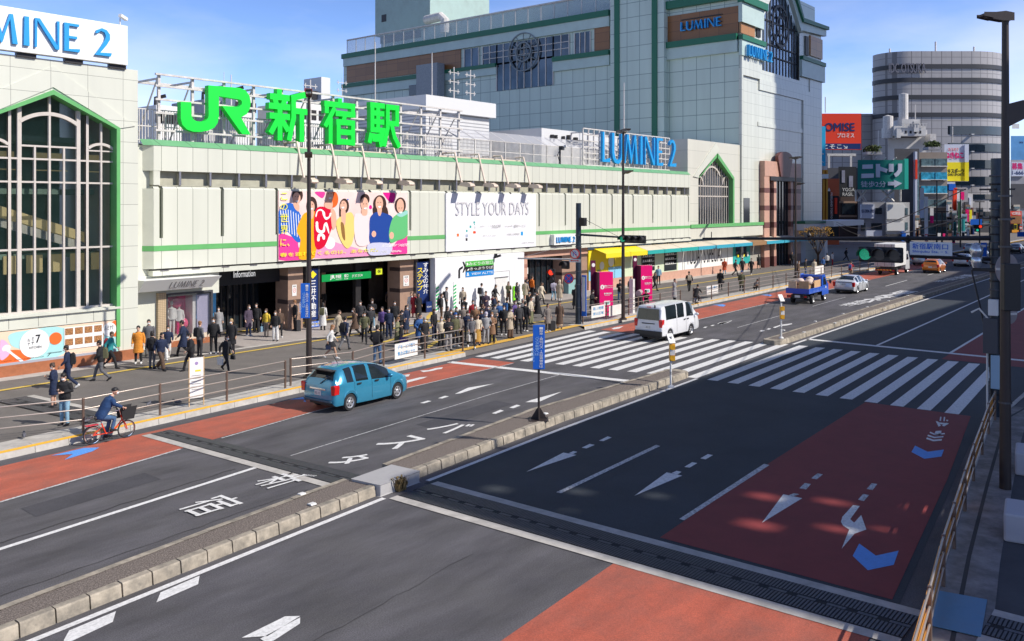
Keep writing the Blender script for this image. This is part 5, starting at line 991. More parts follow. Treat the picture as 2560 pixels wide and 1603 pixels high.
zz0, zz1 = 1.45, 3.25
text(b, "TODAY'S SPECIAL", (WX(1714),42.29,zz0), MX*(WX(1804)-WX(1714)), MZ*(zz1-zz0), -MY); 
for px in (1704,1708,1816): b.box(WX(px),WX(px)+.05,42.29,42.3,1.0,3.4)
PT(b, 'lettering')
t = thing('small_shop', 'small teal framed shop window with counter near the portal', 'shop', (WX(1850),42.3,.2)); setpar(t)
b = B(mTeal); b.box(WX(1830), WX(1872), 42.25, 42.7, .9, 3.6); b.m(mat('grey_shutter', (.36,.34,.30), .6)).box(WX(1872), WX(1913), 42.3, 42.7, 1.0, 3.6); PT(b, 'wall'); b = B(mGlassD); b.box(WX(1836), WX(1862), 42.2, 42.24, 1.9, 3.4); PT(b, 'window'); b = B(mYelS, mBlk); [b.m([mYelS,mBlk,mOff][k%3]).box(WX(1838)+k*.5, WX(1838)+k*.5+.3, 42.1, 42.18, 1.7, 2.0+.1*(k%3)) for k in range(6)]; PT(b, 'goods')
t = thing('small_shop', 'brown kiosk with yellow poster left of the yellow shop', 'shop', (WX(1440),42.3,.2)); setpar(t)
b = B(mTan); b.box(WX(1407), WX(1466), 42.6, 43, .2, 3.4); PT(b, 'wall'); b = B(mYelS); b.box(WX(1447), WX(1466), 42.5, 42.55, 1.9, 2.9); PT(b, 'poster'); b = B(mat('kiosk_glass', (.25,.42,.42), .2)); b.box(WX(1409), WX(1440), 41.9, 42.5, .2, 1.35); b.m(mSteel).box(WX(1409)-.03, WX(1440)+.03, 41.87, 42.5, 1.35, 1.4); PT(b, 'showcase')
q = (PY(1378,0,41.9)[0], PY(1432,0,41.9)[0]); t = thing('wall_sign', 'white LUMINE 2 box sign hanging at the ledge right of the white billboard', 'sign', (q[0],41.9,4)); setpar(t)
b = B(mWhite); zk0, zk1 = PY(1378,613,41.9)[1], PY(1378,587,41.9)[1]; b.box(q[0], q[1], 41.6, 42.0, zk0, zk1); PT(b, 'board'); b = B(mSky); rom_y(b, 'LUMINE 2', q[0]+.25, q[1]-.2, zk0+.2, zk1-.2, 41.6, .1); PT(b, 'lettering')
t = thing('side_canopy', 'white canopy with green edge beyond the pink portal', 'canopy', (120,42,5)); setpar(t)
b = B(mTG, mTowB); x0, x1 = PY(2003,0,41)[0], PY(2055,0,41)[0]; b.m(mTG).box(x0, x1, 40.5, 43, PY(2010,560,41)[1], PY(2010,553,41)[1]); b.m(mWhP).box(x0, x1, 40.6, 43, PY(2010,576,41)[1], PY(2010,560,41)[1]); b.m(mWhP).box(x1, x1+12, 39.5, 43, PY(2060,566,41)[1], PY(2060,552,41)[1]); b.m(mat('pale_wall', (.45,.48,.52), .6)).box(x0,x1-3,42,43,.2,5); PT(b, 'roof')
b = B(mWhP); b.box(x1+1,x1+2,41,42,.2,5); PT(b, 'column')
# ---------------------------------------------------------------- houses and signs beyond (seen from the road)
FWD = Vector((CT,ST,0)); RGT = Vector((ST,-CT,0))
def frame(d): return Matrix.Translation(FWD*d) @ Matrix((( RGT.x, FWD.x, 0, 0), (RGT.y, FWD.y, 0, 0), (0,0,1,0), (0,0,0,1)))
def far(name, label, cat, d):
    global K; T = thing(name, label, cat, tuple(FWD*d)); setpar(T); K = d; return T
ux = lambda px: (px-1280)/F_*K; uz = lambda py: CAMZ+(512-py)/F_*K
def FB(*m): b = B(*m); b.M = frame(K); return b
mConG = mat('city_grey', (.33,.33,.36), .7, var=.1, vs=.4, dirt=.2, ds=.3); mConD = mat('city_dark', (.07,.07,.08), .6, var=.1, vs=.4); mCW = mat('city_white', (.62,.61,.60), .7, var=.08, vs=.5, dirt=.25, ds=.5)
# round department store
far('round_store', 'huge grey rounded department store with dark window bands on skyline', 'building', 330)
def storegrid():
    m = grid('store_panel', (.38,.36,.355), (.19,.18,.18), 'x', 2.4, 3.0, w=.22, var=.04, rough=.45); return m
b = FB(storegrid()); xL, xR = ux(2182)*1.03, ux(2511)*1.052; r = 22; zt = uz(128)
def rnd(xL, xR, dy0, dy1, r, o=0):
    pts = [(xR+o-r+r*cos(a), dy0-o+r+r*sin(a)) for a in [(-pi/2)+i*pi/2/10 for i in range(11)]]+[(xR+o+20,dy1),((xL-o)*(1+dy1/330),dy1)]+[(xL-o+10+10*cos(a), dy0-o+10+10*sin(a)) for a in [pi+i*pi/2/6 for i in range(7)]]
    return pts
b.prism(rnd(xL,xR,0,60,r), 'z', .2, zt); b.prism([(ux(2030),14),(xL+14,14),(xL+30,60),(ux(2030)*1.15,60)], 'z', .2, uz(275)); PT(b, 'wall', smooth=35)
b = FB(mat('band_dark', (.03,.03,.035), .5)); 
for py in (166,200,243,287): b.prism(rnd(xL,xR,0,60,r,.35), 'z', uz(py)-.8, uz(py)+.8)
PT(b, 'shadow_band', smooth=35)
b = FB(mGlassD); 
for py in (325,368,410,452): b.prism([(x,y) for x,y in rnd(ux(2320),xR,0,60,r,.3)], 'z', uz(py)-1.7, uz(py)+1.5)
for py in (492,535): b.prism(rnd(ux(2320),xR,0,60,r,.3), 'z', uz(py)-.9, uz(py)+.9)
PT(b, 'window_band', smooth=35)
b = FB(mat('store_letters', (.12,.12,.15), .5)); text(b, 'IDC OTSUKA', (ux(2220),-.6,uz(183)), Vector((ux(2312)-ux(2220),0,0)), Vector((0,0,3.6)), Vector((0,-1,0)), bold=.02, depth=.3); PT(b, 'lettering')
b = FB(mSteelW); 
for px, y0 in ((2253,110),(2371,92),(2470,105)): b.tube((ux(px),10,zt),(ux(px),10,uz(y0)),.35,6)
PT(b, 'antenna')
b = FB(mSteelW, mDk2)
for py in (335,378,420,462,505): b.box(ux(2425),ux(2432),-1.2,0,uz(py+3),uz(py))
PT(b, 'bracket')
def box_b(name, label, d, pxa, pxb, pyt, m, depth=20, cat='building', pyb=None, parts=(), y0=0):
    T = far(name, label, cat, d); b = FB(m); kx = 1+depth/d; b.prism([(ux(pxa),y0),(ux(pxb),y0),(ux(pxb)*kx,y0+depth),(ux(pxa)*kx,y0+depth)], 'z', .2 if pyb is None else uz(pyb), uz(pyt)); PT(b, 'wall')
    by = {}
    for p in parts: by.setdefault(p[0], []).append(p)
    for nm, L_ in by.items():
        for i, p in enumerate(L_):
            if nm == 'lettering': continue
            b = FB(p[5]); b.box(ux(p[1]), ux(p[2]), y0-(p[6] if len(p) > 6 else .3), y0-.02, uz(p[4]), uz(p[3])); PT(b, nm)
    mxo = max([.02]+[(p[6] if len(p) > 6 else .3) for p in parts if p[0] != 'lettering'])+.04
    if 'lettering' in by:
        b = FB()
        for _, s, a, c, t_, bo, m_, bl in by['lettering']: b.m(m_); text(b, s, (ux(a),y0-mxo,uz(bo)), Vector((ux(c)-ux(a),0,0)), Vector((0,0,uz(t_)-uz(bo))), Vector((0,-1,0)), bold=bl)
        PT(b, 'lettering')
    return T
mRS = mat('billboard_red', (.85,.045,.01), .5); mNit = mat('billboard_green', (.0,.21,.17), .5); mPW = mat('pale_letters', (.62,.66,.78), .5); mOrB = mat('orange_tube', (.62,.27,.03), .5)
box_b('billboard', 'red rooftop billboard with navy strip beyond the tower', 190, 2048, 2153, 284, mRS, 1.2, 'billboard', 374, [('strip',2049,2152,359,373,mNavy,.025),('lettering','OMISE',2062,2136,308,328,mNavy,.05),('lettering','プロミス',2093,2135,333,344,mWhite,.03),('lettering','とそこ↘',2058,2118,361,372,mWhite,.03)])
box_b('billboard', 'narrow cyan billboard at the edge of the tower below the red one', 175, 2044, 2064, 316, mat('billboard_cyan', (.02,.45,.75), .5), 1, 'billboard', 415, [('lettering','L',2050,2059,372,386,mWhite,.05),('lettering','は～',2048,2060,402,409,mWhite,.02)])
box_b('billboard', 'dark poster of a pale figure between tower and green billboard', 180, 2096, 2141, 417, mat('poster_dark', (.02,.02,.025), .5, var=.5, vs=.3), 1, 'billboard', 492, [('figure',2104,2112,426,457,mat('figure_grey', (.25,.25,.33), .6, var=.3, vs=.5),.1),('figure',2122,2132,440,468,MC['figure_grey'],.1),('lettering','YGGA\nRASIL',2105,2136,470,490,mOff,.0)])
T = box_b('billboard', 'large green rooftop billboard with Japanese lettering and white arrow', 172, 2144, 2260, 400, mNit, 1.5, 'billboard', 474, [('side_panel',2261,2271,397,473,mat('teal_bright', (.02,.5,.38), .5),-.3),('lettering','徒歩2分',2152,2214,453,468,mPW,.02)])
b = FB(mPW)
def fpoly(pts): b.prism([(ux(2144+x/6.3-2144+0) if 0 else ux(2060+x/4.032), uz(340+y/4.032)) for x, y in pts], 'y', -.25, -.05)
for p in ([(385,290),(488,287),(488,330),(383,333)], [(375,382),(498,378),(497,422),(373,426)], [(520,283),(560,283),(560,308),(637,335),(625,372),(560,350),(560,418),(520,418)], [(650,282),(697,282),(697,362),(648,362)], [(742,280),(782,280),(780,355),(745,400),(718,416),(698,385),(725,365),(742,340)], [(640,462),(702,462),(702,443),(782,478),(705,522),(703,498),(640,500)]): fpoly(p)
PT(b, 'lettering')
b = FB(mSteelW)
for a, c in ((2155,2175),(2175,2155),(2215,2245),(2245,2215)): b.tube((ux(a),2,uz(474)),(ux(c),2,uz(504)),.25,6)
for px in (2150,2262): b.tube((ux(px),2,uz(474)),(ux(px),2,uz(504)),.2,6)
for px in (2158,2188,2212,2238): b.tube((ux(px),.5,uz(400)),(ux(px),-.5,uz(394)),.1,5)
PT(b, 'truss')
mWinB = mat('window_cyan', (.05,.35,.55), .2, var=.6, vs=1.2); mWinG = mat('window_grey', (.12,.19,.22), .12, var=.6, vs=1.0)
W3 = [('window',2188,2204,520,535,mGlassD),('window',2152,2162,557,577,mGlassD),('window',2178,2204,558,573,mGlassD),('window',2178,2204,598,612,mGlassD),('sign_panel',2150,2183,511,546,mPW,.6),('sign_panel',2163,2202,576,593,mPW,.6),('lettering','03-5904-5995',2151,2182,524,532,mNavy,.04)]
box_b('office_house', 'grey concrete house with white sign panels under the green billboard', 176, 2145, 2214, 506, mConG, 16, parts=W3)
box_b('office_house', 'white fronted house with blank panels right of the grey concrete one', 175, 2214, 2274, 506, mCW, 16, parts=[('sign_panel',2215,2259,511,548,mWhite,.4),('sign_panel',2215,2259,556,577,mWhite,.4),('window',2262,2268,520,538,mWinG),('window',2262,2268,556,575,mWinG),('shutter',2215,2250,585,610,mConD,.3),('sign_panel',2251,2261,581,610,mBlS,.7)])
box_b('office_tower', 'narrow dark blue building with vertical sign strip beside the green billboard', 200, 2236, 2298, 372, mConD, 16, parts=[('sign_strip',2283,2288,380,600,mPW,1),('sign_strip',2283,2288,400,448,mRS,1.1),('window',2292,2296,400,560,mWinG)])
tan_ = mat('tan_panel', (.30,.25,.22), .6, var=.08, vs=.6)
prt = []
for k in range(7): y = 397+k*34; prt += [('window',2302,2336,y,y+18,[mWinG,mWinB,mWinB,mWinG,mWinG,mWinG,mWinG][k],.25),('window',2337,2366,y,y+18,[mWinG,mWinB,mWinB,mWinG,mWinG,mWinG,mWinG][k],.35),('sill',2301,2367,y+18,y+20,mOff,.5)]
box_b('office_tower', 'tan office building with bay windows and blue blinds', 205, 2297, 2368, 381, tan_, 20, parts=prt)
box_b('office_tower', 'cream old building with water tanks behind the tan office building', 240, 2220, 2318, 325, mCW, 20, parts=[('window',2240,2290,336,345,mConD)])
T = far('rooftop_tank', 'cluster of white water tanks and stacks on the cream old building', 'rooftop unit', 236); b = FB(mCW, mSteelW)
b.box(ux(2235),ux(2315),0,8,uz(340),uz(315)); b.box(ux(2255),ux(2300),0,6,uz(315),uz(298)); b.box(ux(2262),ux(2272),1,4,uz(298),uz(293-0)); b.m(mSteelW).lathe([(1.3,0),(1.3,6),(0,6.4)],(ux(2228),2,uz(345)),12); b.lathe([(1.2,0),(1.2,7),(0,7.3)],(ux(2267),2,uz(298)),12); b.box(ux(2330),ux(2345),1,6,uz(358),uz(334)); b.m(mCW); b.box(ux(2283),ux(2296),-.5,3,uz(330),uz(304)); b.box(ux(2240),ux(2250),-.5,3,uz(345),uz(322)); [b.box(ux(2256+k*7),ux(2256+k*7)+.15,-.6,-.45,uz(318),uz(309)) for k in range(9)]; b.box(ux(2254),ux(2316),-.62,-.45,uz(310),uz(309)); b.m(mDk2); [b.box(ux(2262+k*12),ux(2267+k*12),-.06,-.01,uz(334),uz(327)) for k in range(4)]; PT(b, 'tank')
b = FB(mSteelW); [b.tube((ux(p),2,uz(y+40)),(ux(p),2,uz(y)),.14,5) for p, y in ((2204,325),(2297,260),(2391,315),(2070,240))]; PT(b, 'aerial')
for i, (px, py, d, lb) in enumerate(((2190,374,190,'left small roof bush above green billboard'),(2342,362,200,'right roof bush on the tan office building'))):
    T = far('roof_shrub', lb, 'shrub', d); b = FB(mat('bush_green', (.07,.10,.03), .9, var=.6, vs=1.5)); rs = random.Random(i)
    for k in range(420):
        a, r_ = rs.uniform(0,2*pi), rs.uniform(.3,1); x = ux(px)+cos(a)*r_*1.6; y = rs.uniform(-1.4,1.4)+2; z = uz(py)+rs.uniform(-.9,1.0)*(1.3-r_*.7); s = rs.uniform(.12,.28); n_ = Vector((rs.gauss(0,1),rs.gauss(0,1),rs.gauss(0,1))).normalized(); u_ = n_.orthogonal().normalized()*s; v_ = n_.cross(u_).normalized()*s*.7
        c_ = Vector((x,y,z)); b.add([c_-u_-v_,c_+u_-v_,c_+u_+v_,c_-u_+v_], [(0,1,2,3)])
    PT(b, 'foliage'); b = FB(mConG); b.box(ux(px)-1.6,ux(px)+1.6,.6,3.4,uz(py+12),uz(py+5)); PT(b, 'planter')
mY = mat('billboard_yellow', (.88,.75,.01), .5)
box_b('billboard', 'white over yellow stacked billboard with Japanese sports shop lettering', 215, 2361, 2420, 361, mPW, 2.5, 'billboard', 453, [('yellow_panel',2361,2420,406,453,mY,.1),('lettering','カラオケ',2370,2396,370,378,mRdS,.03),('lettering','ねきねこ',2362,2408,381,396,mMag,.08),('lettering','キスポーツ',2369,2410,422,433,mBlk,.06),('lettering','SAKI SPORTS',2369,2410,434,440,mBlk,.05)])
far('narrow_billboard', 'narrow right side of the stacked white and yellow billboard', 'billboard', 215); b = FB(mY, mPW); b.box(ux(2410),ux(2420),-.4,-.11,uz(453),uz(406)); b.m(mPW).box(ux(2410),ux(2420),-.4,-.11,uz(405.5),uz(361)); PT(b, 'panel')
T = box_b('office_tower', 'slim building hung with orange and white vertical signs', 208, 2368, 2388, 455, mCW, 14, parts=[('vertical_sign',2370,2382,478,600,mPW,.5),('vertical_sign',2379,2388,470,590,mRS,.9),('vertical_sign',2368,2384,460,476,mBlS,.9)])
random.seed(12)
cols = [mPW,mMaroon,mTeal,mOff,mBlS,mMag,mConD,mYelS,mNavy,mConG]
for i, (a, c, y, m, lb) in enumerate(((2386,2402,478,mCW,'white narrow building below the yellow billboard'),(2398,2420,470,mConG,'grey narrow building with purple signs below the yellow billboard'),(2420,2432,484,mCW,'off white strip building with maroon vertical sign'))):
    pr = []
    for k in range(5): pr.append(('vertical_sign', a+1+k%2*(c-a)/2, a+(c-a)/2-1+k%2*(c-a)/2, y+10+k*25, y+30+k*25, cols[(i*5+k) % 10], .5))
    box_b('narrow_building', lb, 214+i*3, a, c, y, m, 12, parts=pr)
for i, (a, c, t_, bo, m, lb) in enumerate(((2300,2310,470,500,mOff,'small grey and maroon sign high on the tan building'),(2299,2310,500,545,mPW,'pale vertical sign left of the tan office building'),(2311,2320,492,600,mWhite,'tall off white shaft sign at the foot of the tan building'),(2325,2334,540,558,mMag,'magenta vertical sign before the tan building'),(2325,2334,520,539,mOff,'rounded white sign above the magenta one'),(2343,2352,583,600,mWhite,'small white and red street sign near the tan building base'),(2355,2363,584,600,mat('hot_pink',(.85,.02,.2),.5),'hot pink street sign near the tan building base'),(2370,2379,584,602,mMaroon,'maroon street sign below the orange signs'),(2426,2455,548,563,mBlS,'blue arched shop sign with white letters far down the street'),(2395,2403,505,580,mat('dk_green',(.01,.07,.03),.5),'dark green vertical sign under the yellow billboard'),(2407,2414,530,570,mBlk,'black vertical sign with yellow marks under the yellow billboard'),(2424,2430,525,552,mY,'yellow vertical sign by the grey department store'))):
    box_b('street_sign', lb, 160+i*3, a, c, t_, m, .3, 'sign', bo)
box_b('orange_facade', 'building front of golden vertical tubes right of the tower', 150, 2044, 2068, 425, mOrB, 6, parts=[('tube',2047,2051,426,600,mat('tube_gold',(.75,.36,.05),.35,metal=.4),.5),('tube',2055,2059,426,600,MC['tube_gold'],.5),('tube',2063,2067,426,600,MC['tube_gold'],.5),('white_band',2044,2067,436,447,mWhite,.8)])
box_b('white_gantry', 'white steel gantry under the red rooftop billboard', 188, 2068, 2140, 384, mSteelW, 3, 'gantry', 390, [('leg',2070,2075,388,420,mSteelW,0.0),('leg',2125,2130,388,420,mSteelW,0.0)])
box_b('dark_building', 'dark brown building with square window below the black poster', 182, 2092, 2144, 490, mat('dark_brown', (.06,.035,.03), .6), 14, parts=[('window',2104,2136,508,536,mGlassD),('frame',2098,2141,503,508,mTan,.2),('frame',2098,2141,538,543,mTan,.2)])
box_b('narrow_building', 'orange and red shop building with white vertical lettering behind the tubes', 160, 2066, 2098, 447, mat('shop_orange', (.6,.12,.04), .5), 10, parts=[('dark_panel',2068,2097,490,600,mDark,.1),('vertical_sign',2066,2073,476,548,mBlk,.5),('vertical_sign',2074,2082,496,540,mMaroon,.3),('vertical_sign',2085,2091,495,535,mRS,.4),('lettering','▲',2067,2073,470,478,mWhite,.1)])
far('wall_sign', 'white vertical street name lettering on a black strip near the golden tubes', 'sign', 158); b = FB(mWhite); text(b, 'FREELAND TOKYO', (ux(2072),-.9,uz(482)), Vector((0,0,-(uz(482)-uz(546)))), Vector((ux(2067.5)-ux(2072),0,0))*-1.0, Vector((0,-1,0)), bold=.02); PT(b, 'lettering')
box_b('office_tower', 'brown block behind the dark shop buildings at the street bend', 260, 2068, 2150, 420, mConD, 20)
box_b('office_tower', 'bright blue sign topped building at the right edge of the picture', 300, 2527, 2600, 340, mat('blue_mesh', (.10,.32,.62), .5, var=.15, vs=.3), 20, parts=[('lettering','ww',2548,2558,354,359,mNavy,.02),('plant',2530,2548,310,322,mOff,0)])
box_b('office_tower', 'grey building with red and blue recruiting sign right of the lamp post', 240, 2526, 2575, 400, mConG, 20, parts=[('sign_panel',2527,2558,406,441,mPW,.5),('lettering','募集',2527,2554,408,424,mMag,.04),('lettering','1-666',2528,2556,427,437,mNavy,.03),('lower_front',2527,2575,460,520,mConD,.3)])
box_b('street_sign', 'red shop sign with food picture right of the lamp post', 200, 2526, 2554, 528, mRS, .6, 'sign', 560, [('picture',2527,2552,540,559,mFd,.1),('lettering','VD映画',2528,2550,529,538,mWhite,.03)])
box_b('office_tower', 'dark low shop building at the far right end of the road', 230, 2440, 2620, 560, mConD, 20, parts=[('window',2530,2545,575,590,mat('lit_orange',(.8,.35,.05),.5,emit=.6),.3),('window',2545,2552,578,588,mRdS,.4)])
box_b('street_sign', 'small blue road sign at the far right', 150, 2543, 2575, 580, mBlS, .2, 'sign', 592)
box_b('office_tower', 'long low grey building closing the street behind the far cars', 300, 2380, 2440, 540, mConG, 20)
rs = random.Random(21)
hues = ['white','grey','cream','dark grey','pale blue','brown']; hm = [mCW, mConG, mat('city_cream',(.52,.46,.38),.7,var=.1,vs=.5,dirt=.2), mConD, mat('city_blue',(.30,.36,.45),.6,var=.1), mat('city_brown',(.22,.15,.11),.7,var=.1)]
for i, (a, c, y, d, h) in enumerate(((2270,2284,440,230,0),(2366,2380,500,196,2),(2380,2392,528,190,1),(2392,2404,498,200,0),(2404,2418,536,188,4),(2414,2426,512,206,5),(2428,2440,556,215,1),(2440,2458,520,250,2),(2456,2474,548,240,3),(2474,2492,530,255,0),(2492,2508,552,245,4),(2288,2300,540,180,5),(2534,2550,512,235,2),(2550,2572,536,225,1))):
    pr = []; k = 0; py = y+5
    while py < 585:
        pr.append(('window', a+1.5, c-1.5, py, py+5, [mWinG,mGlassD][k % 2], .15)); 
        if k % 2: pr.append(('balcony', a+.5, c-.5, py+5, py+8, [mOff,mConG][i % 2], .7))
        py += 13; k += 1
    pr.append(('vertical_sign', a-.5, a+3, y+12, y+42, cols[(i*3) % 10], .9))
    box_b('narrow_building', '%s narrow street building, %s in row order in the far row under the skyline' % (hues[h], ['one','two','three','four','five','six','seven','eight','nine','ten','eleven','twelve','thirteen','fourteen'][i]), d, a, c, y, hm[h], 10, parts=pr)
box_b('street_sign', 'tall blue rounded sign pylon between the far cars and the right mast', 100, 2452, 2467, 607, mBlS, .4, 'sign', 641, [('print',2455,2464,612,618,mWhite,.05)])
box_b('dark_building', 'black low entrance block under the grey department store', 235, 2430, 2500, 566, mDark, 8, parts=[('glass',2434,2496,574,600,mGlassD,.2),('canopy_edge',2430,2500,564,567,mOff,.6)])
far('traffic_signal', 'distant traffic light with red lens and green arrow before the grey store', 'traffic light', 120); b = FB(mBlk); b.box(ux(2433),ux(2456),-.1,.2,uz(571),uz(562)); b.box(ux(2438),ux(2447),-.1,.2,uz(580),uz(571)); PT(b, 'housing'); b = FB(mLRf := mat('lens_red_far', (.9,.05,.02), .3, emit=1.0)); b.disc((ux(2450),uz(566.5)),.2,'y',-.16,-.11,14); PT(b, 'red_lens'); b = FB(mat('lens_green_far', (.02,.6,.35), .3, emit=.6)); b.disc((ux(2442.5),uz(575.5)),.17,'y',-.16,-.11,14); PT(b, 'green_lens'); b = FB(mDk2); b.tube((ux(2456),0,uz(566)),(ux(2474),0,uz(562)),.06,5); b.tube((ux(2474),0,uz(562)),(ux(2474),0,.2),.1,6); PT(b, 'arm')
for i, (px, y0, d, lb) in enumerate(((2342,452,128,'dark street lamp before the tan office building'),(2401,475,150,'thin street lamp before the yellow billboard block'),(2449,505,165,'thin street lamp before the grey store'),(2355,530,118,'dark signal post near the hot pink sign'))):
    far('street_lamp', lb, 'street lamp', d); b = FB(mBrown); b.path([(ux(px),0,.2),(ux(px),0,uz(y0))], [.14,.08], 8); b.box(ux(px)-.9,ux(px)+.9,-.1,.1,uz(y0)-.05,uz(y0)+.1); PT(b, 'pole')
for i, (a, c, t_, bo, m, nm) in enumerate(((2372,2378,560,576,mYelS,'yellow'),(2384,2390,556,590,mTeal,'teal'),(2392,2398,584,602,mRS,'bright red'),(2404,2412,580,600,mOff,'off white'),(2416,2424,574,592,mNavy,'navy'),(2380,2388,596,608,mMag,'magenta'),(2312,2320,586,604,mRdS,'deep red'),(2290,2297,570,600,mOra,'orange'),(2505,2512,560,585,mWhite,'plain white'),(2535,2543,560,574,mYelS,'yellow edged'),(2548,2556,566,574,mRS,'wide red'))):
    box_b('street_sign', '%s small shop sign at the foot of the far right buildings' % nm, 150+i*2, a, c, t_, m, .3, 'sign', bo, [('print',a+1.2,c-1.2,t_+2,bo-2,[mWhite,mBlk][i%2],.03)])
# bare decorated tree before the portal side
t = thing('bare_tree', 'small leafless tree wrapped with golden lights by the canopy', 'tree', (*G(2045,662,.2),.2)); setpar(t)
gx, gy = G(2045,662,.2); rs = random.Random(5); b = B(mat('bark', (.10,.055,.03), .9, var=.2, vs=5)); tips = []
b.path([(gx,gy,.2),(gx+.05,gy,1.0),(gx,gy,1.6)], [.16,.13,.11], 8); PT(b, 'trunk')
b = B(MC['bark'])
def grow(p, d, l, r, k):
    q = p+d*l; b.path([p, p+d*l*.5+Vector((rs.uniform(-.05,.05),rs.uniform(-.05,.05),0)), q], [r, r*.8, r*.6], 5)
    tips.append(q)
    if k: [grow(q, (d+Vector((rs.uniform(-.45,.45),rs.uniform(-.45,.45),rs.uniform(.0,.3)))).normalized(), l*.8, r*.6, k-1) for _ in range(3)]
for a in range(6): grow(Vector((gx,gy,1.3)), Vector((cos(a*1.05)*.5,sin(a*1.05)*.5,1)).normalized(), 1.3, .06, 3)
PT(b, 'crown')
b = B(mat('fairy_lights', (.75,.42,.08), .4, emit=.3)); [b.ell(tuple(q+Vector((rs.uniform(-.2,.2),rs.uniform(-.2,.2),rs.uniform(-.4,0)))),(.05,.05,.05),5,3) for q in tips]; PT(b, 'lights')
# ---------------------------------------------------------------- tall buildings across the road that throw the shade (outside the picture)
mSh = mat('across_concrete', (.35,.35,.36), .6)
b = B(mSh); H = 27.0; sh = Vector((-SUN_AZ.x, -SUN_AZ.y, 0)).normalized()*H/math.tan(SUN_EL)      # where a roof point lands
def roofpt(x, y): return (x-sh.x, y-sh.y)
x0, y1 = roofpt(15.7,17.4)
b.prism([(x0+9,y1-30)]+[roofpt(*q) for q in ((24.7,17.5),(38,17.8),(50,17.0),(75,16.0),(75,21.5),(130,25),(140,-12))], 'z', H-1.2, H); b.box(x0+9, 160, y1-30, y1-4, -1, H-1.3)  # roof outline drawn back from the wanted shade edge
holes = [(17.5,15.2,.5,.8),(18.7,13.4,.45,.8),(17.4,12.8,.35,.5),(19.7,11.7,.45,.7),(21.4,9.5,.5,.9),(22.1,8.0,.45,.9),(19.4,8.8,.55,1.0),(20.3,7.3,.4,.9),(23.0,6.1,.5,.9),(21.0,6.4,.3,.7)]  # openings added to the unseen roof to drop light spots on the road
hr = sorted([(roofpt(x, y), a, c) for x, y, a, c in [(x, y, a*1.25, c*1.2) for x, y, a, c in holes]], key=lambda q: q[0][1]); ys_ = sorted(set([y1-30,y1]+[q[0][1]+s*q[2]/2 for q in hr for s in (-1,1)]))
for ya, yb in zip(ys_, ys_[1:]):
    cuts_ = sorted((q[0][0]-q[1]/2, q[0][0]+q[1]/2) for q in hr if q[0][1]-q[2]/2 < (ya+yb)/2 < q[0][1]+q[2]/2); xx = x0
    for a, c in cuts_: b.box(xx, a, ya, yb, H-.4, H); xx = c
    b.box(xx, x0+9, ya, yb, H-.4, H)
b.box(x0+.4,x0+1.0,y1-30,y1-29.4,-1,H-1.2)
tag(b.build('terminal_building'), 'tall grey building across the road, outside the picture, its roof shaped and pierced to shade and spot the road', 'building')
b = B(mSh); H2 = 95; sh2 = Vector((-SUN_AZ.x, -SUN_AZ.y, 0)).normalized()/math.tan(SUN_EL)
xe = PY(1937,0,42.4)[0]+(42.4+25)*SUN_AZ.x/-SUN_AZ.y; b.prism([(xe,-25),(xe+82,-25),(xe+95,-60),(xe+35*.3735,-60)], 'z', -1, H2); tag(b.build('hotel_tower'), 'very tall grey tower across the road, outside the picture, shading the far street', 'building')
# ---------------------------------------------------------------- street furniture
def lamp(label, x, y, two=True, arm2=True, h=12.1, board=False, rz=0):
    t = thing('street_lamp', label, 'street lamp', (x,y,.2), rz, group='tall dark twin headed street lamps')
    b = B(mBrown); b.path([(0,0,0),(0,0,4),(0,0,h-.2)], [.125,.105,.06], 12); b.lathe([(.24,0),(.24,.08),(.16,.12)], (0,0,0), 12); b.build('pole', t, smooth=50)
    for s in ((-1,1) if two else (-1,)):
        b = B(mBrown, mOff); b.m(mBrown).prism([(0,h-.28),(s*.5,h-.18),(s*1.05,h-.12),(s*1.05,h-.04),(s*.4,h-.02),(0,h-.05)], 'y', -.13, .13); b.m(mat('lamp_glass', (.5,.5,.5), .2)).box(min(s*.5,s*1.0), max(s*.5,s*1.0), -.1, .1, h-.2, h-.16); b.build('lamp_head', t, bevel=.01)
    b = B(mBrown); b.ell((0,0,h-.12),(.16,.16,.14)); b.build('hub', t, smooth=60)
    if arm2:
        b = B(mBrown); b.path([(0,0,h-2.9),(-.5,0,h-2.75)], [.05,.04], 6); b.prism([(-.5,h-2.85),(-1.5,h-2.72),(-1.5,h-2.66),(-.5,h-2.62)], 'y', -.15, .15); b.build('lower_lamp', t)
    return t
lx, ly = 23.09, 30.06
tl = lamp('tall dark street lamp with blue vertical board on the left pavement', lx, ly, rz=.9)
b = B(mRdS); b.ob((0,.02,12.12),(.3,.3,.12)); b.build('cap', tl)
def vboard(label, x, y, z0, z1, w, rz, lines, post=None):
    t = thing('road_sign_board', label, 'sign', (x,y,z0), rz)
    b = B(mBlS); b.box(-w/2, w/2, -.03, .03, 0, z1-z0); b.build('board', t, bevel=.01)
    b = B(mWhite, mat('pale_blue_writing', (.35,.6,.9), .5))
    for i, s in enumerate(lines):
        cw = w/3.3; hh = (z1-z0)*(len(s)/16.2); b.m(mWhite if i == 0 else MC['pale_blue_writing']); vtext(b, s, (w/2-.06-cw*(i+1)-.02*i,-.036,(z1-z0)*(.96 if i == 0 else [.72,.42][i-1])-hh if i == 0 else .06*(i == 2)+(z1-z0)*(.72 if i == 1 else .42)-hh*(.98)+.02), cw, hh, (0,-1,0), bold=.03)
    b.build('lettering', t)
    return t
LN = ['一般車・貸切バス・大型貨物車は', 'バスタ新宿へは', '入れません']
d_ = Vector((lx,ly,0)).length
vboard('blue vertical board with white writing strapped to the left street lamp', lx-.17, ly+.02, 2.73, 4.2, .38, TH-pi/2+.1, LN)
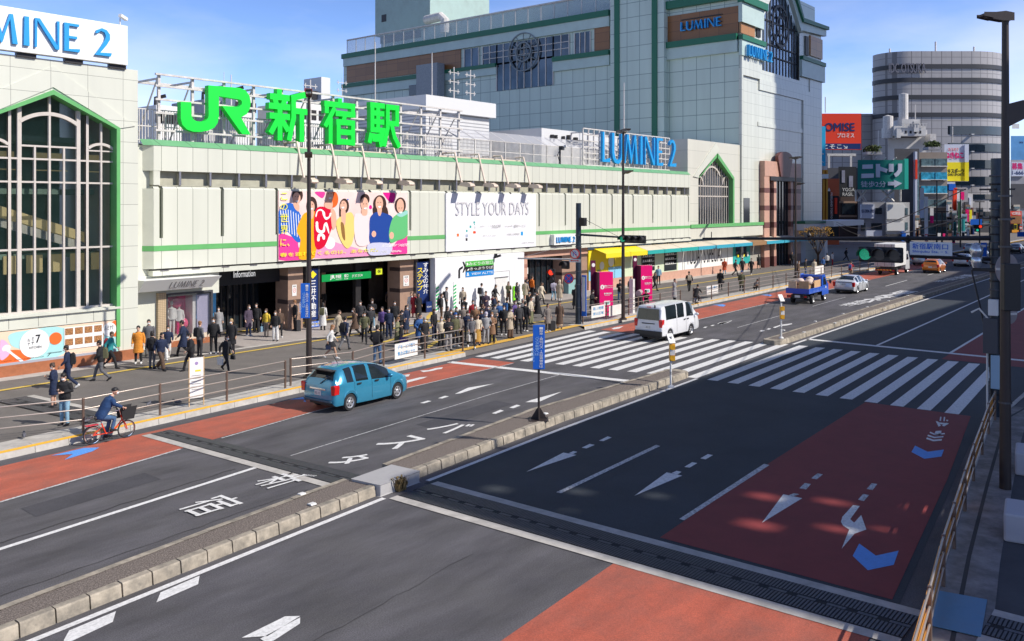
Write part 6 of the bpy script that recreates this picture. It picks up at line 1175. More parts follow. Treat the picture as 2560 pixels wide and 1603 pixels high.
t = lamp('tall dark street lamp behind the white van and pink pillars', 47.5, 29.9, rz=.9)
b = B(mOff); b.box(.14,.16,-.1,.1,1.5,2.0); b.build('sticker', t)
lamp('tall dark street lamp by the pink stone portal further along the left pavement', 85.4, 33.6, rz=.9)
# big lamp on the right pavement
t = thing('street_lamp', 'massive dark street lamp standing at the right edge of the picture', 'street lamp', (25.44,4.5,.2), TH-pi/2)
b = B(mBrown); b.path([(0,0,0),(0,0,3.5),(0,0,12.1)], [.14,.125,.08], 16); b.build('pole', t, smooth=50)
b = B(mBrown, mOff); b.prism([(.15,12.03),(.15,12.2),(-.05,12.24),(-.5,12.19),(-.5,12.1),(-.1,12.03)], 'y', -.12, .12); b.prism([(-.35,11.98+.1),(-.62,12.14),(-.62,12.2),(-.3,12.2)], 'y', -.18, .18); b.build('lamp_head', t, bevel=.02)
b = B(mBrown); b.prism([(0,9.3),(.9,9.75),(2.6,9.95),(2.6,10.02),(.5,9.98),(0,9.85)], 'y', -.09, .09); b.build('lower_lamp', t, bevel=.02)
b = B(mBlk); b.box(-.18,.24,-.28,-.1,4.6,5.8) ; b.build('control_box', t, bevel=.02)
b = B(mSteel); [b.lathe([(.16,z),(.16,z+.05)],(0,0,0),12) for z in (2.2,6.2,6.9,7.5)]; b.build('strap', t)
# sign post on the median
mx_, my_ = G(1347,1048,.25); d = mx_*CT+my_*ST
zs0, zs1 = CAMZ+(512-922)/F_*d, CAMZ+(512-812)/F_*d
t = thing('median_sign', 'blue vertical sign on a dark post in the middle of the median', 'sign', (mx_,my_,.235), TH-pi/2)
b = B(mBrown); b.tube((0,0,0),(0,0,zs1-.3),.04,10); b.add([(-.32,-.3,0),(.32,-.3,0),(.32,.3,0),(-.32,.3,0),(-.32,-.3,.03),(.32,-.3,.03),(.32,.3,.03),(-.32,.3,.03)], [(4,5,6,7),(0,1,5,4),(1,2,6,5),(2,3,7,6),(3,0,4,7)]); b.prism([(-.28,.03),(.28,.03),(.05,.4),(-.05,.4)],'y',-.01,.01); b.prism([(-.28,.03),(.28,.03),(.05,.4),(-.05,.4)],'x',-.01,.01); b.build('post', t)
o = vboard('', 0, -.07, zs0-.235, zs1-.235, .40, 0, LN); 
for k in list(o.children): k.parent = t; k.location = (0,-.07,zs0-.235)
bpy.data.objects.remove(o)
# flashing delineators on the median noses
for (px, py, ptop, lb) in ((1677,967,838,'white solar marker post with yellow lamp on the near median nose by the van'),(1953,845,739,'white solar marker post with yellow lamp on the far median nose')):
    x, y = G(px,py,.25); d = x*CT+y*ST; h = CAMZ+(512-ptop)/F_*d-.25
    t = thing('marker_post', lb, 'marker post', (x,y,.235), TH-pi/2, 'white marker posts on the median noses')
    b = B(mOff, mat('stripe_grey',(.35,.35,.35),.5)); b.tube((0,0,0),(0,0,h-.2),.045,10); b.lathe([(.14,0),(.12,.05),(.05,.09)],(0,0,0),12); [b.m(MC['stripe_grey']).lathe([(.047,z),(.047,z+.12)],(0,0,0),10) for z in (.5,1.2,1.9)]; b.build('post', t, smooth=50)
    b = B(mOff, mBlk); b.ob((0,0,h-.12),(.28,.04,.42),.4,0,-.6); b.m(mBlk).ob((-.01,-.025,h-.125),(.22,.01,.34),.4,0,-.6); b.build('solar_panel', t)
    b = B(mat('lamp_amber', (.75,.38,.02), .35, var=.2, vs=9)); b.box(-.06,.16,-.09,.09,1.05,1.72); b.m(mOff).box(-.05,.15,-.1,-.09,1.28,1.5); b.m(MC['lamp_amber']).disc((.05,1.17),.1,'y',-.13,-.09,14); b.disc((.05,1.6),.1,'y',-.13,-.09,14); b.build('beacon', t, bevel=.02)
# railings
mRail = mat('bronze_rail', (.20,.14,.11), .4, metal=.5, var=.1, vs=4); mRailC = mat('cream_rail', (.42,.36,.32), .35, metal=.5, var=.05)
def rail(label, posts, z0=.2, h=1.1, nr=3, posw=.034, ends=True):
    t = thing('guard_rail', label, 'railing', (posts[0][0],posts[0][1],z0)); setpar(t)
    b = B(mRail); 
    for x, y in posts: b.box(x-posw, x+posw, y-posw, y+posw, z0, z0+h+.02)
    PT(b, 'posts', bevel=.01)
    b = B(mRailC)
    for k in range(nr): b.path([(x,y,z0+h*(1-k*.3)-.02) for x, y in posts], .022, 8)
    PT(b, 'rails', smooth=60); return t
p1 = [G(px,py,.2) for px, py in ((-150,1123),(208,1082),(400,1039),(567,1003),(713,971))]
rail('left pavement railing between the cyclist and the street lamp', [(x,y+.0) for x,y in p1])
p2_ = [G(px,py,.2) for px, py in ((882,944),(959,919),(1062,896.5),(1157,878))]; rail('pavement railing beside the blue car and waiting crowd', [(21.6,29.3)]+p2_)
rail('short pavement railing in front of the pink info pillars', [G(px,py,.2) for px, py in ((1457,810),(1516,799),(1572,788))]+[(51,30.9),(54,30.95),(57,31.0)])
rail('long railing along the kerb further up the street', [(59+3.0*k, 31.0+.033*k*.9) for k in range(20)])
ban = []
def banner(label, pa, pb, z0, z1, y, s, m=mOff, ink=None):
    (x0,y0),(x1,y1) = pa, pb; t = thing('banner', label, 'banner', (x0,y0,z0)); setpar(t); u = Vector((x1-x0,y1-y0,0)); n = Vector((u.y,-u.x,0)).normalized()
    b = B(m); o_ = Vector((x0,y0,z0))+n*.05; v = MZ*(z1-z0); b.add([o_,o_+u,o_+u+v,o_+v,o_-n*.02,o_+u-n*.02,o_+u+v-n*.02,o_+v-n*.02],[(0,1,2,3),(4,5,6,7),(0,1,5,4),(2,3,7,6),(1,2,6,5),(3,0,4,7)]); PT(b, 'cloth')
    if s: b = B(ink or mat('banner_blue', (.05,.3,.6), .5)); k = len(s); [text(b, ss, o_+u*.12+v*(.62-.42*i)+n*.006, u*.76, v*.26, n, bold=.02) for i, ss in enumerate(s)]; PT(b, 'lettering')
banner('white banner with blue writing tied to railing by the waiting crowd', G(985,913,.2), G(1042,900,.2), .45, 1.15, 0, ['デモ・ビラ配り','集合は禁止です'])
banner('white banner with pale writing on railing before the pink pillars', G(1477,806,.2), G(1511,800,.2), .45, 1.2, 0, ['路上喫煙','禁止区域'])
banner('blank white banner on the railing right of the pale writing banner', G(1521,799,.2), G(1553,792,.2), .4, 1.05, 0, [])
banner('white banner on railing behind the dark clad cyclist', G(1765,748,.2), G(1794,743,.2), .5, 1.2, 0, ['この先工事中'])
banner('white board on the railing by the far street lamp', G(2036,694,.2), G(2058,690,.2), .5, 1.3, 0, [])
# right railing with orange panels
rp = [(9.8,3.05),(12.7,3.45),(15.57,3.86),(18.17,4.26),(20.3,4.55),(22.95,4.91),(25.61,5.27),(28.46,5.63),(31.15,5.98),(33.3,6.2)]
t = rail('right pavement railing backed with orange panels', rp, h=.98, nr=3); setpar(t)
b = B(mat('orange_panel', (.78,.32,.03), .45, var=.12, vs=3, dirt=.25, ds=3))
for (x0,y0),(x1,y1) in zip(rp, rp[1:]):
    u = Vector((x1-x0,y1-y0,0)); o_ = Vector((x0,y0+.05,0))
    for z0,z1 in ((.40,.66),(.74,1.0)): b.add([o_+u*.04+MZ*z0,o_+u*.96+MZ*z0,o_+u*.96+MZ*z1,o_+u*.04+MZ*z1]+[q+Vector((0,.02,0)) for q in (o_+u*.04+MZ*z0,o_+u*.96+MZ*z0,o_+u*.96+MZ*z1,o_+u*.04+MZ*z1)], [(0,1,2,3),(7,6,5,4),(0,4,5,1),(3,2,6,7)])
PT(b, 'panel')
# concrete blocks
mBlock = mat('block_concrete', (.52,.50,.53), .75, var=.08, vs=2, dirt=.15, ds=2, bump=.15, bs=50)
for i, (px, py, lb) in enumerate(((2556,1345,'pale concrete block on the right pavement, nearest the camera'),(2575,1182,'pale concrete block on the right pavement behind the big lamp'))):
    x, y = G(px,py,.2); t = thing('concrete_block', lb, 'concrete block', (x,y,.2), .15); b = B(mBlock); b.box(-.45,.75,-.85,.35,0,.62); b.build('block', t, bevel=.05)
    b = B(mBlk); b.box(-.455,-.45,-.3,-.25,.3,.35); b.box(-.455,-.45,-.3,-.25,.1,.15); b.build('bolt_hole', t)
# signal masts
mPole = mat('mast_dark', (.03,.045,.065), .4, metal=.3, var=.25, vs=3)
def lens(b, c, r, m, nrm=(-1,0,0)):
    b.m(m)
def signal(label, loc, rz, cols, r=.16, hz=True):
    t = thing('traffic_signal', label, 'traffic light', loc, rz)
    n = len(cols); w = r*2.5; b = B(mBlk); b.box(-w*n/2, w*n/2, -.06, .14, -r*1.35, r*1.35) if hz else b.box(-r*1.35, r*1.35, -.06, .14, -w*n/2, w*n/2); b.build('housing', t, bevel=.05)
    b = B(mBlk, mDk2)
    for i, c in enumerate(cols):
        cx_ = -w*n/2+w*(i+.5) if hz else 0; cz_ = 0 if hz else w*n/2-w*(i+.5)
        b.m(mDk2).ring((cx_,cz_), r*1.08, r*1.16, 'y', -.34, -.06, 20, -.25, pi+.25)
    b.build('visor', t)
    for i, c in enumerate(cols):
        cx_ = -w*n/2+w*(i+.5) if hz else 0; cz_ = 0 if hz else w*n/2-w*(i+.5)
        b = B(c); b.disc((cx_,cz_), r, 'y', -.085, -.062, 20); b.build('lens', t)
    return t
mLG = mat('lens_green', (.02,.50,.25), .3, emit=.3, var=.5, vs=25); mLO = mat('lens_off', (.05,.045,.045), .25); mLR = mat('lens_red', (.9,.05,.02), .3, emit=1.2)
x_, y_ = 44.0, 30.9
t = thing('signal_mast', 'dark blue signal mast with long arm at the left crossing corner', 'mast', (x_,y_,.2)); setpar(t)
zt_ = CAMZ+2/F_*54; b = B(mPole); b.path([(x_,y_,.2),(x_,y_,7.6)], [.19,.16], 12); PT(b, 'pole', smooth=50)
zA_ = PX(1500,588,44)[1]; ye = PX(1556,594,44)[0]; b = B(mPole); b.path([(x_,y_,zA_),(x_,ye,zA_-.1)], [.07,.05], 8); b.tube((x_,y_,6.8),(x_,ye+.3,zA_-.05),.012,4); PT(b, 'arm')
b = B(mOff); z2_ = 4.1; b.path([(x_,y_,z2_+.05),(x_-.2,y_+4.6,z2_-.05)], .05, 8); b.tube((x_,y_,z2_+1.1),(x_-.15,y_+4.2,z2_+.05),.012,4); PT(b, 'lower_arm')
b = B(mPole, mOff); b.m(mSteel); [b.lathe([(.2,z),(.2,z+.06)],(x_,y_,0),12) for z in (1.2,2.6,3.4,4.9,5.6)]; b.m(mBlk).box(x_-.15,x_+.18,y_-.5,y_-.15,6.2,6.7); PT(b, 'strap')
t = thing('pole_banner', 'narrow blue and white vertical plate on the left signal mast', 'sign', (x_-.1,y_-.3,.6)); setpar(t); b = B(mBlS); b.box(x_+.05,x_+.11,y_-.52,y_-.2,.7,3.2); b.m(mOff).box(x_+.03,x_+.05,y_-.47,y_-.25,1.0,3.1); PT(b, 'plate')
signal('horizontal traffic light showing green on the left mast arm', (x_-.25, ye-.85, zA_-.18), -pi/2, [mLG,mLO,mLO,mLO], .17)
q = PX(1376,680,x_-.4); signal('small red pedestrian light hanging under the left mast arm', (x_-.3, q[0], q[1]-.25), -pi/2+.3, [mLR,mLO], .17, False)
signal('small white backed light box on the left signal mast', (x_-.35, y_+.75, z2_-.3), -pi/2, [mLO], .2, False)
def rsign(label, y, z, r, kindn):
    t = thing('traffic_sign', label, 'road sign', (x_-.25,y,z), -pi/2+.25); b = B(mOff, mRdS, mBlS)
    b.m(mRdS).disc((0,0),r,'y',-.01,.01,28); b.m(mOff if kindn == 'u' else mBlS).disc((0,0),r*.8,'y',-.016,-.01,28)
    if kindn == 'u': b.m(mBlS).ring((0,.03),r*.2,r*.34,'y',-.022,-.018,10,0,pi); b.box(-r*.34,-r*.2,-.022,-.018,-r*.45,.03); b.prism([(r*.05,0),(r*.5,0),(r*.27,-r*.35)],'y',-.023,-.018); b.m(mRdS).ob((0,-.024,0),(r*1.7,.004,r*.13),0,.8)
    else: b.m(mRdS).ob((0,-.02,0),(r*1.75,.004,r*.16),0,.78); b.ob((0,-.023,0),(r*1.75,.004,r*.16),0,-.78)
    b.build('disc', t); return t
rsign('round white and red no u turn sign on the left mast', y_+.1, PX(1438,634,x_)[1], .32, 'u'); rsign('round blue and red no stopping sign on the left mast', y_+.55, PX(1430,696,x_)[1], .32, 'n')
t = B(mOff, mRdS); t.box(-.36,.36,-.01,.01,-.1,.1); t.m(mRdS).box(-.2,.2,-.02,-.012,-.02,.02); t.prism([(-.28,0),(-.18,.06),(-.18,-.06)],'y',-.02,-.012); t.prism([(.28,0),(.18,.06),(.18,-.06)],'y',-.02,-.012); tag(t.build('supplementary_plate', loc=(x_-.25,y_+.1,PX(1438,651,x_)[1]), rz=-pi/2+.25), 'small white plate with red double arrow below the no u turn sign', 'road sign')
# right mast with long arms
xm_, ym_ = 34.04, 6.27
t = thing('utility_mast', 'thick dark utility mast with straps cables and boxes on the right corner', 'mast', (xm_,ym_,.2)); setpar(t)
b = B(mPole); b.path([(xm_,ym_,.2),(xm_,ym_,9.1)], [.24,.2], 14); PT(b, 'pole', smooth=50)
b = B(mSteelW, mDk2); rs = random.Random(2); [b.m([mDk2,mSteel][k % 2]).lathe([(.25,z),(.26,z+.03),(.25,z+.06)],(xm_,ym_,0),12) for k, z in enumerate([.9+.28*i+rs.uniform(-.05,.05) for i in range(28)])]; PT(b, 'strap')
b = B(mOff); b.path([(xm_-.3,ym_+.25,.2),(xm_-.3,ym_+.25,3.6),(xm_-.3,ym_+.5,3.9),(xm_-.3,ym_+.75,3.75)], .035, 6); b.m(mBlk).path([(xm_,ym_+.8,5.2),(xm_-.2,ym_+.5,4.0),(xm_-.28,ym_+.2,2.6),(xm_-.28,ym_+.1,.4)], .03, 6); b.path([(xm_-.28,ym_-.15,.4),(xm_-.28,ym_-.15,7.5)],.03,6); PT(b, 'cable')
b = B(mat('box_blue', (.30,.45,.58), .4), mConD); b.m(mConD).box(xm_-.5,xm_-.2,ym_-.1,ym_+.35,2.4,3.6); b.m(MC['box_blue']).box(xm_-.45,xm_-.2,ym_-.3,ym_+.12,1.2,2.35); b.m(mOff).box(xm_-.45,xm_-.22,ym_-.1,ym_+.2,3.7,4.25); b.m(mBlk).box(xm_-.4,xm_-.2,ym_-.2,ym_+.7,5.2,5.32); PT(b, 'box', bevel=.015)
yE = PX(1757,597,xm_)[0]; zE = PX(1757,597,xm_)[1]; zM = PX(2440,594,xm_)[1]
b = B(mDk2); b.path([(xm_,ym_,zM),(xm_,ym_+1.5,zM-.05),(xm_,yE,zE)], [.09,.075,.05], 8)
ys = PX(2275,641,xm_)[0]; zS = PX(2275,641,xm_)[1]; b.path([(xm_,ym_,zS),(xm_,ys,zS)], [.07,.05], 8); b.path([(xm_,ym_+.3,zS-.15),(xm_,ym_+3.2,zM-.1)], .04, 6)
for px in (2022,2270): y = PX(px,590,xm_)[0]; b.lathe([(.05,0),(.12,.08),(.05,.12),(.1,.2),(.03,.3)],(xm_,y,zE+.05),8)
for px in (1580+180,): b.tube((xm_,yE-.4,zE),(xm_,yE-.4,zE+.3),.02,5)
for z in (8.0,7.0): b.box(xm_-.6,xm_+.6,ym_-.04,ym_+.04,z,z+.06); b.box(xm_-.04,xm_+.04,ym_-.55,ym_+.55,z,z+.06)
PT(b, 'arm')
b = B(mBlk)
for z0,z1,k in ((8.05,5.6,1),(7.05,5.4,0)): b.path([(xm_+62*t_/10, ym_+1+(31-5)*t_/10, z0+(z1-z0)*t_/10-1.0*sin(pi*t_/10)) for t_ in range(11)], .022, 4)
tag(b.build('overhead_cable'), 'two thin black overhead cables crossing the street from the right mast', 'cable')
yg = PX(2207,636,xm_)[0]; signal('large horizontal traffic light showing green on the right mast arm', (xm_-.3, yg, PX(2207,636,xm_)[1]), -pi/2, [mLG,mLO,mLO], .21)
ya_, yb_ = PX(2279,605,xm_)[0], PX(2385,605,xm_)[0]; zc0, zc1 = PX(2330,638,xm_)[1], PX(2330,605,xm_)[1]
t = thing('place_name_sign', 'white sign reading 新宿駅南口 Shinjuku Sta. - S. hanging on the right mast arm', 'sign', (xm_,yb_,zc0)); setpar(t)
b = B(mat('sign_white', (.62,.68,.72), .4), mNavy); b.box(xm_-.25,xm_-.2,yb_,ya_,zc0,zc1); PT(b, 'board', bevel=.01)
b = B(mBlS); w = ya_-yb_; h_ = zc1-zc0; U = Vector((0,-w,0))
for i, c in enumerate('新宿駅'): kanji(b, c, (xm_-.252,ya_-w*(.07+.168*i),zc0+h_*.47), U*.145, MZ*h_*.42, (-1,0,0), .11, .002)
text(b, '南口', (xm_-.256,ya_-w*.575,zc0+h_*.47), U*.33, MZ*h_*.42, (-1,0,0), bold=.03); text(b, 'Shinjuku Sta. − S.', (xm_-.256,ya_-w*.07,zc0+h_*.14), U*.84, MZ*h_*.23, (-1,0,0), bold=.04); PT(b, 'lettering')
b = B(mDk2); [b.box(xm_-.22,xm_,y,y+.05,zc0+.1,zc1-.1) for y in (yb_+.3,ya_-.3)]; PT(b, 'bracket')
q = PX(2478,640,xm_-.4); t = thing('speaker_unit', 'pale domed metal unit on the bracket of the right mast', 'device', (xm_-.4,q[0],5.32)); setpar(t)
b = B(mat('metal_shine', (.55,.58,.62), .18, metal=.7)); b.lathe([(.0,0),(.12,0),(.17,.15),(.19,.33),(.15,.38),(.2,.46),(.22,.62),(.17,.78),(.06,.86),(0,.87)],(xm_-.45,ym_+.55,5.32),16); PT(b, 'dome', smooth=50)
for i, (px, py, r, lb) in enumerate(((2517,672,.42,'large round sign seen from behind on the big lamp pole'),(2524,785,.28,'smaller round mirror back on the big lamp pole'))):
    d = 24; p_ = FWD*(d)+RGT*((px-1280)/F_*d); z = CAMZ+(512-py)/F_*d; t = thing('round_sign', lb, 'road sign', (p_.x,p_.y,z), TH-pi/2+.35); b = B(mat('sign_back', (.30,.27,.28), .35, metal=.4, var=.1)); b.disc((0,0),r,'y',-.01,.01,28); b.m(mSteelW).box(-r,r*.8,-.04,-.012,-.03,.03); b.build('plate', t)
t = signal('dark traffic light seen from the side at the right picture edge', (37.5,3.9,4.35), .8, [mLO,mLO,mLO], .2)
# pink information pillars
for i, (pl, pr_, pb_, pt_, lb) in enumerate(((1488,1531,788,680,'left magenta information pillar with black side strip'),(1595,1632,752,664,'right magenta information pillar behind the white van'))):
    x, y = G(pr_-20,pb_,.2); d = x*CT+y*ST; h = CAMZ+(512-pt_)/F_*d-.2; w = (pr_-pl)/F_*d/1.15
    t = thing('information_pillar', lb, 'pillar', (x,y,.2), -.45, 'magenta information pillars on the pavement')
    b = B(mMag); b.box(-w*.52,w*.52,-.25,.35,0,h); b.build('pillar', t)
    b = B(mat('plum', (.10,.005,.04), .4)); b.box(-w*.52-.03,-w*.52+.0-.002,-.26,.36,0,h+.0); b.box(-w*.52-.3,-w*.52+.05,.36,.42,0,h+.75); b.m(mWhite).disc((-w*.52-.12,h+.45),.13,'y',.345,.36,16); b.build('side_strip', t)
    b = B(mWhite, mMag); X_ = lambda a: -w*.52+w*1.04*a; b.disc((X_(.2),h*.66),.15,'y',-.262,-.252,20); b.m(mMag); sgn_y(b,'i',X_(.17),X_(.23),h*.635,h*.685,-.268,bold=.05); b.m(mWhite)
    sgn_y(b,'新宿区エリアマップ',X_(.33),X_(.95),h*.665,h*.70,-.258,bold=.06); sgn_y(b,'Shinjuku City Area Map',X_(.33),X_(.95),h*.63,h*.652,-.258,bold=.05); sgn_y(b,'新宿観光案内',X_(.33),X_(.9),h*.49,h*.525,-.258,bold=.05); sgn_y(b,'Tourist Info',X_(.33),X_(.75),h*.46,h*.48,-.258,bold=.04)
    b.prism([(X_(.35),h*.24),(X_(.75),h*.24),(X_(.78),h*.27),(X_(.78),h*.32),(X_(.75),h*.34),(X_(.35),h*.34),(X_(.32),h*.32),(X_(.32),h*.27)],'y',-.262,-.252); b.m(mat('free_teal',(.1,.5,.45),.5)); sgn_y(b,'FREE',X_(.40),X_(.70),h*.265,h*.315,-.27,bold=.05); b.build('lettering', t)
# board on pavement, white post
x, y = G(491,1015,.2); t = thing('notice_board', 'slim white upright notice board standing behind the left railing', 'notice board', (x,y,.2), -.25); b = B(mWhite); b.box(-.25,.25,-.02,.02,.3,1.75); b.build('board', t); b = B(mat('cream_frame',(.62,.42,.22),.5)); [b.box(s*.26-.015,s*.26+.015,-.025,.025,0,1.78) for s in (-1,1)]; b.build('frame', t)
b = B(mYelS, mGrey); b.box(-.05,.15,-.026,-.022,1.25,1.31); b.m(mat('lilac_ink',(.35,.25,.5),.5)).disc((0,1.55),.06,'y',-.027,-.022,12); b.m(mGrey); [b.box(-.18,.15,-.026,-.022,.6+.1*k,.62+.1*k) for k in range(6)]; b.build('print', t)
x, y = G(1580,783,.2); b = B(mOff, mGrey); b.box(-.14,.14,-.14,.14,0,2.3); b.m(mGrey); sgn_y(b,'案\n内',-.08,.08,1.3,1.8,-.145); tag(b.build('marker_column', loc=(x,y,.2), rz=.1, bevel=.01), 'white square column beside the second street lamp', 'column')
x, y = G(1995,690,.2); b = B(mOff); b.box(-.12,.12,-.12,.12,0,1.5); tag(b.build('marker_column', loc=(x,y,.2)), 'small white column at the foot of the far street lamp', 'column')
# pigeons, road studs, weeds, litter
def pigeon(i, px, py, rz, lb):
    x, y = G(px,py,.2); t = thing('pigeon', lb, 'pigeon', (x,y,.2), rz, 'pigeons on the left pavement'); b = B(mat('pigeon_grey',(.10,.10,.12),.7,var=.4,vs=20))
    b.path([(-.17,0,.09),(-.1,0,.11),(-.02,0,.125),(.06,0,.13),(.1,0,.17),(.12,0,.2),(.155,0,.2),(.185,0,.19)], [.012,.04,.065,.055,.03,.026,.02,.004], 8); b.tube((0,.02,.08),(0,.02,0),.006,4); b.tube((.02,-.02,.08),(.02,-.02,0),.006,4); b.build('body', t, smooth=80)
for i, a in enumerate(((372,1018,.6,'pigeon pecking left of the railing post'),(443,1012,2.5,'dark pigeon near the notice board'),(60,1097,1.2,'small pigeon on the pavement at far left'),(218,1060,.2,'pale pigeon beside the feet of the phone reader'))): pigeon(i, *a)
b0 = B(mOff); b0.prism([(-.09,0),(.09,0),(.06,.03),(-.06,.03)],'x',-.08,.08); first = None
for i, (x, y) in enumerate([(13.3,17.2),(13.6,18.0),(24.2,18.4)]+[(49+5*k,y) for k in range(6) for y in (18.8,20.0)]):
    if first is None: first = o = b0.build('road_stud')
    else: o = first.copy(); COL.objects.link(o)
    o.location = (x,y,.25); o['category'] = 'road stud'; o['label'] = 'small pale reflective stud on top of the median kerb'; o['group'] = 'reflective studs on the median kerbs'
x, y = G(1000,1222,.05); t = thing('weed_tuft', 'dry weed tuft growing at the joint of the median block', 'weed', (x,y,.01)); b = B(mat('dry_weed',(.22,.15,.06),.9,var=.4,vs=20)); rs = random.Random(9)
for k in range(150):
    a, l = rs.uniform(0,2*pi), rs.uniform(.1,.36); p = Vector((rs.uniform(-.12,.12),rs.uniform(-.1,.1),0)); q = p+Vector((cos(a)*l*.35,sin(a)*l*.35,l)); w = Vector((-sin(a),cos(a),0))*.012; b.add([p-w,p+w,q+w*2,q-w*2],[(0,1,2,3)])
b.build('leaves', t)
# ---------------------------------------------------------------- vehicles
mTyre = mat('tyre', (.02,.02,.022), .85); mRim = mat('rim', (.58,.58,.60), .3, metal=.7); mCG = glassy('car_glass', (.012,.018,.02), .03, .9, var=.5, vs=1.5); mTrim = mat('car_trim', (.02,.02,.022), .5); mTail = mat('tail_red', (.60,.01,.01), .15, coat=.6); mPlate = mat('plate', (.72,.72,.70), .5); mChr = mat('chrome', (.7,.7,.72), .12, metal=1)
def cr_(a, b_, c, d, t): return .5*((2*b_)+(-a+c)*t+(2*a-5*b_+4*c-d)*t*t+(-a+3*b_-3*c+d)*t*t*t)
WHM = {}
def wheel(name, t, x, y, r, w, side):
    k = (r, w)
    if k not in WHM:
        b = B(mTyre); b.lathe([(r*.66,-w/2),(r*.95,-w/2),(r,-w*.36),(r,w*.36),(r*.95,w/2),(r*.66,w/2),(r*.62,w*.3)], (0,0,0), 28, 'y'); o = b.build('tyre', smooth=40)
        b = B(mRim, mTrim); b.lathe([(0,w*.44),(r*.15,w*.46),(r*.2,w*.4),(r*.58,w*.36),(r*.66,w*.5),(r*.7,w*.5)], (0,0,0), 28, 'y')
        b.m(mTrim); [b.disc((cos(a)*r*.42, sin(a)*r*.42), r*.1, 'y', w*.37, w*.425, 8, r*.1) for a in [i*pi/3+.2 for i in range(6)]]
        q = b.build('rim', smooth=40); WHM[k] = (o.data, q.data); bpy.data.objects.remove(o); bpy.data.objects.remove(q)
    p = bpy.data.objects.new('wheel', WHM[k][0]); q = bpy.data.objects.new('rim', WHM[k][1]); COL.objects.link(p); COL.objects.link(q); p.parent = t; q.parent = p; p.location = (x, y, r); p.rotation_euler.z = 0 if side > 0 else pi
def car(name, label, x, y, rz, st, Wd, paint, wh, wr, glass, rear, ws, lights, belt_line=True, extra=None, tl=(.7,1.0), top=None):
    """st: (x,zb,belt,top,halfwidth,topwidth) stations rear to front; y,x = middle of the tail"""
    t = thing(name, label, 'car' if 'van' not in name else 'van', (x,y,0), rz)
    Ln = st[-1][0]; xs = sorted(set([round(i*Ln/46,3) for i in range(47)]+[round(w+d,3) for w in wh for d in (-wr*1.12,-wr*1.1,-wr*.9,-wr*.6,-wr*.3,0,wr*.3,wr*.6,wr*.9,wr*1.1,wr*1.12)]+[s[0] for s in st]))
    def ev(X):
        i = max(0, min(len(st)-2, sum(1 for s in st if s[0] <= X)-1)); a, b_, c, d = st[max(0,i-1)], st[i], st[i+1], st[min(len(st)-1,i+2)]; u = (X-b_[0])/max(1e-6, c[0]-b_[0])
        return [cr_(a[k], b_[k], c[k], d[k], u) for k in range(1,6)]
    def sec(X):
        zb, be, tp, hw, tw = ev(X); z0 = zb
        for w in wh:
            if abs(X-w) < wr*1.11: z0 = max(z0, wr+math.sqrt(max(0,(wr*1.11)**2-(X-w)**2)))
        g = max(0.02, tp-be); sh = min(1, g/.35); f = 1.0 if z0 == zb else 1.02
        yt = hw*.97+(tw-hw*.97)*sh
        return [(0,zb+.05),(hw*.86,zb+.05) if z0 == zb else (hw*.86,z0),(hw*.97*f,z0),(hw*f,z0+.10),(hw,max(z0+.14,zb+(be-zb)*.5)),(hw*.985,max(z0+.16,be-.06)),(hw*.965,be),(yt+(hw*.965-yt)*.2,be+g*.8 if g > .1 else be+g*.5),(yt-.03,tp-.035*sh),(yt*.82,tp),(yt*.4,tp+.022),(0,tp+.028)]
    S = [sec(X) for X in xs]; n = len(S[0]); NN = 2*n-1
    def ringp(i): X = xs[i]; p = S[i]; return [(X, -q[0], q[1]) for q in p]+[(X, q[0], q[1]) for q in p[-2::-1]]
    b = B(paint); vs = []
    for i in range(len(xs)): vs += ringp(i)
    fs = [(i*NN+j, i*NN+j+1, (i+1)*NN+j+1, (i+1)*NN+j) for i in range(len(xs)-1) for j in range(NN-1)]+[tuple(range(NN)), tuple(range(len(xs)*NN-1, (len(xs)-1)*NN-1, -1))]
    b.add(vs, fs); o = b.build('body', t, smooth=38)
    b = B(mTrim); b.box(.25, Ln-.3, -Wd*.40, Wd*.40, .2, .55); b.build('underbody', t)
    def patch(nm, x0, x1, j0, j1, m, off=.006, sides=(1,-1), cut=0):
        idx = [i for i, X in enumerate(xs) if x0-1e-6 <= X <= x1+1e-6]
        if len(idx) < 2: return
        for s in sides:
            b = B(m); vs = []
            for q, i in enumerate(idx):
                P = S[i]; c = []
                for j in range(j0, j1+1):
                    yy_, zz_ = P[j]; dy, dz = (P[min(j+1,n-1)][0]-P[max(j-1,0)][0]), (P[min(j+1,n-1)][1]-P[max(j-1,0)][1]); l = math.hypot(dy,dz) or 1
                    c.append((xs[i], s*(yy_+off*dz/l), zz_-off*dy/l))
                if cut: c[0] = tuple(Vector(c[0]).lerp(Vector(c[1]), .12)); 
                vs += c
            k = j1-j0+1; b.add(vs, [(a*k+j, a*k+j+1, (a+1)*k+j+1, (a+1)*k+j) for a in range(len(idx)-1) for j in range(k-1)]); b.build(nm, t, smooth=60)
    for x0, x1 in glass: patch('side_window', x0, x1, 6, 8, mCG)
    def band2(nm, x0, x1, m, f0=.0):
        idx = [i for i, X in enumerate(xs) if x0-1e-6 <= X <= x1+1e-6]; b = B(m); vs = []
        for i in idx:
            P = S[i]; c = [(-P[8][0]*.93,P[8][1])]+[(-P[j][0],P[j][1]) for j in (9,10)]+[(0,P[11][1])]+[(P[j][0],P[j][1]) for j in (10,9)]+[(P[8][0]*.93,P[8][1])]
            vs += [(xs[i]+(-.006 if x1 < Ln/2 else .006), a, z+.006) for a, z in c]
        b.add(vs, [(a*7+j, a*7+j+1, (a+1)*7+j+1, (a+1)*7+j) for a in range(len(idx)-1) for j in range(6)]); b.build(nm, t, smooth=60)
    if rear: band2('rear_window', rear[0], rear[1], mCG)
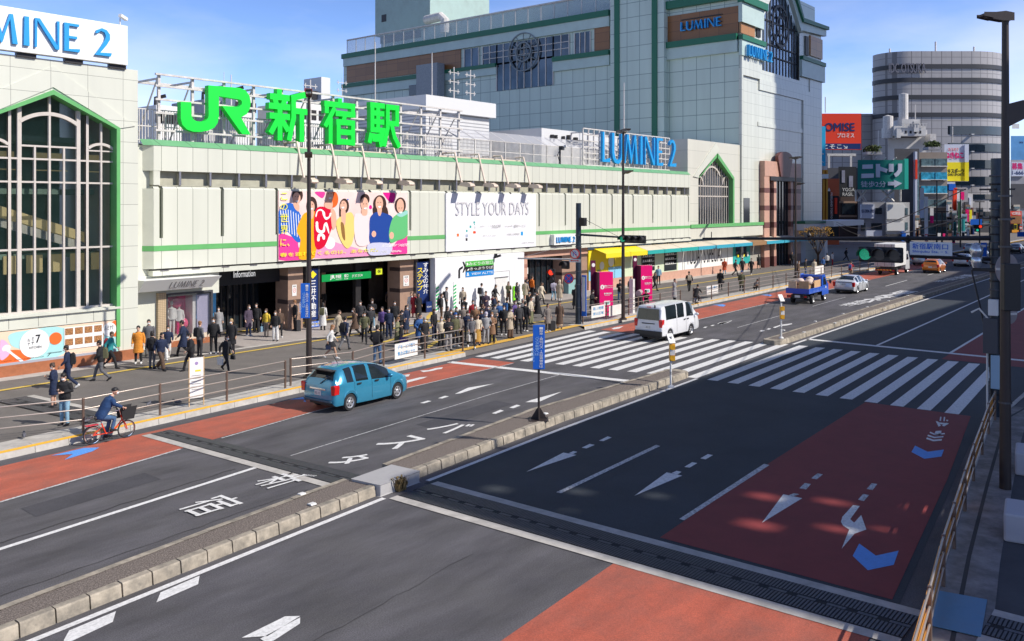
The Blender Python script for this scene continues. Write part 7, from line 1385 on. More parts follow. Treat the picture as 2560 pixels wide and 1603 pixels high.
    band2('windshield', ws[0], ws[1], mCG)
    for w in wh:
        for s in (-1,1): wheel('wheel', t, w, s*(Wd/2-.12), wr, .2, s)
    zt0, zt1 = tl
    for s in (-1,1):
        b = B(mTail, mOff); hw = Wd/2; b.prism([(s*(hw-.02),zt0),(s*(hw+.012),zt1-.05),(s*(hw-.06),zt1),(s*(hw-.2),zt1-.04),(s*(hw-.16),zt0)], 'x', st[0][0]-.02, st[0][0]+.22); b.build('tail_light', t, bevel=.01)
        b = B(mPlate); b.box(Ln-.28, Ln-.08, s*hw*.62-.14, s*hw*.62+.14, st[-1][2]-.12, st[-1][2]-.02); b.build('headlight', t, bevel=.02)
        xm = ws[0]+.25; b = B(paint); b.ell((xm, s*(hw+.1), ev(xm)[1]+.1), (.08,.13,.09), 10, 6); b.build('mirror', t, smooth=60)
    b = B(mPlate, mGrey); zp_ = st[0][2]-.2 if not extra else extra.get('plate', .6); b.box(-.025, 0, -.17, .17, zp_, zp_+.17); b.m(mGrey); text(b, '82-15' if extra else '31-07', (-.027,.13,zp_+.03), (0,-.26,0), (0,0,.09), (-1,0,0), bold=.03); b.build('number_plate', t)
    b = B(mTrim)
    for X in (extra or {}).get('doors', []):
        i = min(range(len(xs)), key=lambda q: abs(xs[q]-X)); [b.path([(xs[i], s*(S[i][j][0]+.003), S[i][j][1]) for j in (3,4,5,6)], .006, 4) for s in (-1,1)]
    if (extra or {}).get('doors'): b.build('door_gap', t)
    for X, z in (extra or {}).get('handles', []):
        for s in (-1,1): b = B(paint if not extra.get('hblack') else mTrim, mTrim); y_ = s*(ev(X)[3]+.012); b.m(mTrim).box(X-.09, X+.09, y_-.012, y_+.008, z-.03, z+.02); b.m(paint).box(X-.11,X+.11,y_-.0,y_+.02*s if s>0 else y_+.0,z,z+.03) if s > 0 else b.box(X-.11,X+.11,y_-.02,y_,z,z+.03); b.build('door_handle', t)
    return t, ev, S, xs
def onroad(px, py, yaw, W_, back=0):   # rear right wheel contact -> middle of tail
    x, y = G(px, py); c, s = cos(yaw), sin(yaw); return x-c*back-s*(W_/2-.1), y-s*back+c*(W_/2-.1)
pBl = mat('paint_blue', (.045,.29,.46), .2, metal=.35, coat=1, var=.04, vs=2); pWh = mat('paint_white', (.70,.71,.74), .3, coat=.8); pPr = mat('paint_pearl', (.66,.68,.72), .25, metal=.2, coat=1); pOr = mat('paint_orange', (.62,.17,.01), .3, metal=.2, coat=1); pSi = mat('paint_silver', (.5,.52,.55), .3, metal=.5, coat=.8); pBk = mat('paint_black', (.015,.017,.02), .25, coat=1)
yaw = .05
X, Y = onroad(872.9, 1026, yaw, 1.78, .78)
t, ev, S_, xs_ = car('hatchback_car', 'turquoise blue hatchback car driving away in the red bus lane', X, Y, yaw,
 [(0,.42,.88,.92,.74,.56),(.05,.30,.97,1.02,.82,.58),(.14,.26,1.01,1.16,.86,.60),(.36,.26,1.03,1.44,.89,.62),(.58,.24,1.04,1.53,.9,.63),(1.2,.22,1.02,1.59,.9,.64),(1.95,.2,.98,1.56,.9,.64),(2.5,.2,.94,1.46,.9,.63),(3.0,.2,.91,1.27,.895,.62),(3.45,.2,.88,1.05,.88,.62),(3.75,.21,.86,.92,.86,.66),(4.0,.23,.78,.81,.80,.66),(4.18,.28,.66,.68,.70,.58),(4.28,.35,.55,.57,.55,.45)],
 1.8, pBl, (.80,3.42), .31, [(.62,1.0),(1.08,1.85),(1.95,3.05)], (.13,.40), (2.6,3.6), None, tl=(.68,1.02), extra=dict(doors=[1.04,1.97,3.0], handles=[(1.25,.93),(2.2,.91)], plate=.60, hblack=0))
t.scale.x = .94
b = B(mChr); b.box(-.04,-.005,-.42,.42,.80,.86); b.build('chrome_bar', t, bevel=.01)
b = B(mTrim); b.path([(.02,-.1,1.02),(.15,-.45,1.3)], .018, 5); b.path([(1.0,0,1.62),(.75,0,1.95)], .012, 5); b.box(.10,.36,-.6,.6,1.47,1.50); b.build('wiper_and_antenna', t)
b = B(mat('bumper_shade', (.03,.09,.14), .4)); b.box(-.06,.0,-.74,.74,.38,.45); b.build('bumper_trim', t, bevel=.02)
# white van
yaw = .03; X, Y = onroad(1672, 852, yaw, 1.7, .95)
t, ev, S_, xs_ = car('van', 'white commercial van crossing the zebra stripes in the left carriageway', X, Y, yaw,
 [(0,.45,1.15,1.25,.80,.70),(.04,.36,1.17,1.5,.84,.72),(.12,.34,1.18,1.86,.85,.73),(.3,.33,1.18,1.95,.85,.74),(2,.3,1.17,1.98,.85,.75),(3.3,.3,1.15,1.97,.85,.74),(3.75,.3,1.12,1.84,.85,.72),(4.15,.3,1.08,1.45,.84,.71),(4.4,.32,1.05,1.15,.82,.7),(4.62,.34,.82,.86,.78,.66),(4.7,.4,.7,.74,.7,.6)],
 1.7, pWh, (.95,3.52), .33, [(.45,1.75),(1.8,2.75),(2.95,3.85)], None, (3.75,4.35), None, tl=(.82,1.25), extra=dict(doors=[1.78,2.85,3.95], handles=[(3.05,1.02),(2.65,1.02)], plate=.72, hblack=1))
b = B(mCG); b.add([(-.04,-.68,1.2),(-.04,.68,1.2),(.05,.63,1.8),(.05,-.63,1.8)], [(0,1,2,3)]); b.build('rear_window', t)
b = B(mTrim); b.box(-.09,.35,-.83,.83,.38,.60); b.box(-.03,-.0,-.4,.4,.97,1.02); b.ell((.1,-.35,1.93),(.05,.05,.1),8,5); b.build('bumper', t, bevel=.03)
b = B(mTail); b.box(.05,.1,-.12,.12,1.87,1.91); b.build('brake_light', t)
# pearl white liftback
SED = [(0,.45,.88,.95,.72,.60),(.05,.32,.95,1.02,.82,.62),(.25,.25,.97,1.06,.86,.64),(.8,.23,.96,1.27,.88,.64),(1.5,.2,.94,1.44,.88,.62),(2.2,.2,.92,1.47,.88,.62),(2.8,.2,.90,1.38,.88,.62),(3.4,.2,.88,1.08,.88,.64),(3.6,.21,.87,.97,.87,.66),(4.2,.23,.76,.79,.83,.66),(4.45,.28,.62,.65,.72,.56),(4.54,.35,.55,.58,.6,.5)]
def sedan(label, px, py, yaw, paint, st=SED, w=1.76, wh=(.95,3.6)):
    X, Y = onroad(px, py, yaw, w, wh[0]); return car('sedan_car', label, X, Y, yaw, st, w, paint, wh, .31, [(.75,1.35),(1.42,2.2),(2.3,3.1)], (.4,1.3), (2.85,3.45), None, tl=(.62,1.0), extra=dict(doors=[1.38,2.26,3.1], handles=[(1.6,.86),(2.45,.84)], plate=.72))[0]
t = sedan('pearl white liftback car behind the blue truck', 2141.6, 734, .03, pPr); b = B(mTrim); b.box(-.03,.06,-.66,.66,.97,1.01); b.build('spoiler', t)
HB = [(0,.42,.9,.95,.74,.60),(.06,.3,.96,1.05,.83,.62),(.3,.26,.98,1.38,.86,.62),(.6,.24,.97,1.48,.87,.64),(2.0,.2,.95,1.52,.87,.64),(2.7,.2,.92,1.36,.87,.62),(3.3,.2,.9,1.0,.87,.64),(3.9,.25,.7,.74,.78,.6),(4.05,.32,.6,.62,.66,.5)]
def hatch(label, px, py, yaw, paint): X, Y = onroad(px, py, yaw, 1.7, .75); return car('hatchback_car', label, X, Y, yaw, HB, 1.72, paint, (.75,3.2), .3, [(.5,1.0),(1.08,1.85),(1.95,2.75)], (.1,.33), (2.65,3.2), None, tl=(.7,1.0), extra=dict(doors=[1.9], plate=.6))[0]
hatch('metallic orange hatchback car near the end of the lit road', 2348, 683.7, .03, pOr)
hatch('silver hatchback car half hidden left of the orange car', 2318, 664, .03, pSi)
sedan('white saloon car right of the orange hatchback', 2422, 666.5, .03, pWh)
hatch('white estate car behind the place name sign mast', 2462, 650, .03, pWh); hatch('dark car far ahead under the place name sign', 2368, 640, .03, pBk); sedan('dark taxi behind the big lamp post, nearer one', 2552, 634, .03, pBk); sedan('dark green car at the right edge of the far traffic', 2600, 646, .03, mat('paint_green',(.01,.06,.05),.3,coat=1)); hatch('grey far car beyond the white estate', 2440, 634, .03, pSi)
# blue dropside truck loaded with cardboard
mTB = mat('truck_blue', (.005,.09,.55), .35, coat=.5); mCard = mat('cardboard', (.58,.36,.19), .8, var=.12, vs=4)
yaw = .05; X, Y = onroad(2031, 759.7, yaw, 1.7, 1.15)
t = thing('flatbed_truck', 'small blue dropside truck loaded with cardboard and sacks', 'truck', (X,Y,0), yaw)
b = B(mTB); b.box(0,3.1,-.88,-.82,.82,1.2); b.box(0,3.1,.82,.88,.82,1.2); b.box(-.03,.03,-.88,.88,.82,1.2); b.box(3.05,3.1,-.88,.88,.82,1.75); b.box(.03,3.05,-.82,.82,.8,.85); [b.box(a,a+.05,s*.885-.01,s*.885+.01,.85,1.2) for a in (.8,1.6,2.4) for s in (-1,1)]; b.build('cargo_bed', t, bevel=.015)
b = B(mTB); b.prism([(3.25,.55),(3.25,2.02),(3.9,2.02),(4.35,1.45),(4.75,1.2),(4.8,.55)], 'y', -.84, .84); b.build('cab', t, bevel=.06)
b = B(mCG); b.box(3.245,3.25,-.6,.6,1.35,1.85)
for s in (-1,1): b.prism([(3.5,1.25),(3.5,1.85),(3.92,1.85),(4.28,1.4),(4.3,1.25)], 'y', *sorted((s*.835,s*.847)))
b.build('cab_window', t)
b = B(mTrim); b.box(.1,4.6,-.4,.4,.42,.78); b.box(0,.1,-.8,.8,.5,.68); b.box(1.6,2.4,-.75,.75,.45,.72); b.box(3.2,3.3,-.8,.8,.5,.8); b.build('chassis', t)
for X_, r in ((1.15,.33),(3.95,.35)):
    for s in (-1,1): wheel('wheel', t, X_, s*.72, r, .22, s)
b = B(mPlate); b.box(-.03,0,-.2,.2,.52,.7); b.build('number_plate', t)
for s in (-1,1): b = B(mTail); b.box(-.02,.02,s*.6-.12,s*.6+.12,.55,.66); b.build('tail_light', t); b = B(mTrim); b.path([(4.2,s*.85,1.7),(4.35,s*1.08,1.7),(4.35,s*1.12,1.6)],.02,5); b.ell((4.33,s*1.13,1.5),(.05,.1,.17),8,6); b.build('mirror', t)
b = B(mOff); b.box(4.0,4.2,-.86,-.85,1.0,1.15); b.build('door_mark', t)
sc_ = Matrix.Translation((X,Y,0)) @ Matrix.Rotation(yaw,4,'Z')
t = thing('cargo_load', 'flattened tan cardboard boxes and pale sacks heaped on the blue truck', 'cargo', (X,Y,0), yaw)
b = B(mCard, mat('cardboard_light', (.70,.50,.33), .8, var=.12, vs=4)); rs = random.Random(4)
for k in range(12): b.m(b.mats[k % 2]).ob((rs.uniform(.25,2.8), rs.uniform(-.6,.6), 1.2+rs.uniform(-.1,.25)), (rs.uniform(.5,.9),rs.uniform(.1,.5),rs.uniform(.3,.6)), rs.uniform(-.3,.3), rs.uniform(-.2,.2), rs.uniform(-.2,.2))
b.m(mCard); b.ob((.12,-.45,1.45),(.06,.75,.62),0,.08); b.m(b.mats[1]).ob((.12,.42,1.42),(.06,.6,.6),0,.05); b.m(mCard).ob((2.2,-.78,1.45),(1.5,.05,.55),0); b.build('cardboard', t)
b = B(mat('pale_sack', (.66,.52,.44), .7, bump=.6, bs=14)); [b.ell((rs.uniform(.4,2.6), rs.uniform(-.5,.5), 1.55+rs.uniform(0,.2)), (rs.uniform(.22,.4),rs.uniform(.2,.3),rs.uniform(.15,.25)), 9, 6) for _ in range(8)]; b.build('sack', t, smooth=50)
# box truck
yaw = .03; X, Y = onroad(2242.7, 688, yaw, 2.0, 1.4)
t = thing('box_truck', 'white box truck with red and yellow tail stripes seen from behind', 'truck', (X,Y,0), yaw)
b = B(mWhP); b.box(0,4.6,-1.05,1.05,.95,3.35); b.build('cargo_box', t, bevel=.04)
b = B(mSteelW, mTrim); b.box(-.03,0,-1.0,1.0,1.0,3.3); b.m(mTrim); [b.box(-.045,-.03,y-.01,y+.01,1.0,3.3) for y in (0,-.7,.7)]; b.box(-.045,-.03,-1,1,1.85,1.88); b.build('rear_door', t)
b = B(mTrim, mat('hazard_yellow',(.8,.5,.03),.5), mRdS); b.box(.05,6.2,-.45,.45,.5,.95); b.box(0,.1,-.95,.95,.45,.8)
for k in range(9): b.m(b.mats[1+k%2]).prism([(-.7+k*.155,.52),(-.545+k*.155,.52),(-.5+k*.155,.66),(-.655+k*.155,.66)],'x',-.03-.002*(k%2),-.005)
b.build('chassis', t)
b = B(pWh); b.prism([(4.8,.5),(4.8,2.3),(5.7,2.35),(6.3,1.5),(6.4,.5)],'y',-.95,.95); b.build('cab', t, bevel=.08)
for X_ in (1.4,5.6):
    for s in (-1,1): wheel('wheel', t, X_, s*.82, .38, .25, s)
for s in (-1,1): b = B(mTail); b.box(-.03,.02,s*.85-.12,s*.85+.12,.5,.62); b.build('tail_light', t)
b = B(mCG); [b.prism([(5.05,1.45),(5.05,2.1),(5.65,2.1),(6.0,1.6),(6.0,1.45)], 'y', *sorted((s*.945,s*.957))) for s in (-1,1)]; b.build('cab_window', t)
# ---------------------------------------------------------------- bicycles
def bicycle(label, x, y, z, rz, frame, basket=True, small=True):
    t = thing('bicycle', label, 'bicycle', (x,y,z), rz); r = .29 if small else .33; wb = 1.08
    for X_ in (0, wb):
        b = B(mTyre); b.lathe([(r-.03,-.02),(r,-.012),(r,.012),(r-.03,.02),(r-.03,-.02)], (X_,0,r), 32, 'y'); w = b.build('wheel', t, smooth=50)
        b = B(mChr); b.lathe([(r-.05,-.01),(r-.03,-.014),(r-.03,.014),(r-.05,.01)], (X_,0,r), 32, 'y'); [b.tube((X_,0,r),(X_+cos(a)*(r-.04),0,r+sin(a)*(r-.04)),.003,3) for a in [i*pi/7 for i in range(14)]]; b.lathe([(.0,-.05),(.025,-.05),(.025,.05),(0,.05)],(X_,0,r),10,'y'); b.build('rim', w)
    b = B(frame); hb = (.42,0,.27); ht = (wb-.18,0,.78); b.path([ht,(wb-.14,0,.62),(wb-.32,0,.42),(.62,0,.27),hb], .026, 8); b.path([hb,(.28,0,.62)], .02, 8); b.path([hb,(0,.05,r)], .013, 6); b.path([hb,(0,-.05,r)], .013, 6); b.path([(.32,0,.52),(0,.05,r)],.01,6); b.path([(.32,0,.52),(0,-.05,r)],.01,6)
    for s in (-.05,.05): b.path([(wb-.15,s,.64),(wb-.04,s,.45),(wb,s,r)], .016, 6)
    b.build('frame', t, smooth=60)
    b = B(mTrim); b.lathe([(r+.02,-.03),(r+.035,0),(r+.02,.03)], (0,0,r), 20, 'y', .3, 2.9); b.build('mudguard', t)
    b = B(mTrim, mChr); b.m(mChr).path([(.28,0,.6),(.24,0,.78)],.014,6); b.m(mTrim).path([(.08,0,.80),(.2,0,.82),(.36,0,.80)],[.075,.06,.025],8); b.build('saddle', t, smooth=60)
    b = B(mChr, mTrim); b.m(mChr).path([ht,(wb-.24,0,.98)],.015,6); b.path([(wb-.5,.26,.98),(wb-.34,.24,1.0),(wb-.24,.1,.99),(wb-.24,-.1,.99),(wb-.34,-.24,1.0),(wb-.5,-.26,.98)],.012,6); b.m(mTrim).lathe([(.09,-.004),(.09,.004)],(.42,-.06,.27),16,'y'); b.tube((.42,-.08,.27),(.5,-.09,.13),.012,5); b.tube((.42,.08,.27),(.36,.09,.41),.012,5); b.box(.44,.56,-.17,-.08,.115,.135); b.box(.30,.42,.08,.17,.40,.42); b.build('handlebar', t)
    if basket: b = B(mat('basket_black',(.015,.015,.017),.8)); b.prism([(wb-.16,.68),(wb+.12,.68),(wb+.2,.98),(wb-.2,.98)],'y',-.19,.19); b.build('basket', t, bevel=.05); b = B(mat('rack_red', (.5,.04,.06), .5)); b.box(-.22,.16,-.07,.07,.60,.63); b.build('rear_rack', t)
    return t
mRedF = mat('bike_red', (.80,.055,.015), .3, coat=.6)
# ---------------------------------------------------------------- people
def loftE(b, P, R, n=12):            # elliptical loft; R = (lateral, fore-aft) radii
    vs = []; P = [Vector(p) for p in P]; k = len(P)
    for i, p in enumerate(P):
        d = (P[min(i+1,k-1)]-P[max(i-1,0)]).normalized(); Yv = Vector((0,1,0)); a = (Yv-d*Yv.dot(d)).normalized(); f = d.cross(a).normalized()
        vs += [p+a*R[i][0]*cos(2*pi*j/n)+f*R[i][1]*sin(2*pi*j/n) for j in range(n)]
    b.add(vs, [(i*n+j, i*n+(j+1) % n, (i+1)*n+(j+1) % n, (i+1)*n+j) for i in range(k-1) for j in range(n)]+[tuple(range(n))[::-1], tuple(range((k-1)*n, k*n))])
def solid(b, name, vox, smooth=2, wr=0, seed=0):
    o = b.build(name); bm = bmesh.new(); bm.from_mesh(o.data); bmesh.ops.recalc_face_normals(bm, faces=bm.faces); bm.to_mesh(o.data); bm.free()
    m = o.modifiers.new('r','REMESH'); m.mode = 'VOXEL'; m.voxel_size = vox
    if smooth: s = o.modifiers.new('s','SMOOTH'); s.factor = .5; s.iterations = smooth
    me = bpy.data.meshes.new_from_object(o.evaluated_get(bpy.context.evaluated_depsgraph_get())); bpy.data.objects.remove(o)
    if wr:
        nn = [v.normal.copy() for v in me.vertices]
        for v, q in zip(me.vertices, nn): v.co += q*wr*(noise.noise(Vector((v.co.x*9, v.co.y*9, v.co.z*15))+Vector((seed,0,0)))+.5*noise.noise(v.co*28))
    me.polygons.foreach_set('use_smooth', [True]*len(me.polygons)); me.materials.clear(); me.materials.append(None); return me
LS = lambda s, k, a: ((k[0], s*k[1], k[2]), (a[0], s*a[1], a[2]))
POSE = {  # lean, R(elbow,wrist,knee,ankle), L(...), head pitch, hip height drop
 'stand': (0, ((-.03,.235,1.13),(.05,.25,.89)), ((-.03,.235,1.13),(.05,.25,.89)), ((.02,.10,.49),(-.01,.11,.09)), ((.02,.10,.49),(.02,.12,.09)), 0, 0),
 'phone': (.02, ((-.01,.225,1.14),(.24,.06,1.20)), ((-.02,.235,1.14),(.20,.09,1.12)), ((.02,.10,.49),(-.01,.11,.09)), ((.03,.10,.49),(.03,.12,.09)), .45, 0),
 'pocket': (0, ((-.09,.27,1.15),(.09,.19,.96)), ((-.09,.27,1.15),(.09,.19,.96)), ((.03,.11,.49),(.02,.14,.09)), ((.0,.10,.49),(-.02,.12,.09)), .1, 0),
 'face': (0, ((.10,.24,1.16),(.16,.06,1.42)), ((-.02,.235,1.13),(.14,.10,1.08)), ((.02,.10,.49),(-.01,.11,.09)), ((.02,.10,.49),(.02,.12,.09)), .1, 0),
 'walk': (.04, ((-.14,.23,1.16),(-.12,.24,.92)), ((.08,.24,1.15),(.24,.21,.97)), ((.20,.09,.52),(.30,.09,.10)), ((-.02,.09,.47),(-.34,.10,.17)), .05, .03),
 'stride': (.05, ((.06,.24,1.15),(.22,.21,.98)), ((-.15,.23,1.16),(-.14,.24,.93)), ((-.01,.09,.47),(-.30,.10,.16)), ((.18,.09,.52),(.27,.10,.10)), .25, .02),
 'ride': (.30, ((.30,.25,1.18),(.56,.25,1.05)), ((.30,.25,1.18),(.56,.25,1.05)), ((.38,.11,.72),(.30,.11,.40)), ((.32,.11,.60),(.20,.12,.19)), -.1, .08),
 'crouch': (.28, ((.22,.22,.66),(.36,.10,.62)), ((.22,.22,.66),(.36,.10,.62)), ((.30,.13,.55),(.05,.13,.09)), ((.30,.13,.55),(.02,.13,.09)), .5, .56)}
PM = {}
def pose(p):
    if p in PM: return PM[p]
    lean, ar, al, lr, ll, hp, drop = POSE[p]; hz_ = .92-drop; up = lambda x, y, z: (x+lean*(z-hz_)/.5*1.0, y, z)
    T = [up(0,0,hz_-.05), up(0,0,hz_+.04), up(0,0,hz_+.17), up(0,0,hz_+.33), up(0,0,hz_+.45), up(0,0,hz_+.51), up(.015,0,hz_+.60)]
    dz = hz_-.92; sh = lambda s: Vector(up(0,s*.175,hz_+.465)); hd = Vector(up(.03,0,hz_+.68)); arms = []
    for s, a in ((-1,ar),(1,al)):
        e, w = [Vector((q[0]+(lean*.0), s*q[1], q[2]+(dz if p not in ('ride','crouch') else 0))) for q in a]; arms.append((s, sh(s), e, w))
    legs = [(s, Vector((0,s*.09,hz_-.02)), Vector((k[0],s*k[1],k[2])), Vector((a[0],s*a[1],a[2]))) for s, (k, a) in ((-1,lr),(1,ll))]
    b = B(); loftE(b, T, [(.155,.11),(.16,.11),(.13,.09),(.16,.105),(.165,.09),(.07,.065),(.052,.055)])
    Hm = Matrix.Translation(hd) @ Matrix.Rotation(hp+lean*.3,4,'Y'); b.M = Hm
    b.ell((0,0,.02),(.092,.074,.105),14,10); b.ell((.03,0,-.055),(.055,.052,.06),10,8); b.ell((.098,0,-.012),(.016,.012,.024),6,5); [b.ell((0,s*.077,0),(.02,.01,.03),6,5) for s in (-1,1)]; b.ell((.085,0,-.062),(.012,.024,.009),6,4); b.M = None
    for s, a, e, w in arms:
        loftE(b, [a, a.lerp(e,.5), e, e.lerp(w,.3), w], [(.05,.05),(.045,.045),(.036,.038),(.038,.036),(.025,.022)], 10)
        d = (w-e).normalized(); side = Vector((0,-s,0)); side = (side-d*side.dot(d)).normalized(); nrm = d.cross(side); c = w+d*.05
        loftE(b, [w, c, w+d*.095], [(.026,.02),(.038,.018),(.036,.015)], 8)
        for i, (o_, l) in enumerate(((-.028,.058),(-.010,.072),(.009,.068),(.027,.052))):
            f0 = w+d*.085+nrm*o_*1.0; f1 = f0+d*l*.55+side*.008; f2 = f1+d*l*.4+side*.028; b.path([f0,f1,f2], [.0098,.009,.0075], 6)
        b.path([w+d*.03-nrm*.03, w+d*.06-nrm*.055+side*.01, w+d*.09-nrm*.06+side*.025], [.012,.011,.009], 6)
    for s, h, k, a in legs: loftE(b, [h, h.lerp(k,.5), k, k.lerp(a,.35), a, a-Vector((0,0,.04))], [(.082,.09),(.07,.075),(.05,.055),(.05,.058),(.034,.038),(.036,.045)], 10)
    body = solid(b, 'body', .0105, 1)
    def topm(hem, flare, puff, sl):
        b = B(); zb = hz_-(.92-hem); q = [up(0,0,hz_+.12), up(0,0,hz_+.3), up(0,0,hz_+.44), up(0,0,hz_+.50), up(.01,0,hz_+.545)]; r = [(.155+puff,.12+puff),(.175+puff,.13+puff),(.178+puff,.112+puff),(.095,.088),(.072,.072)]
        if p == 'crouch' and hem < .8: zb = .3
        lowx = 0 if p not in ('ride','crouch') else -.03
        if p in ('walk','stride') and hem < .8: fl = .22
        else: fl = .0
        q = [(lowx,0,zb+.0),(lowx,0,(zb+hz_)/2+.02),up(0,0,hz_+.02)]+q; r = [(.18+flare,.135+flare+fl*.5),(.178+flare*.5+puff*.5,.13+flare*.5+fl*.25),(.168+puff,.125+puff)]+r
        loftE(b, q, r, 16)
        for s, a, e, w in arms: loftE(b, [a-Vector((0,s*.02,0)), a.lerp(e,.5), e, e.lerp(w,.5), e.lerp(w,.93)], [(.072+puff*.6,.072+puff*.6),(.06+puff*.5,.062+puff*.5),(.052+puff*.4,.054+puff*.4),(.047+puff*.3,.047+puff*.3),(.037+sl,.037+sl)], 10)
        if puff > .02: [b.lathe([(.085,0),(.10,.02),(.085,.04)], tuple(up(0,0,hz_+.53)), 10)]
        return solid(b, 'top', .016, 2, .007, hem)
    tops = {'j': lambda: topm(.82,.0,.012,0), 'p': lambda: topm(.84,.005,.035,.006), 'c': lambda: topm(.50,.045,.014,.004), 'l': lambda: topm(.30,.07,.016,.004), 's': lambda: topm(.90,-.01,-.004,-.006)}
    def bottoms(k):
        b = B(); w = {'t': 0, 'w': .035}.get(k, 0)
        if k in 'tw':
            loftE(b, [up(0,0,hz_-.10), up(0,0,hz_), up(0,0,hz_+.10)], [(.158,.118),(.168,.122),(.145,.105)], 14)
            for s, h, kk, a in legs: loftE(b, [h, h.lerp(kk,.5), kk, kk.lerp(a,.5), a+Vector((0,0,.0))], [(.094,.102),(.082+w*.3,.088+w*.3),(.066+w*.7,.07+w*.7),(.058+w,.062+w),(.052+w,.056+w)], 10)
        else:
            h = {'k': .62, 'm': .22}[k]; q = .10 if p in ('walk','stride') else 0
            if p == 'crouch': h = .1
            loftE(b, [(0,0,h),(0,0,(h+hz_)/2),(0,0,hz_),up(0,0,hz_+.12)], [(.22,.19+q),(.20,.16+q*.5),(.165,.125),(.14,.10)], 16)
        return solid(b, 'bottom', .016, 2, .005, 3)
    b = B()
    for s, h, k, a in legs:
        pt = -.5 if (a.z > .13 and p in ('walk','stride')) else 0; b.M = Matrix.Translation(a) @ Matrix.Rotation(-pt,4,'Y'); loftE(b, [(-.06,0,-.05),(-.02,0,-.03),(.06,0,-.045),(.13,0,-.06),(.175,0,-.068)], [(.034,.038),(.042,.058),(.044,.042),(.045,.03),(.02,.018)], 10); b.ell((0,0,.0),(.045,.042,.05),8,6); b.M = None
    shoes = solid(b, 'shoes', .014, 1)
    PM[p] = dict(body=body, Hm=Hm, top=tops, tc={}, bot=bottoms, bc={}, shoes=shoes, up=up, hz=hz_, arms=arms, lean=lean); return PM[p]
def headpart(fn, vox=.012, wr=.004): b = B(); fn(b); return solid(b, 'hair', vox, 2, wr, 5)
HP = {}
def hpart(k):
    if k in HP: return HP[k]
    def short(b): b.ell((-.012,0,.045),(.098,.085,.095),14,9); b.ell((-.045,0,-.01),(.062,.078,.07),10,7)
    def long_(b): short(b); loftE(b, [(-.04,0,.06),(-.055,0,-.04),(-.075,0,-.14),(-.07,0,-.24)], [(.085,.06),(.095,.055),(.10,.045),(.085,.025)], 12)
    def bob(b): short(b); loftE(b, [(-.03,0,.04),(-.035,0,-.04),(-.03,0,-.10)], [(.088,.075),(.092,.072),(.08,.06)], 12)
    def bun(b): short(b); b.ell((-.10,0,.07),(.04,.04,.04),8,6)
    def cap(b): b.ell((-.005,0,.06),(.104,.088,.075),14,9); loftE(b, [(.06,0,.055),(.12,0,.05),(.165,0,.04)], [(.065,.008),(.06,.008),(.035,.006)], 10)
    def hood(b): b.ell((-.02,0,.03),(.115,.10,.12),14,9); b.ell((-.06,0,-.06),(.09,.10,.09),10,7)
    def beanie(b): b.ell((-.01,0,.075),(.105,.09,.085),14,9)
    fn = dict(s=short, l=long_, b=bob, n=bun, c=cap, h=hood, t=beanie)[k]; HP[k] = headpart(fn); return HP[k]
def simple(fn, name, smooth=60): b = B(); fn(b); o = b.build(name, smooth=smooth); me = o.data; bpy.data.objects.remove(o); me.materials.clear(); me.materials.append(None); return me
MASK = simple(lambda b: (b.ell((.062,0,-.052),(.052,.058,.048),12,8)), 'mask'); EYES = simple(lambda b: [b.ell((.084,s*.031,.008),(.008,.011,.006),6,4) for s in (-1,1)], 'eyes')
CC = dict(k=(.013,.013,.016), n=(.012,.022,.06), u=(.03,.10,.28), g=(.12,.12,.13), G=(.30,.30,.31), w=(.66,.65,.63), c=(.60,.52,.40), b=(.10,.06,.04), B=(.24,.13,.07), o=(.70,.26,.03), O=(.62,.17,.02), e=(.42,.35,.26), v=(.10,.10,.05), V=(.22,.22,.12), r=(.35,.02,.03), p=(.07,.05,.08), P=(.10,.06,.22), j=(.05,.11,.22), J=(.22,.38,.50), l=(.46,.43,.52), y=(.70,.50,.05), t=(.02,.25,.27), f=(.05,.09,.03), s=(.55,.42,.30), R=(.50,.08,.03), d=(.035,.035,.04), q=(.012,.045,.13), a=(.20,.17,.15), z=(.45,.25,.05))
HC = dict(k=(.014,.011,.010), b=(.06,.035,.022), o=(.24,.11,.04), g=(.25,.25,.25), n=(.013,.013,.015), u=(.02,.09,.30), w=(.6,.6,.6), y=(.35,.25,.12), G=(.15,.15,.15), l=(.46,.43,.52), c=(.60,.52,.40))
def cm(c): return mat('cloth_'+c, CC[c], .85, var=.18, vs=14, bump=.25, bs=70)
SK = [mat('skin_a', (.58,.34,.24), .5, var=.05), mat('skin_b', (.50,.29,.19), .5, var=.05), mat('skin_c', (.64,.40,.29), .5, var=.05)]
mMask = mat('mask_white', (.72,.74,.76), .8); mEye = mat('eye_dark', (.015,.01,.01), .3)
def kid(me, name, par, m, mtx=None):
    o = bpy.data.objects.new(name, me); COL.objects.link(o); o.parent = par; o.material_slots[0].link = 'OBJECT'; o.material_slots[0].material = m
    if mtx is not None: o.matrix_local = mtx
    return o
BAGM = {}
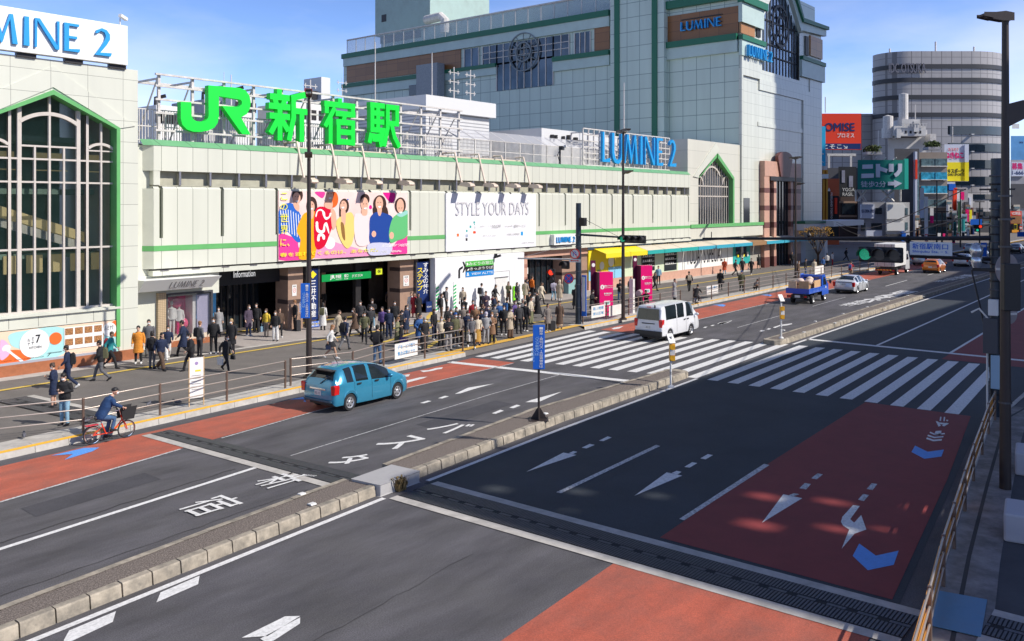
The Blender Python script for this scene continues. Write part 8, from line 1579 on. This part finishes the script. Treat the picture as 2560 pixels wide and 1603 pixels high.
def bagmesh(k):
    if k in BAGM: return BAGM[k]
    b = B()
    if k == 'B': b.prism([(-.09,0),(-.11,.1),(-.09,.36),(-.03,.44),(.03,.43),(.06,.3),(.06,.02)], 'y', -.14, .14); b.path([(.05,.09,.4),(.2,.11,.42),(.25,.1,.2),(.07,.1,.03)], .014, 5); b.path([(.05,-.09,.4),(.2,-.11,.42),(.25,-.1,.2),(.07,-.1,.03)], .014, 5); bv = .03
    if k == 'T': b.prism([(-.15,0),(.15,0),(.17,.32),(-.17,.32)], 'y', -.045, .045); b.path([(-.09,0,.31),(-.06,0,.5),(.06,0,.5),(.09,0,.31)], .009, 5); bv = .02
    if k == 'H': b.prism([(-.13,0),(.13,0),(.11,.19),(-.11,.19)], 'y', -.05, .05); b.path([(-.08,0,.18),(0,0,.33),(.08,0,.18)], .009, 5); bv = .02
    if k == 'S': b.box(-.12,.12,-.19,.19,.05,.62); b.path([(-.1,-.12,.6),(-.1,-.12,.95),(-.1,.12,.95),(-.1,.12,.6)], .012, 5); [b.disc((x,.03),.03,'y',y-.015,y+.015,8) for x in (-.09,.09) for y in (-.15,.15)]; bv = .03
    if k == 'X': b.prism([(-.34,0),(.34,0),(.36,.42),(-.36,.42)], 'y', -.17, .17); b.path([(-.2,0,.41),(0,0,.62),(.2,0,.41)], .012, 5); bv = .04
    o = b.build('bag', smooth=40); md = o.modifiers.new('b','BEVEL'); md.width = bv; md.segments = 3; md.limit_method = 'ANGLE'; md.angle_limit = R_(45)
    me = bpy.data.meshes.new_from_object(o.evaluated_get(bpy.context.evaluated_depsgraph_get())); bpy.data.objects.remove(o); me.materials.clear(); me.materials.append(None); BAGM[k] = me; return me
BN = dict(B='backpack', T='tote_bag', H='handbag', S='suitcase', X='shopping_bag')
NC = dict(k='black', n='navy', u='blue', g='dark grey', G='grey', w='white', c='cream', b='dark brown', B='brown', o='ochre', O='orange', e='beige', v='olive', V='khaki', r='red', p='plum', P='purple', j='denim', J='pale blue', l='lilac', y='yellow', t='teal', f='green', s='tan', R='rust', d='charcoal', a='taupe', z='mustard', q='dark blue')
def person(line, i, at_=None, rz=None, scale=None):
    f, label, *bags = [q.strip() for q in line.split('|')]; px, py, h, fc, ps, tk, tcol, bk, bcol, hk, hcol, mk = f.split(); px, py, h, fc = float(px), float(py), float(h), float(fc)
    p = pose(ps); x, y = (at_[0], at_[1]) if at_ else G(px, py, .2); z0 = at_[2] if at_ else .2
    if not at_ and x > xh0-.4: y = min(y, 41.25 if x < xh1+.4 else 42.9 if xp[6] < x < xp[7] else 41.85)
    o = bpy.data.objects.new('person', p['body']); COL.objects.link(o); o.material_slots[0].link = 'OBJECT'; o.material_slots[0].material = SK[i % 3]
    tag(o, label, 'person', 'people on the pavement and street'); o.location = (x, y, z0-.005); o.rotation_euler.z = R_(219+fc)+TH-R_(39.4) if rz is None else rz; s = h/1.70; o.scale = (s, s*(.96 if hk in 'lbn' else 1.03), s)
    H = p['Hm']
    if tk not in p['tc']: p['tc'][tk] = p['top'][tk]()
    if bk not in p['bc']: p['bc'][bk] = p['bot'](bk)
    kid(p['tc'][tk], {'j':'jacket','p':'padded_jacket','c':'coat','l':'long_coat','s':'sweater'}[tk], o, cm(tcol)); kid(p['bc'][bk], {'t':'trousers','w':'wide_trousers','k':'skirt','m':'long_skirt'}[bk], o, cm(bcol)); kid(p['shoes'], 'shoes', o, cm('w' if i % 4 == 1 else 'k'))
    kid(hpart(hk), {'c':'cap','h':'hood','t':'beanie'}.get(hk,'hair'), o, mat('hair_'+hcol, HC[hcol], .55, var=.2, vs=30), H)
    kid(EYES, 'eyes', o, mEye, H)
    if mk == 'm': kid(MASK, 'face_mask', o, mMask, H)
    if ps == 'phone': b_ = p['arms'][0][3]; ph = bpy.data.objects.new('phone', PHONE); COL.objects.link(ph); Rm = Matrix.LocRotScale(o.location, o.rotation_euler, o.scale); ph.matrix_world = Rm @ Matrix.Translation(b_+Vector((.055,.05,.03))) @ Matrix.Rotation(-.7,4,'Y'); tag(ph, 'dark phone held by the '+label[:1].lower()+' '.join(label[1:].split()[:9]), 'phone')
    for bg_ in bags:
        k, c = bg_[0], bg_[1]; q = bpy.data.objects.new(BN[k], bagmesh(k)); COL.objects.link(q); q.material_slots[0].link = 'OBJECT'; q.material_slots[0].material = cm(c)
        Rm = Matrix.LocRotScale(o.location, o.rotation_euler, o.scale)
        if k == 'B': M2 = Matrix.Translation(Vector(p['up'](-.16,0,p['hz']+.06))) @ Matrix.Rotation(p['lean']*.9,4,'Y')
        elif k in 'TH': w = p['arms'][0 if len(bg_) < 3 else 1][3]; ht = .50 if k == 'T' else .33; M2 = Matrix.Translation(w+Vector((.02,(-1 if len(bg_) < 3 else 1)*.0,-.06-ht)))
        elif k == 'S': M2 = Matrix.Translation((-.05,.36,0))
        else: M2 = Matrix.Translation((.25,.1,.1))
        q.matrix_world = Rm @ M2; tag(q, '%s %s %s %s' % (NC[c], BN[k].replace('_',' '), 'worn by' if k == 'B' else 'carried by', 'the '+' '.join(label.split()[:10])), BN[k].replace('_',' '))
    return o
PHONE = simple(lambda b: b.box(-.005,.005,-.038,.038,-.075,.075), 'phone', 0); PHONE.materials.clear(); PHONE.materials.append(mBlk)
PEOPLE = '''135 1018 1.58 -80 phone c n k n n b m|woman in long navy coat with hair bun, leftmost at the fence
171 972 1.74 -70 walk j n t n s k m|man in navy hooded jacket walking left by the mural|Bk
162 1063 1.72 -10 phone p k t J s k m|man in black padded coat and pale jeans reading a phone nearest the fence
253 953 1.70 -75 walk p k t g s k -|stooping man in black jacket walking below the mural|Bv
275 922 1.66 100 walk j t t k s b -|person in teal top behind the man with the olive pack|Br
346 909 1.72 15 stand c o t k s k -|man in ochre coat walking toward camera by the corner pier|Bk
372 890 1.74 20 stand c g t g s k m|man in grey overcoat leaning near the display window
380 922 1.66 170 stand j k t g b k -|person in black jacket with white hood seen from behind
402 926 1.68 60 walk p n w b b k -|woman in navy puffer and brown trousers walking right
419 898 1.60 30 walk j n w w b k m|woman in navy cardigan and pale trousers by the window
459 892 1.76 -80 walk c n t k s k -|man in blue grey coat striding left before the pink window
478 928 1.68 -60 walk p k t k s k m|boy in black puffer jacket walking with white shoes
499 891 1.68 150 stand j g t d s o -|grey jacketed person with shoulder bag seen from behind|Bk
534 884 1.76 10 stand j k t k s k m|man in black suit and blue tie facing the camera
546 842 1.64 20 stand l G t k b k m|woman in long grey checked coat behind the suited man
564 928 1.60 60 walk j k t k b k m|woman in black with white tote walking right|Tw|Hk2
579 886 1.72 -10 stand c k t k s y m|older man in black coat carrying a dark case|Hn
621 840 1.72 60 stand c p t n s b m|man in plum jacket under the information sign
641 832 1.68 0 stand j k w k s k m|person in black and white top holding a pale bag|Tw
666 843 1.56 -20 stand s y t a b b m|woman in yellow top with a blue bag|TJ
689 853 1.62 0 stand j k w w b b m|woman in white trousers and dark jacket on the tiled terrace
699 844 1.62 30 stand j b t k b b -|brown haired woman just behind the white trousered woman
738 826 1.74 -60 stand j k t k s o -|man leaning by the brown pillar beside the blue board|Sd
807 826 1.60 175 stand l w t k l k -|woman in long white coat seen from behind near the gate|Bv
807 790 1.76 -80 phone j k t k s k -|man in black jacket under the left of the green gate sign|Bk
827 897 1.62 95 walk s w k k l o -|long haired girl in white top and black skirt walking right|Hn
861 876 1.70 160 walk j n t g s k -|young man in navy jacket walking away near the lamp post|Bk
901 827 1.74 0 pocket j d t k s k m|man in dark suit waiting before the ticket hall
911 858 1.68 10 stride j v t k s k m|man in olive parka with fur collar striding to camera
930 819 1.70 15 phone j k t J s b m|person in black jacket with red scarf and pale jeans
604 810 1.74 60 face j k t k s k m|man in black with raised hand in the dark hall
714 793 1.70 170 stand j k t j s k -|person in jeans deep in the dark entrance
525 806 1.66 0 phone j k t k s k m|left dark figure reading a phone in the entrance
551 806 1.66 20 phone j d t k s b m|right dark figure with phone behind the LUMINE corner
943 911 1.78 175 pocket j k t j s k -|tall man in black jacket and blue jeans at the fence behind the blue car|Bk
956 842 1.64 -20 stand p P t k b k -|woman in purple navy puffer near the ticket hall
972 845 1.64 10 stand j n w n b k m|woman in navy jacket and white blouse
974 782 1.72 60 walk j b t k s k -|man with bag at the right end of the ticket hall|Bn
993 866 1.50 80 phone s V m v l o -|woman in olive top bending over a large purple bag|XP
1002 850 1.60 80 phone j k t k b k m|woman all in black beside the purple bag woman
1015 836 1.62 60 stand l n k n l k m|woman in long navy coat right of the crowd gap
1028 793 1.60 0 stand c w t j b b -|woman in white coat beside the tall navy sign
1036 794 1.60 20 stand l r t r l b -|woman in long dark red coat beside the navy sign
1046 795 1.58 30 stand l k t k l k -|woman in long black coat with long hair by the navy sign
1045 862 1.62 40 stand j k t k l y m|blond woman in black behind the blue coated man
1049 869 1.72 60 pocket c u t b s k -|man in mid blue coat left of the banner crowd
1061 880 1.72 40 pocket c k t k s g m|balding man in long black coat behind the fence
1101 779 1.70 90 stand j g t k c n m|man in cap and grey hoodie by the green striped post|Bk
1103 802 1.70 100 stand j d t b s b m|man in charcoal jacket with black pack before the hoarding|Bk
1157 777 1.60 0 stand j e t k l k m|woman in pale patterned jacket against the white hoarding|Hb
1188 767 1.70 140 stand j w t k s k -|man in white jacket with black pack at the hoarding|Bk
1215 792 1.66 -10 face l p t b s k -|person in long plum plaid coat in front of the hoarding
1237 767 1.60 70 walk l k m c l k -|woman in long black coat with red bag by the hoarding door|Hr
1257 758 1.62 20 face j v w B l b -|woman in olive jacket and brown wide trousers by the hoarding door
1292 760 1.58 60 stand c k t k l k -|woman in black with long hair at the hoarding end|Hg
1307 753 1.62 170 stand c e t k b k -|woman in beige coat among friends by the pink pier
1300 748 1.60 60 stand j n t k b k -|dark jacketed friend left of the beige coat woman
1330 745 1.70 120 stand p O t k s b -|person in vivid orange jacket with suitcase|Sk
1384 752 1.64 165 walk j l t J b k -|woman in lilac jacket and pale jeans walking away|Bl
1103 870 1.58 20 stand p c w k b o m|woman in cream puffer at the front of the waiting crowd
1121 877 1.72 30 phone p k t G s k -|man in black puffer with phone at the crossing fence
1138 866 1.70 40 stand j v t d t u m|man in blue beanie and olive jacket in the waiting crowd
1148 862 1.62 20 stand j a t k b k m|woman with mask right of the blue beanie man|Hz
1118 838 1.60 60 stand j k t k l k -|long haired woman in black behind the waiting crowd
1141 842 1.64 20 stand p k t k b b m|woman in black with fringe behind the blue beanie man
1178 870 1.68 20 stride j g t k n b m|woman in grey and black with white paper bag|Tw
1194 864 1.60 20 pocket s c m z l b -|woman in cream sweater and mustard skirt in crowd|Tc
1215 860 1.66 10 pocket j G t G h l m|person in pale grey hooded tracksuit waiting
1230 858 1.62 0 face c B w k b o m|woman in brown leather coat and wide black trousers|Hk
1188 836 1.66 0 stand j B t v s k m|person in brown coat and green scarf at the back of the crowd
1205 830 1.64 60 face p k t r b k -|person in black hood and red scarf at the back of the crowd
1222 838 1.66 -10 stand p n t k b k m|navy padded woman behind the hooded tracksuit person
1247 828 1.74 5 pocket p u t k s k m|man in bright blue puffer standing apart
1267 818 1.74 150 stand j k t k s k -|man with bright blue rucksack seen from behind|Bu
1275 846 1.72 60 phone c e w b s k m|man in beige trench coat looking at a phone
1297 834 1.74 20 stand j d t k c n m|man in cap and open dark jacket right of trench coat man
1286 822 1.66 60 stand j P t k s k m|man in purple jacket behind the trench coat man
1313 829 1.72 150 stand j k t k s k -|man in black jacket seen from behind near the crossing
1327 811 1.66 60 stand j c w V s k -|person in cream top and khaki wide trousers
1322 798 1.70 100 stand j k t k c G -|person in grey bucket hat behind the khaki trousers
1344 795 1.76 -80 walk l k t d s k m|man in long black coat striding left with phone
1369 829 1.60 30 stand c a t k b k -|woman in grey padded coat with suitcase at crossing edge|Sk
1399 822 1.60 0 stand l b m s l k -|woman in long open brown coat at the crossing corner
1399 754 1.62 165 stand l e t w h c -|person in pale hooded coat beyond the crossing corner
1439 773 1.70 170 walk l k t k s k -|person in long black coat behind the signal mast
1480 790 1.70 60 phone c k t k s k m|man in black coat left of the magenta pillar
1550 757 1.72 0 phone j k t j s k m|man in black jacket and jeans between the magenta pillars
1459 722 1.72 -60 face j k t e s b -|man leaning on the kiosk with raised arm
1559 708 1.70 10 pocket j n t k s k m|masked man in navy jacket by the pale green shop
1577 745 1.60 0 stand c a t w b k m|woman in taupe coat right of the second lamp post
1589 706 1.66 90 stand c a t k s k -|stooped figure beside the right magenta pillar
1636 727 1.60 60 walk j k t k l k -|dark haired woman walking past the right magenta pillar
1646 712 1.70 0 stand j J t k s k -|man in pale blue jacket by the shelved shop window
1686 753 1.68 60 face l G t k s k -|man in long grey coat drinking near the kerb
1723 729 1.70 178 walk j k t k s k -|person in black with a small beige pack walking away|Be
1801 724 1.72 150 stand c k t k s k -|man in black coat with case near the kerb|Hk
1854 729 1.72 170 stand c v t k t u -|man in olive coat and blue beanie by the railing
1887 727 1.50 20 crouch j g t k s k -|person in grey crouching by the railing
1838 690 1.68 60 walk j k t k s k -|dark figure walking before the teal shop
1811 686 1.66 165 walk c R t J t c -|person in rust coat and pale hat by the white shop
1856 686 1.74 0 walk j d t k s k m|tall man in charcoal before the teal shop
1878 687 1.72 0 walk j k t k s k m|man in black suit with small white bag|Hw
1897 673 1.66 178 stride c k t s l k -|woman in black coat walking away by the grey shutter
1996 694 1.70 60 stand c b t k s k -|dark brown coated man beside the far lamp post
2014 690 1.74 60 stand j k t j s k -|man in black jacket and jeans near far lamp post
2036 688 1.66 0 stand l c t w l k -|woman in long cream coat near the far railing board
2068 668 1.62 170 stand j w t k b k -|pale patterned jacket figure under the bare tree
2081 664 1.60 60 stand p w t r b k -|white jacketed figure with red trousers past the bare tree
2058 678 1.55 20 stand j u t k s k -|short figure in blue near the tree trunk
1980 666 1.70 0 stand j k t k s k -|dark figure standing in the portal entrance
2200 648 1.70 0 stand j k t J s k -|distant masked man behind the white box truck
2115 652 1.68 60 walk j k t k s k -|distant dark figure in the shaded side street
1168 852 1.60 20 phone p n t k b k m|navy padded woman with phone between the white bag woman and the crowd
1158 838 1.72 10 pocket j a t d s k m|man in taupe jacket in the second row of the crowd
1128 852 1.66 0 stand p d t k b b m|charcoal padded person behind the phone holding man
1205 846 1.58 -10 stand c n t k l k m|navy coated woman between the mustard skirt and hooded tracksuit
1236 838 1.72 30 phone j g t k s k m|grey jacketed man with phone behind the brown leather coat
1260 838 1.66 0 pocket p k t k b k m|black padded woman between blue puffer and trench coat men
1306 818 1.68 50 stand c g t k s g -|grey haired man in grey coat at the back right of the crowd
1182 820 1.64 20 stand j r t k b k m|woman in dark red jacket at the back of the crowd
1160 812 1.70 150 walk c k t k s k -|man in black coat walking away behind the crowd
1085 850 1.66 60 stand p k t n l k m|long haired woman in black padded jacket between two crowd groups
925 838 1.68 40 walk p d t k s k m|man in charcoal puffer behind the olive parka man
887 842 1.60 -60 walk c b t k l b m|woman in dark brown coat walking left before the gate
986 826 1.70 20 stand j k t k s k m|man in black jacket right of the ticket hall opening
845 850 1.62 80 walk c e t k b b -|woman in beige coat behind the navy jacketed young man
1236 803 1.70 -80 walk j n t g s k m|man in navy jacket walking left behind the crowd
1353 760 1.60 60 walk c c t k l b -|woman in cream coat near the step of the second entrance'''.split('\n')
for i, ln in enumerate(PEOPLE): person(ln, i)
def rider(i, line, px, py, rz, frame, basket, lb, zz=0, small=True):
    x, y = G(px, py, zz); t = bicycle(lb, x, y, zz, rz, frame, basket, small)
    person(line, i, (x+cos(rz)*.26, y+sin(rz)*.26, zz+.0), rz)
rider(0, '0 0 1.74 0 ride p q t j c n m|cyclist in blue hooded jacket and black cap on the red bicycle', 231, 1112, -.02, mRedF, True, 'red small wheeled bicycle with black front basket in the bus lane')
rider(1, '0 0 1.68 0 ride j k t k s k -|cyclist in black riding away along the far red lane', 1736, 768, .12, mTrim, False, 'dark city bicycle ridden away along the kerb', 0, False)
rider(2, '0 0 1.66 0 ride j r t e s b -|distant cyclist in red top|Bu', 2124, 693, .1, mTrim, False, 'distant bicycle beside the far railing', 0, False)
person('0 0 1.6 0 crouch j k t k b k -|dark haired person sitting behind the railing by the van', 4, (*G(1617,765,.2), .3), R_(200))
x, y = G(1598,767,.2); t = thing('rolled_bundle', 'pink grey rolled bundle behind railing above the van roof', 'bundle', (x,y,.2), .4); b = B(mat('bundle_pink', (.42,.30,.32), .8, var=.1, vs=5)); b.tube((-.5,0,1.0),(.5,0,1.0),.2,14); b.build('roll', t, smooth=50); b = B(mDk2); b.box(-.5,.5,-.2,.2,.05,.8); b.build('cart', t)
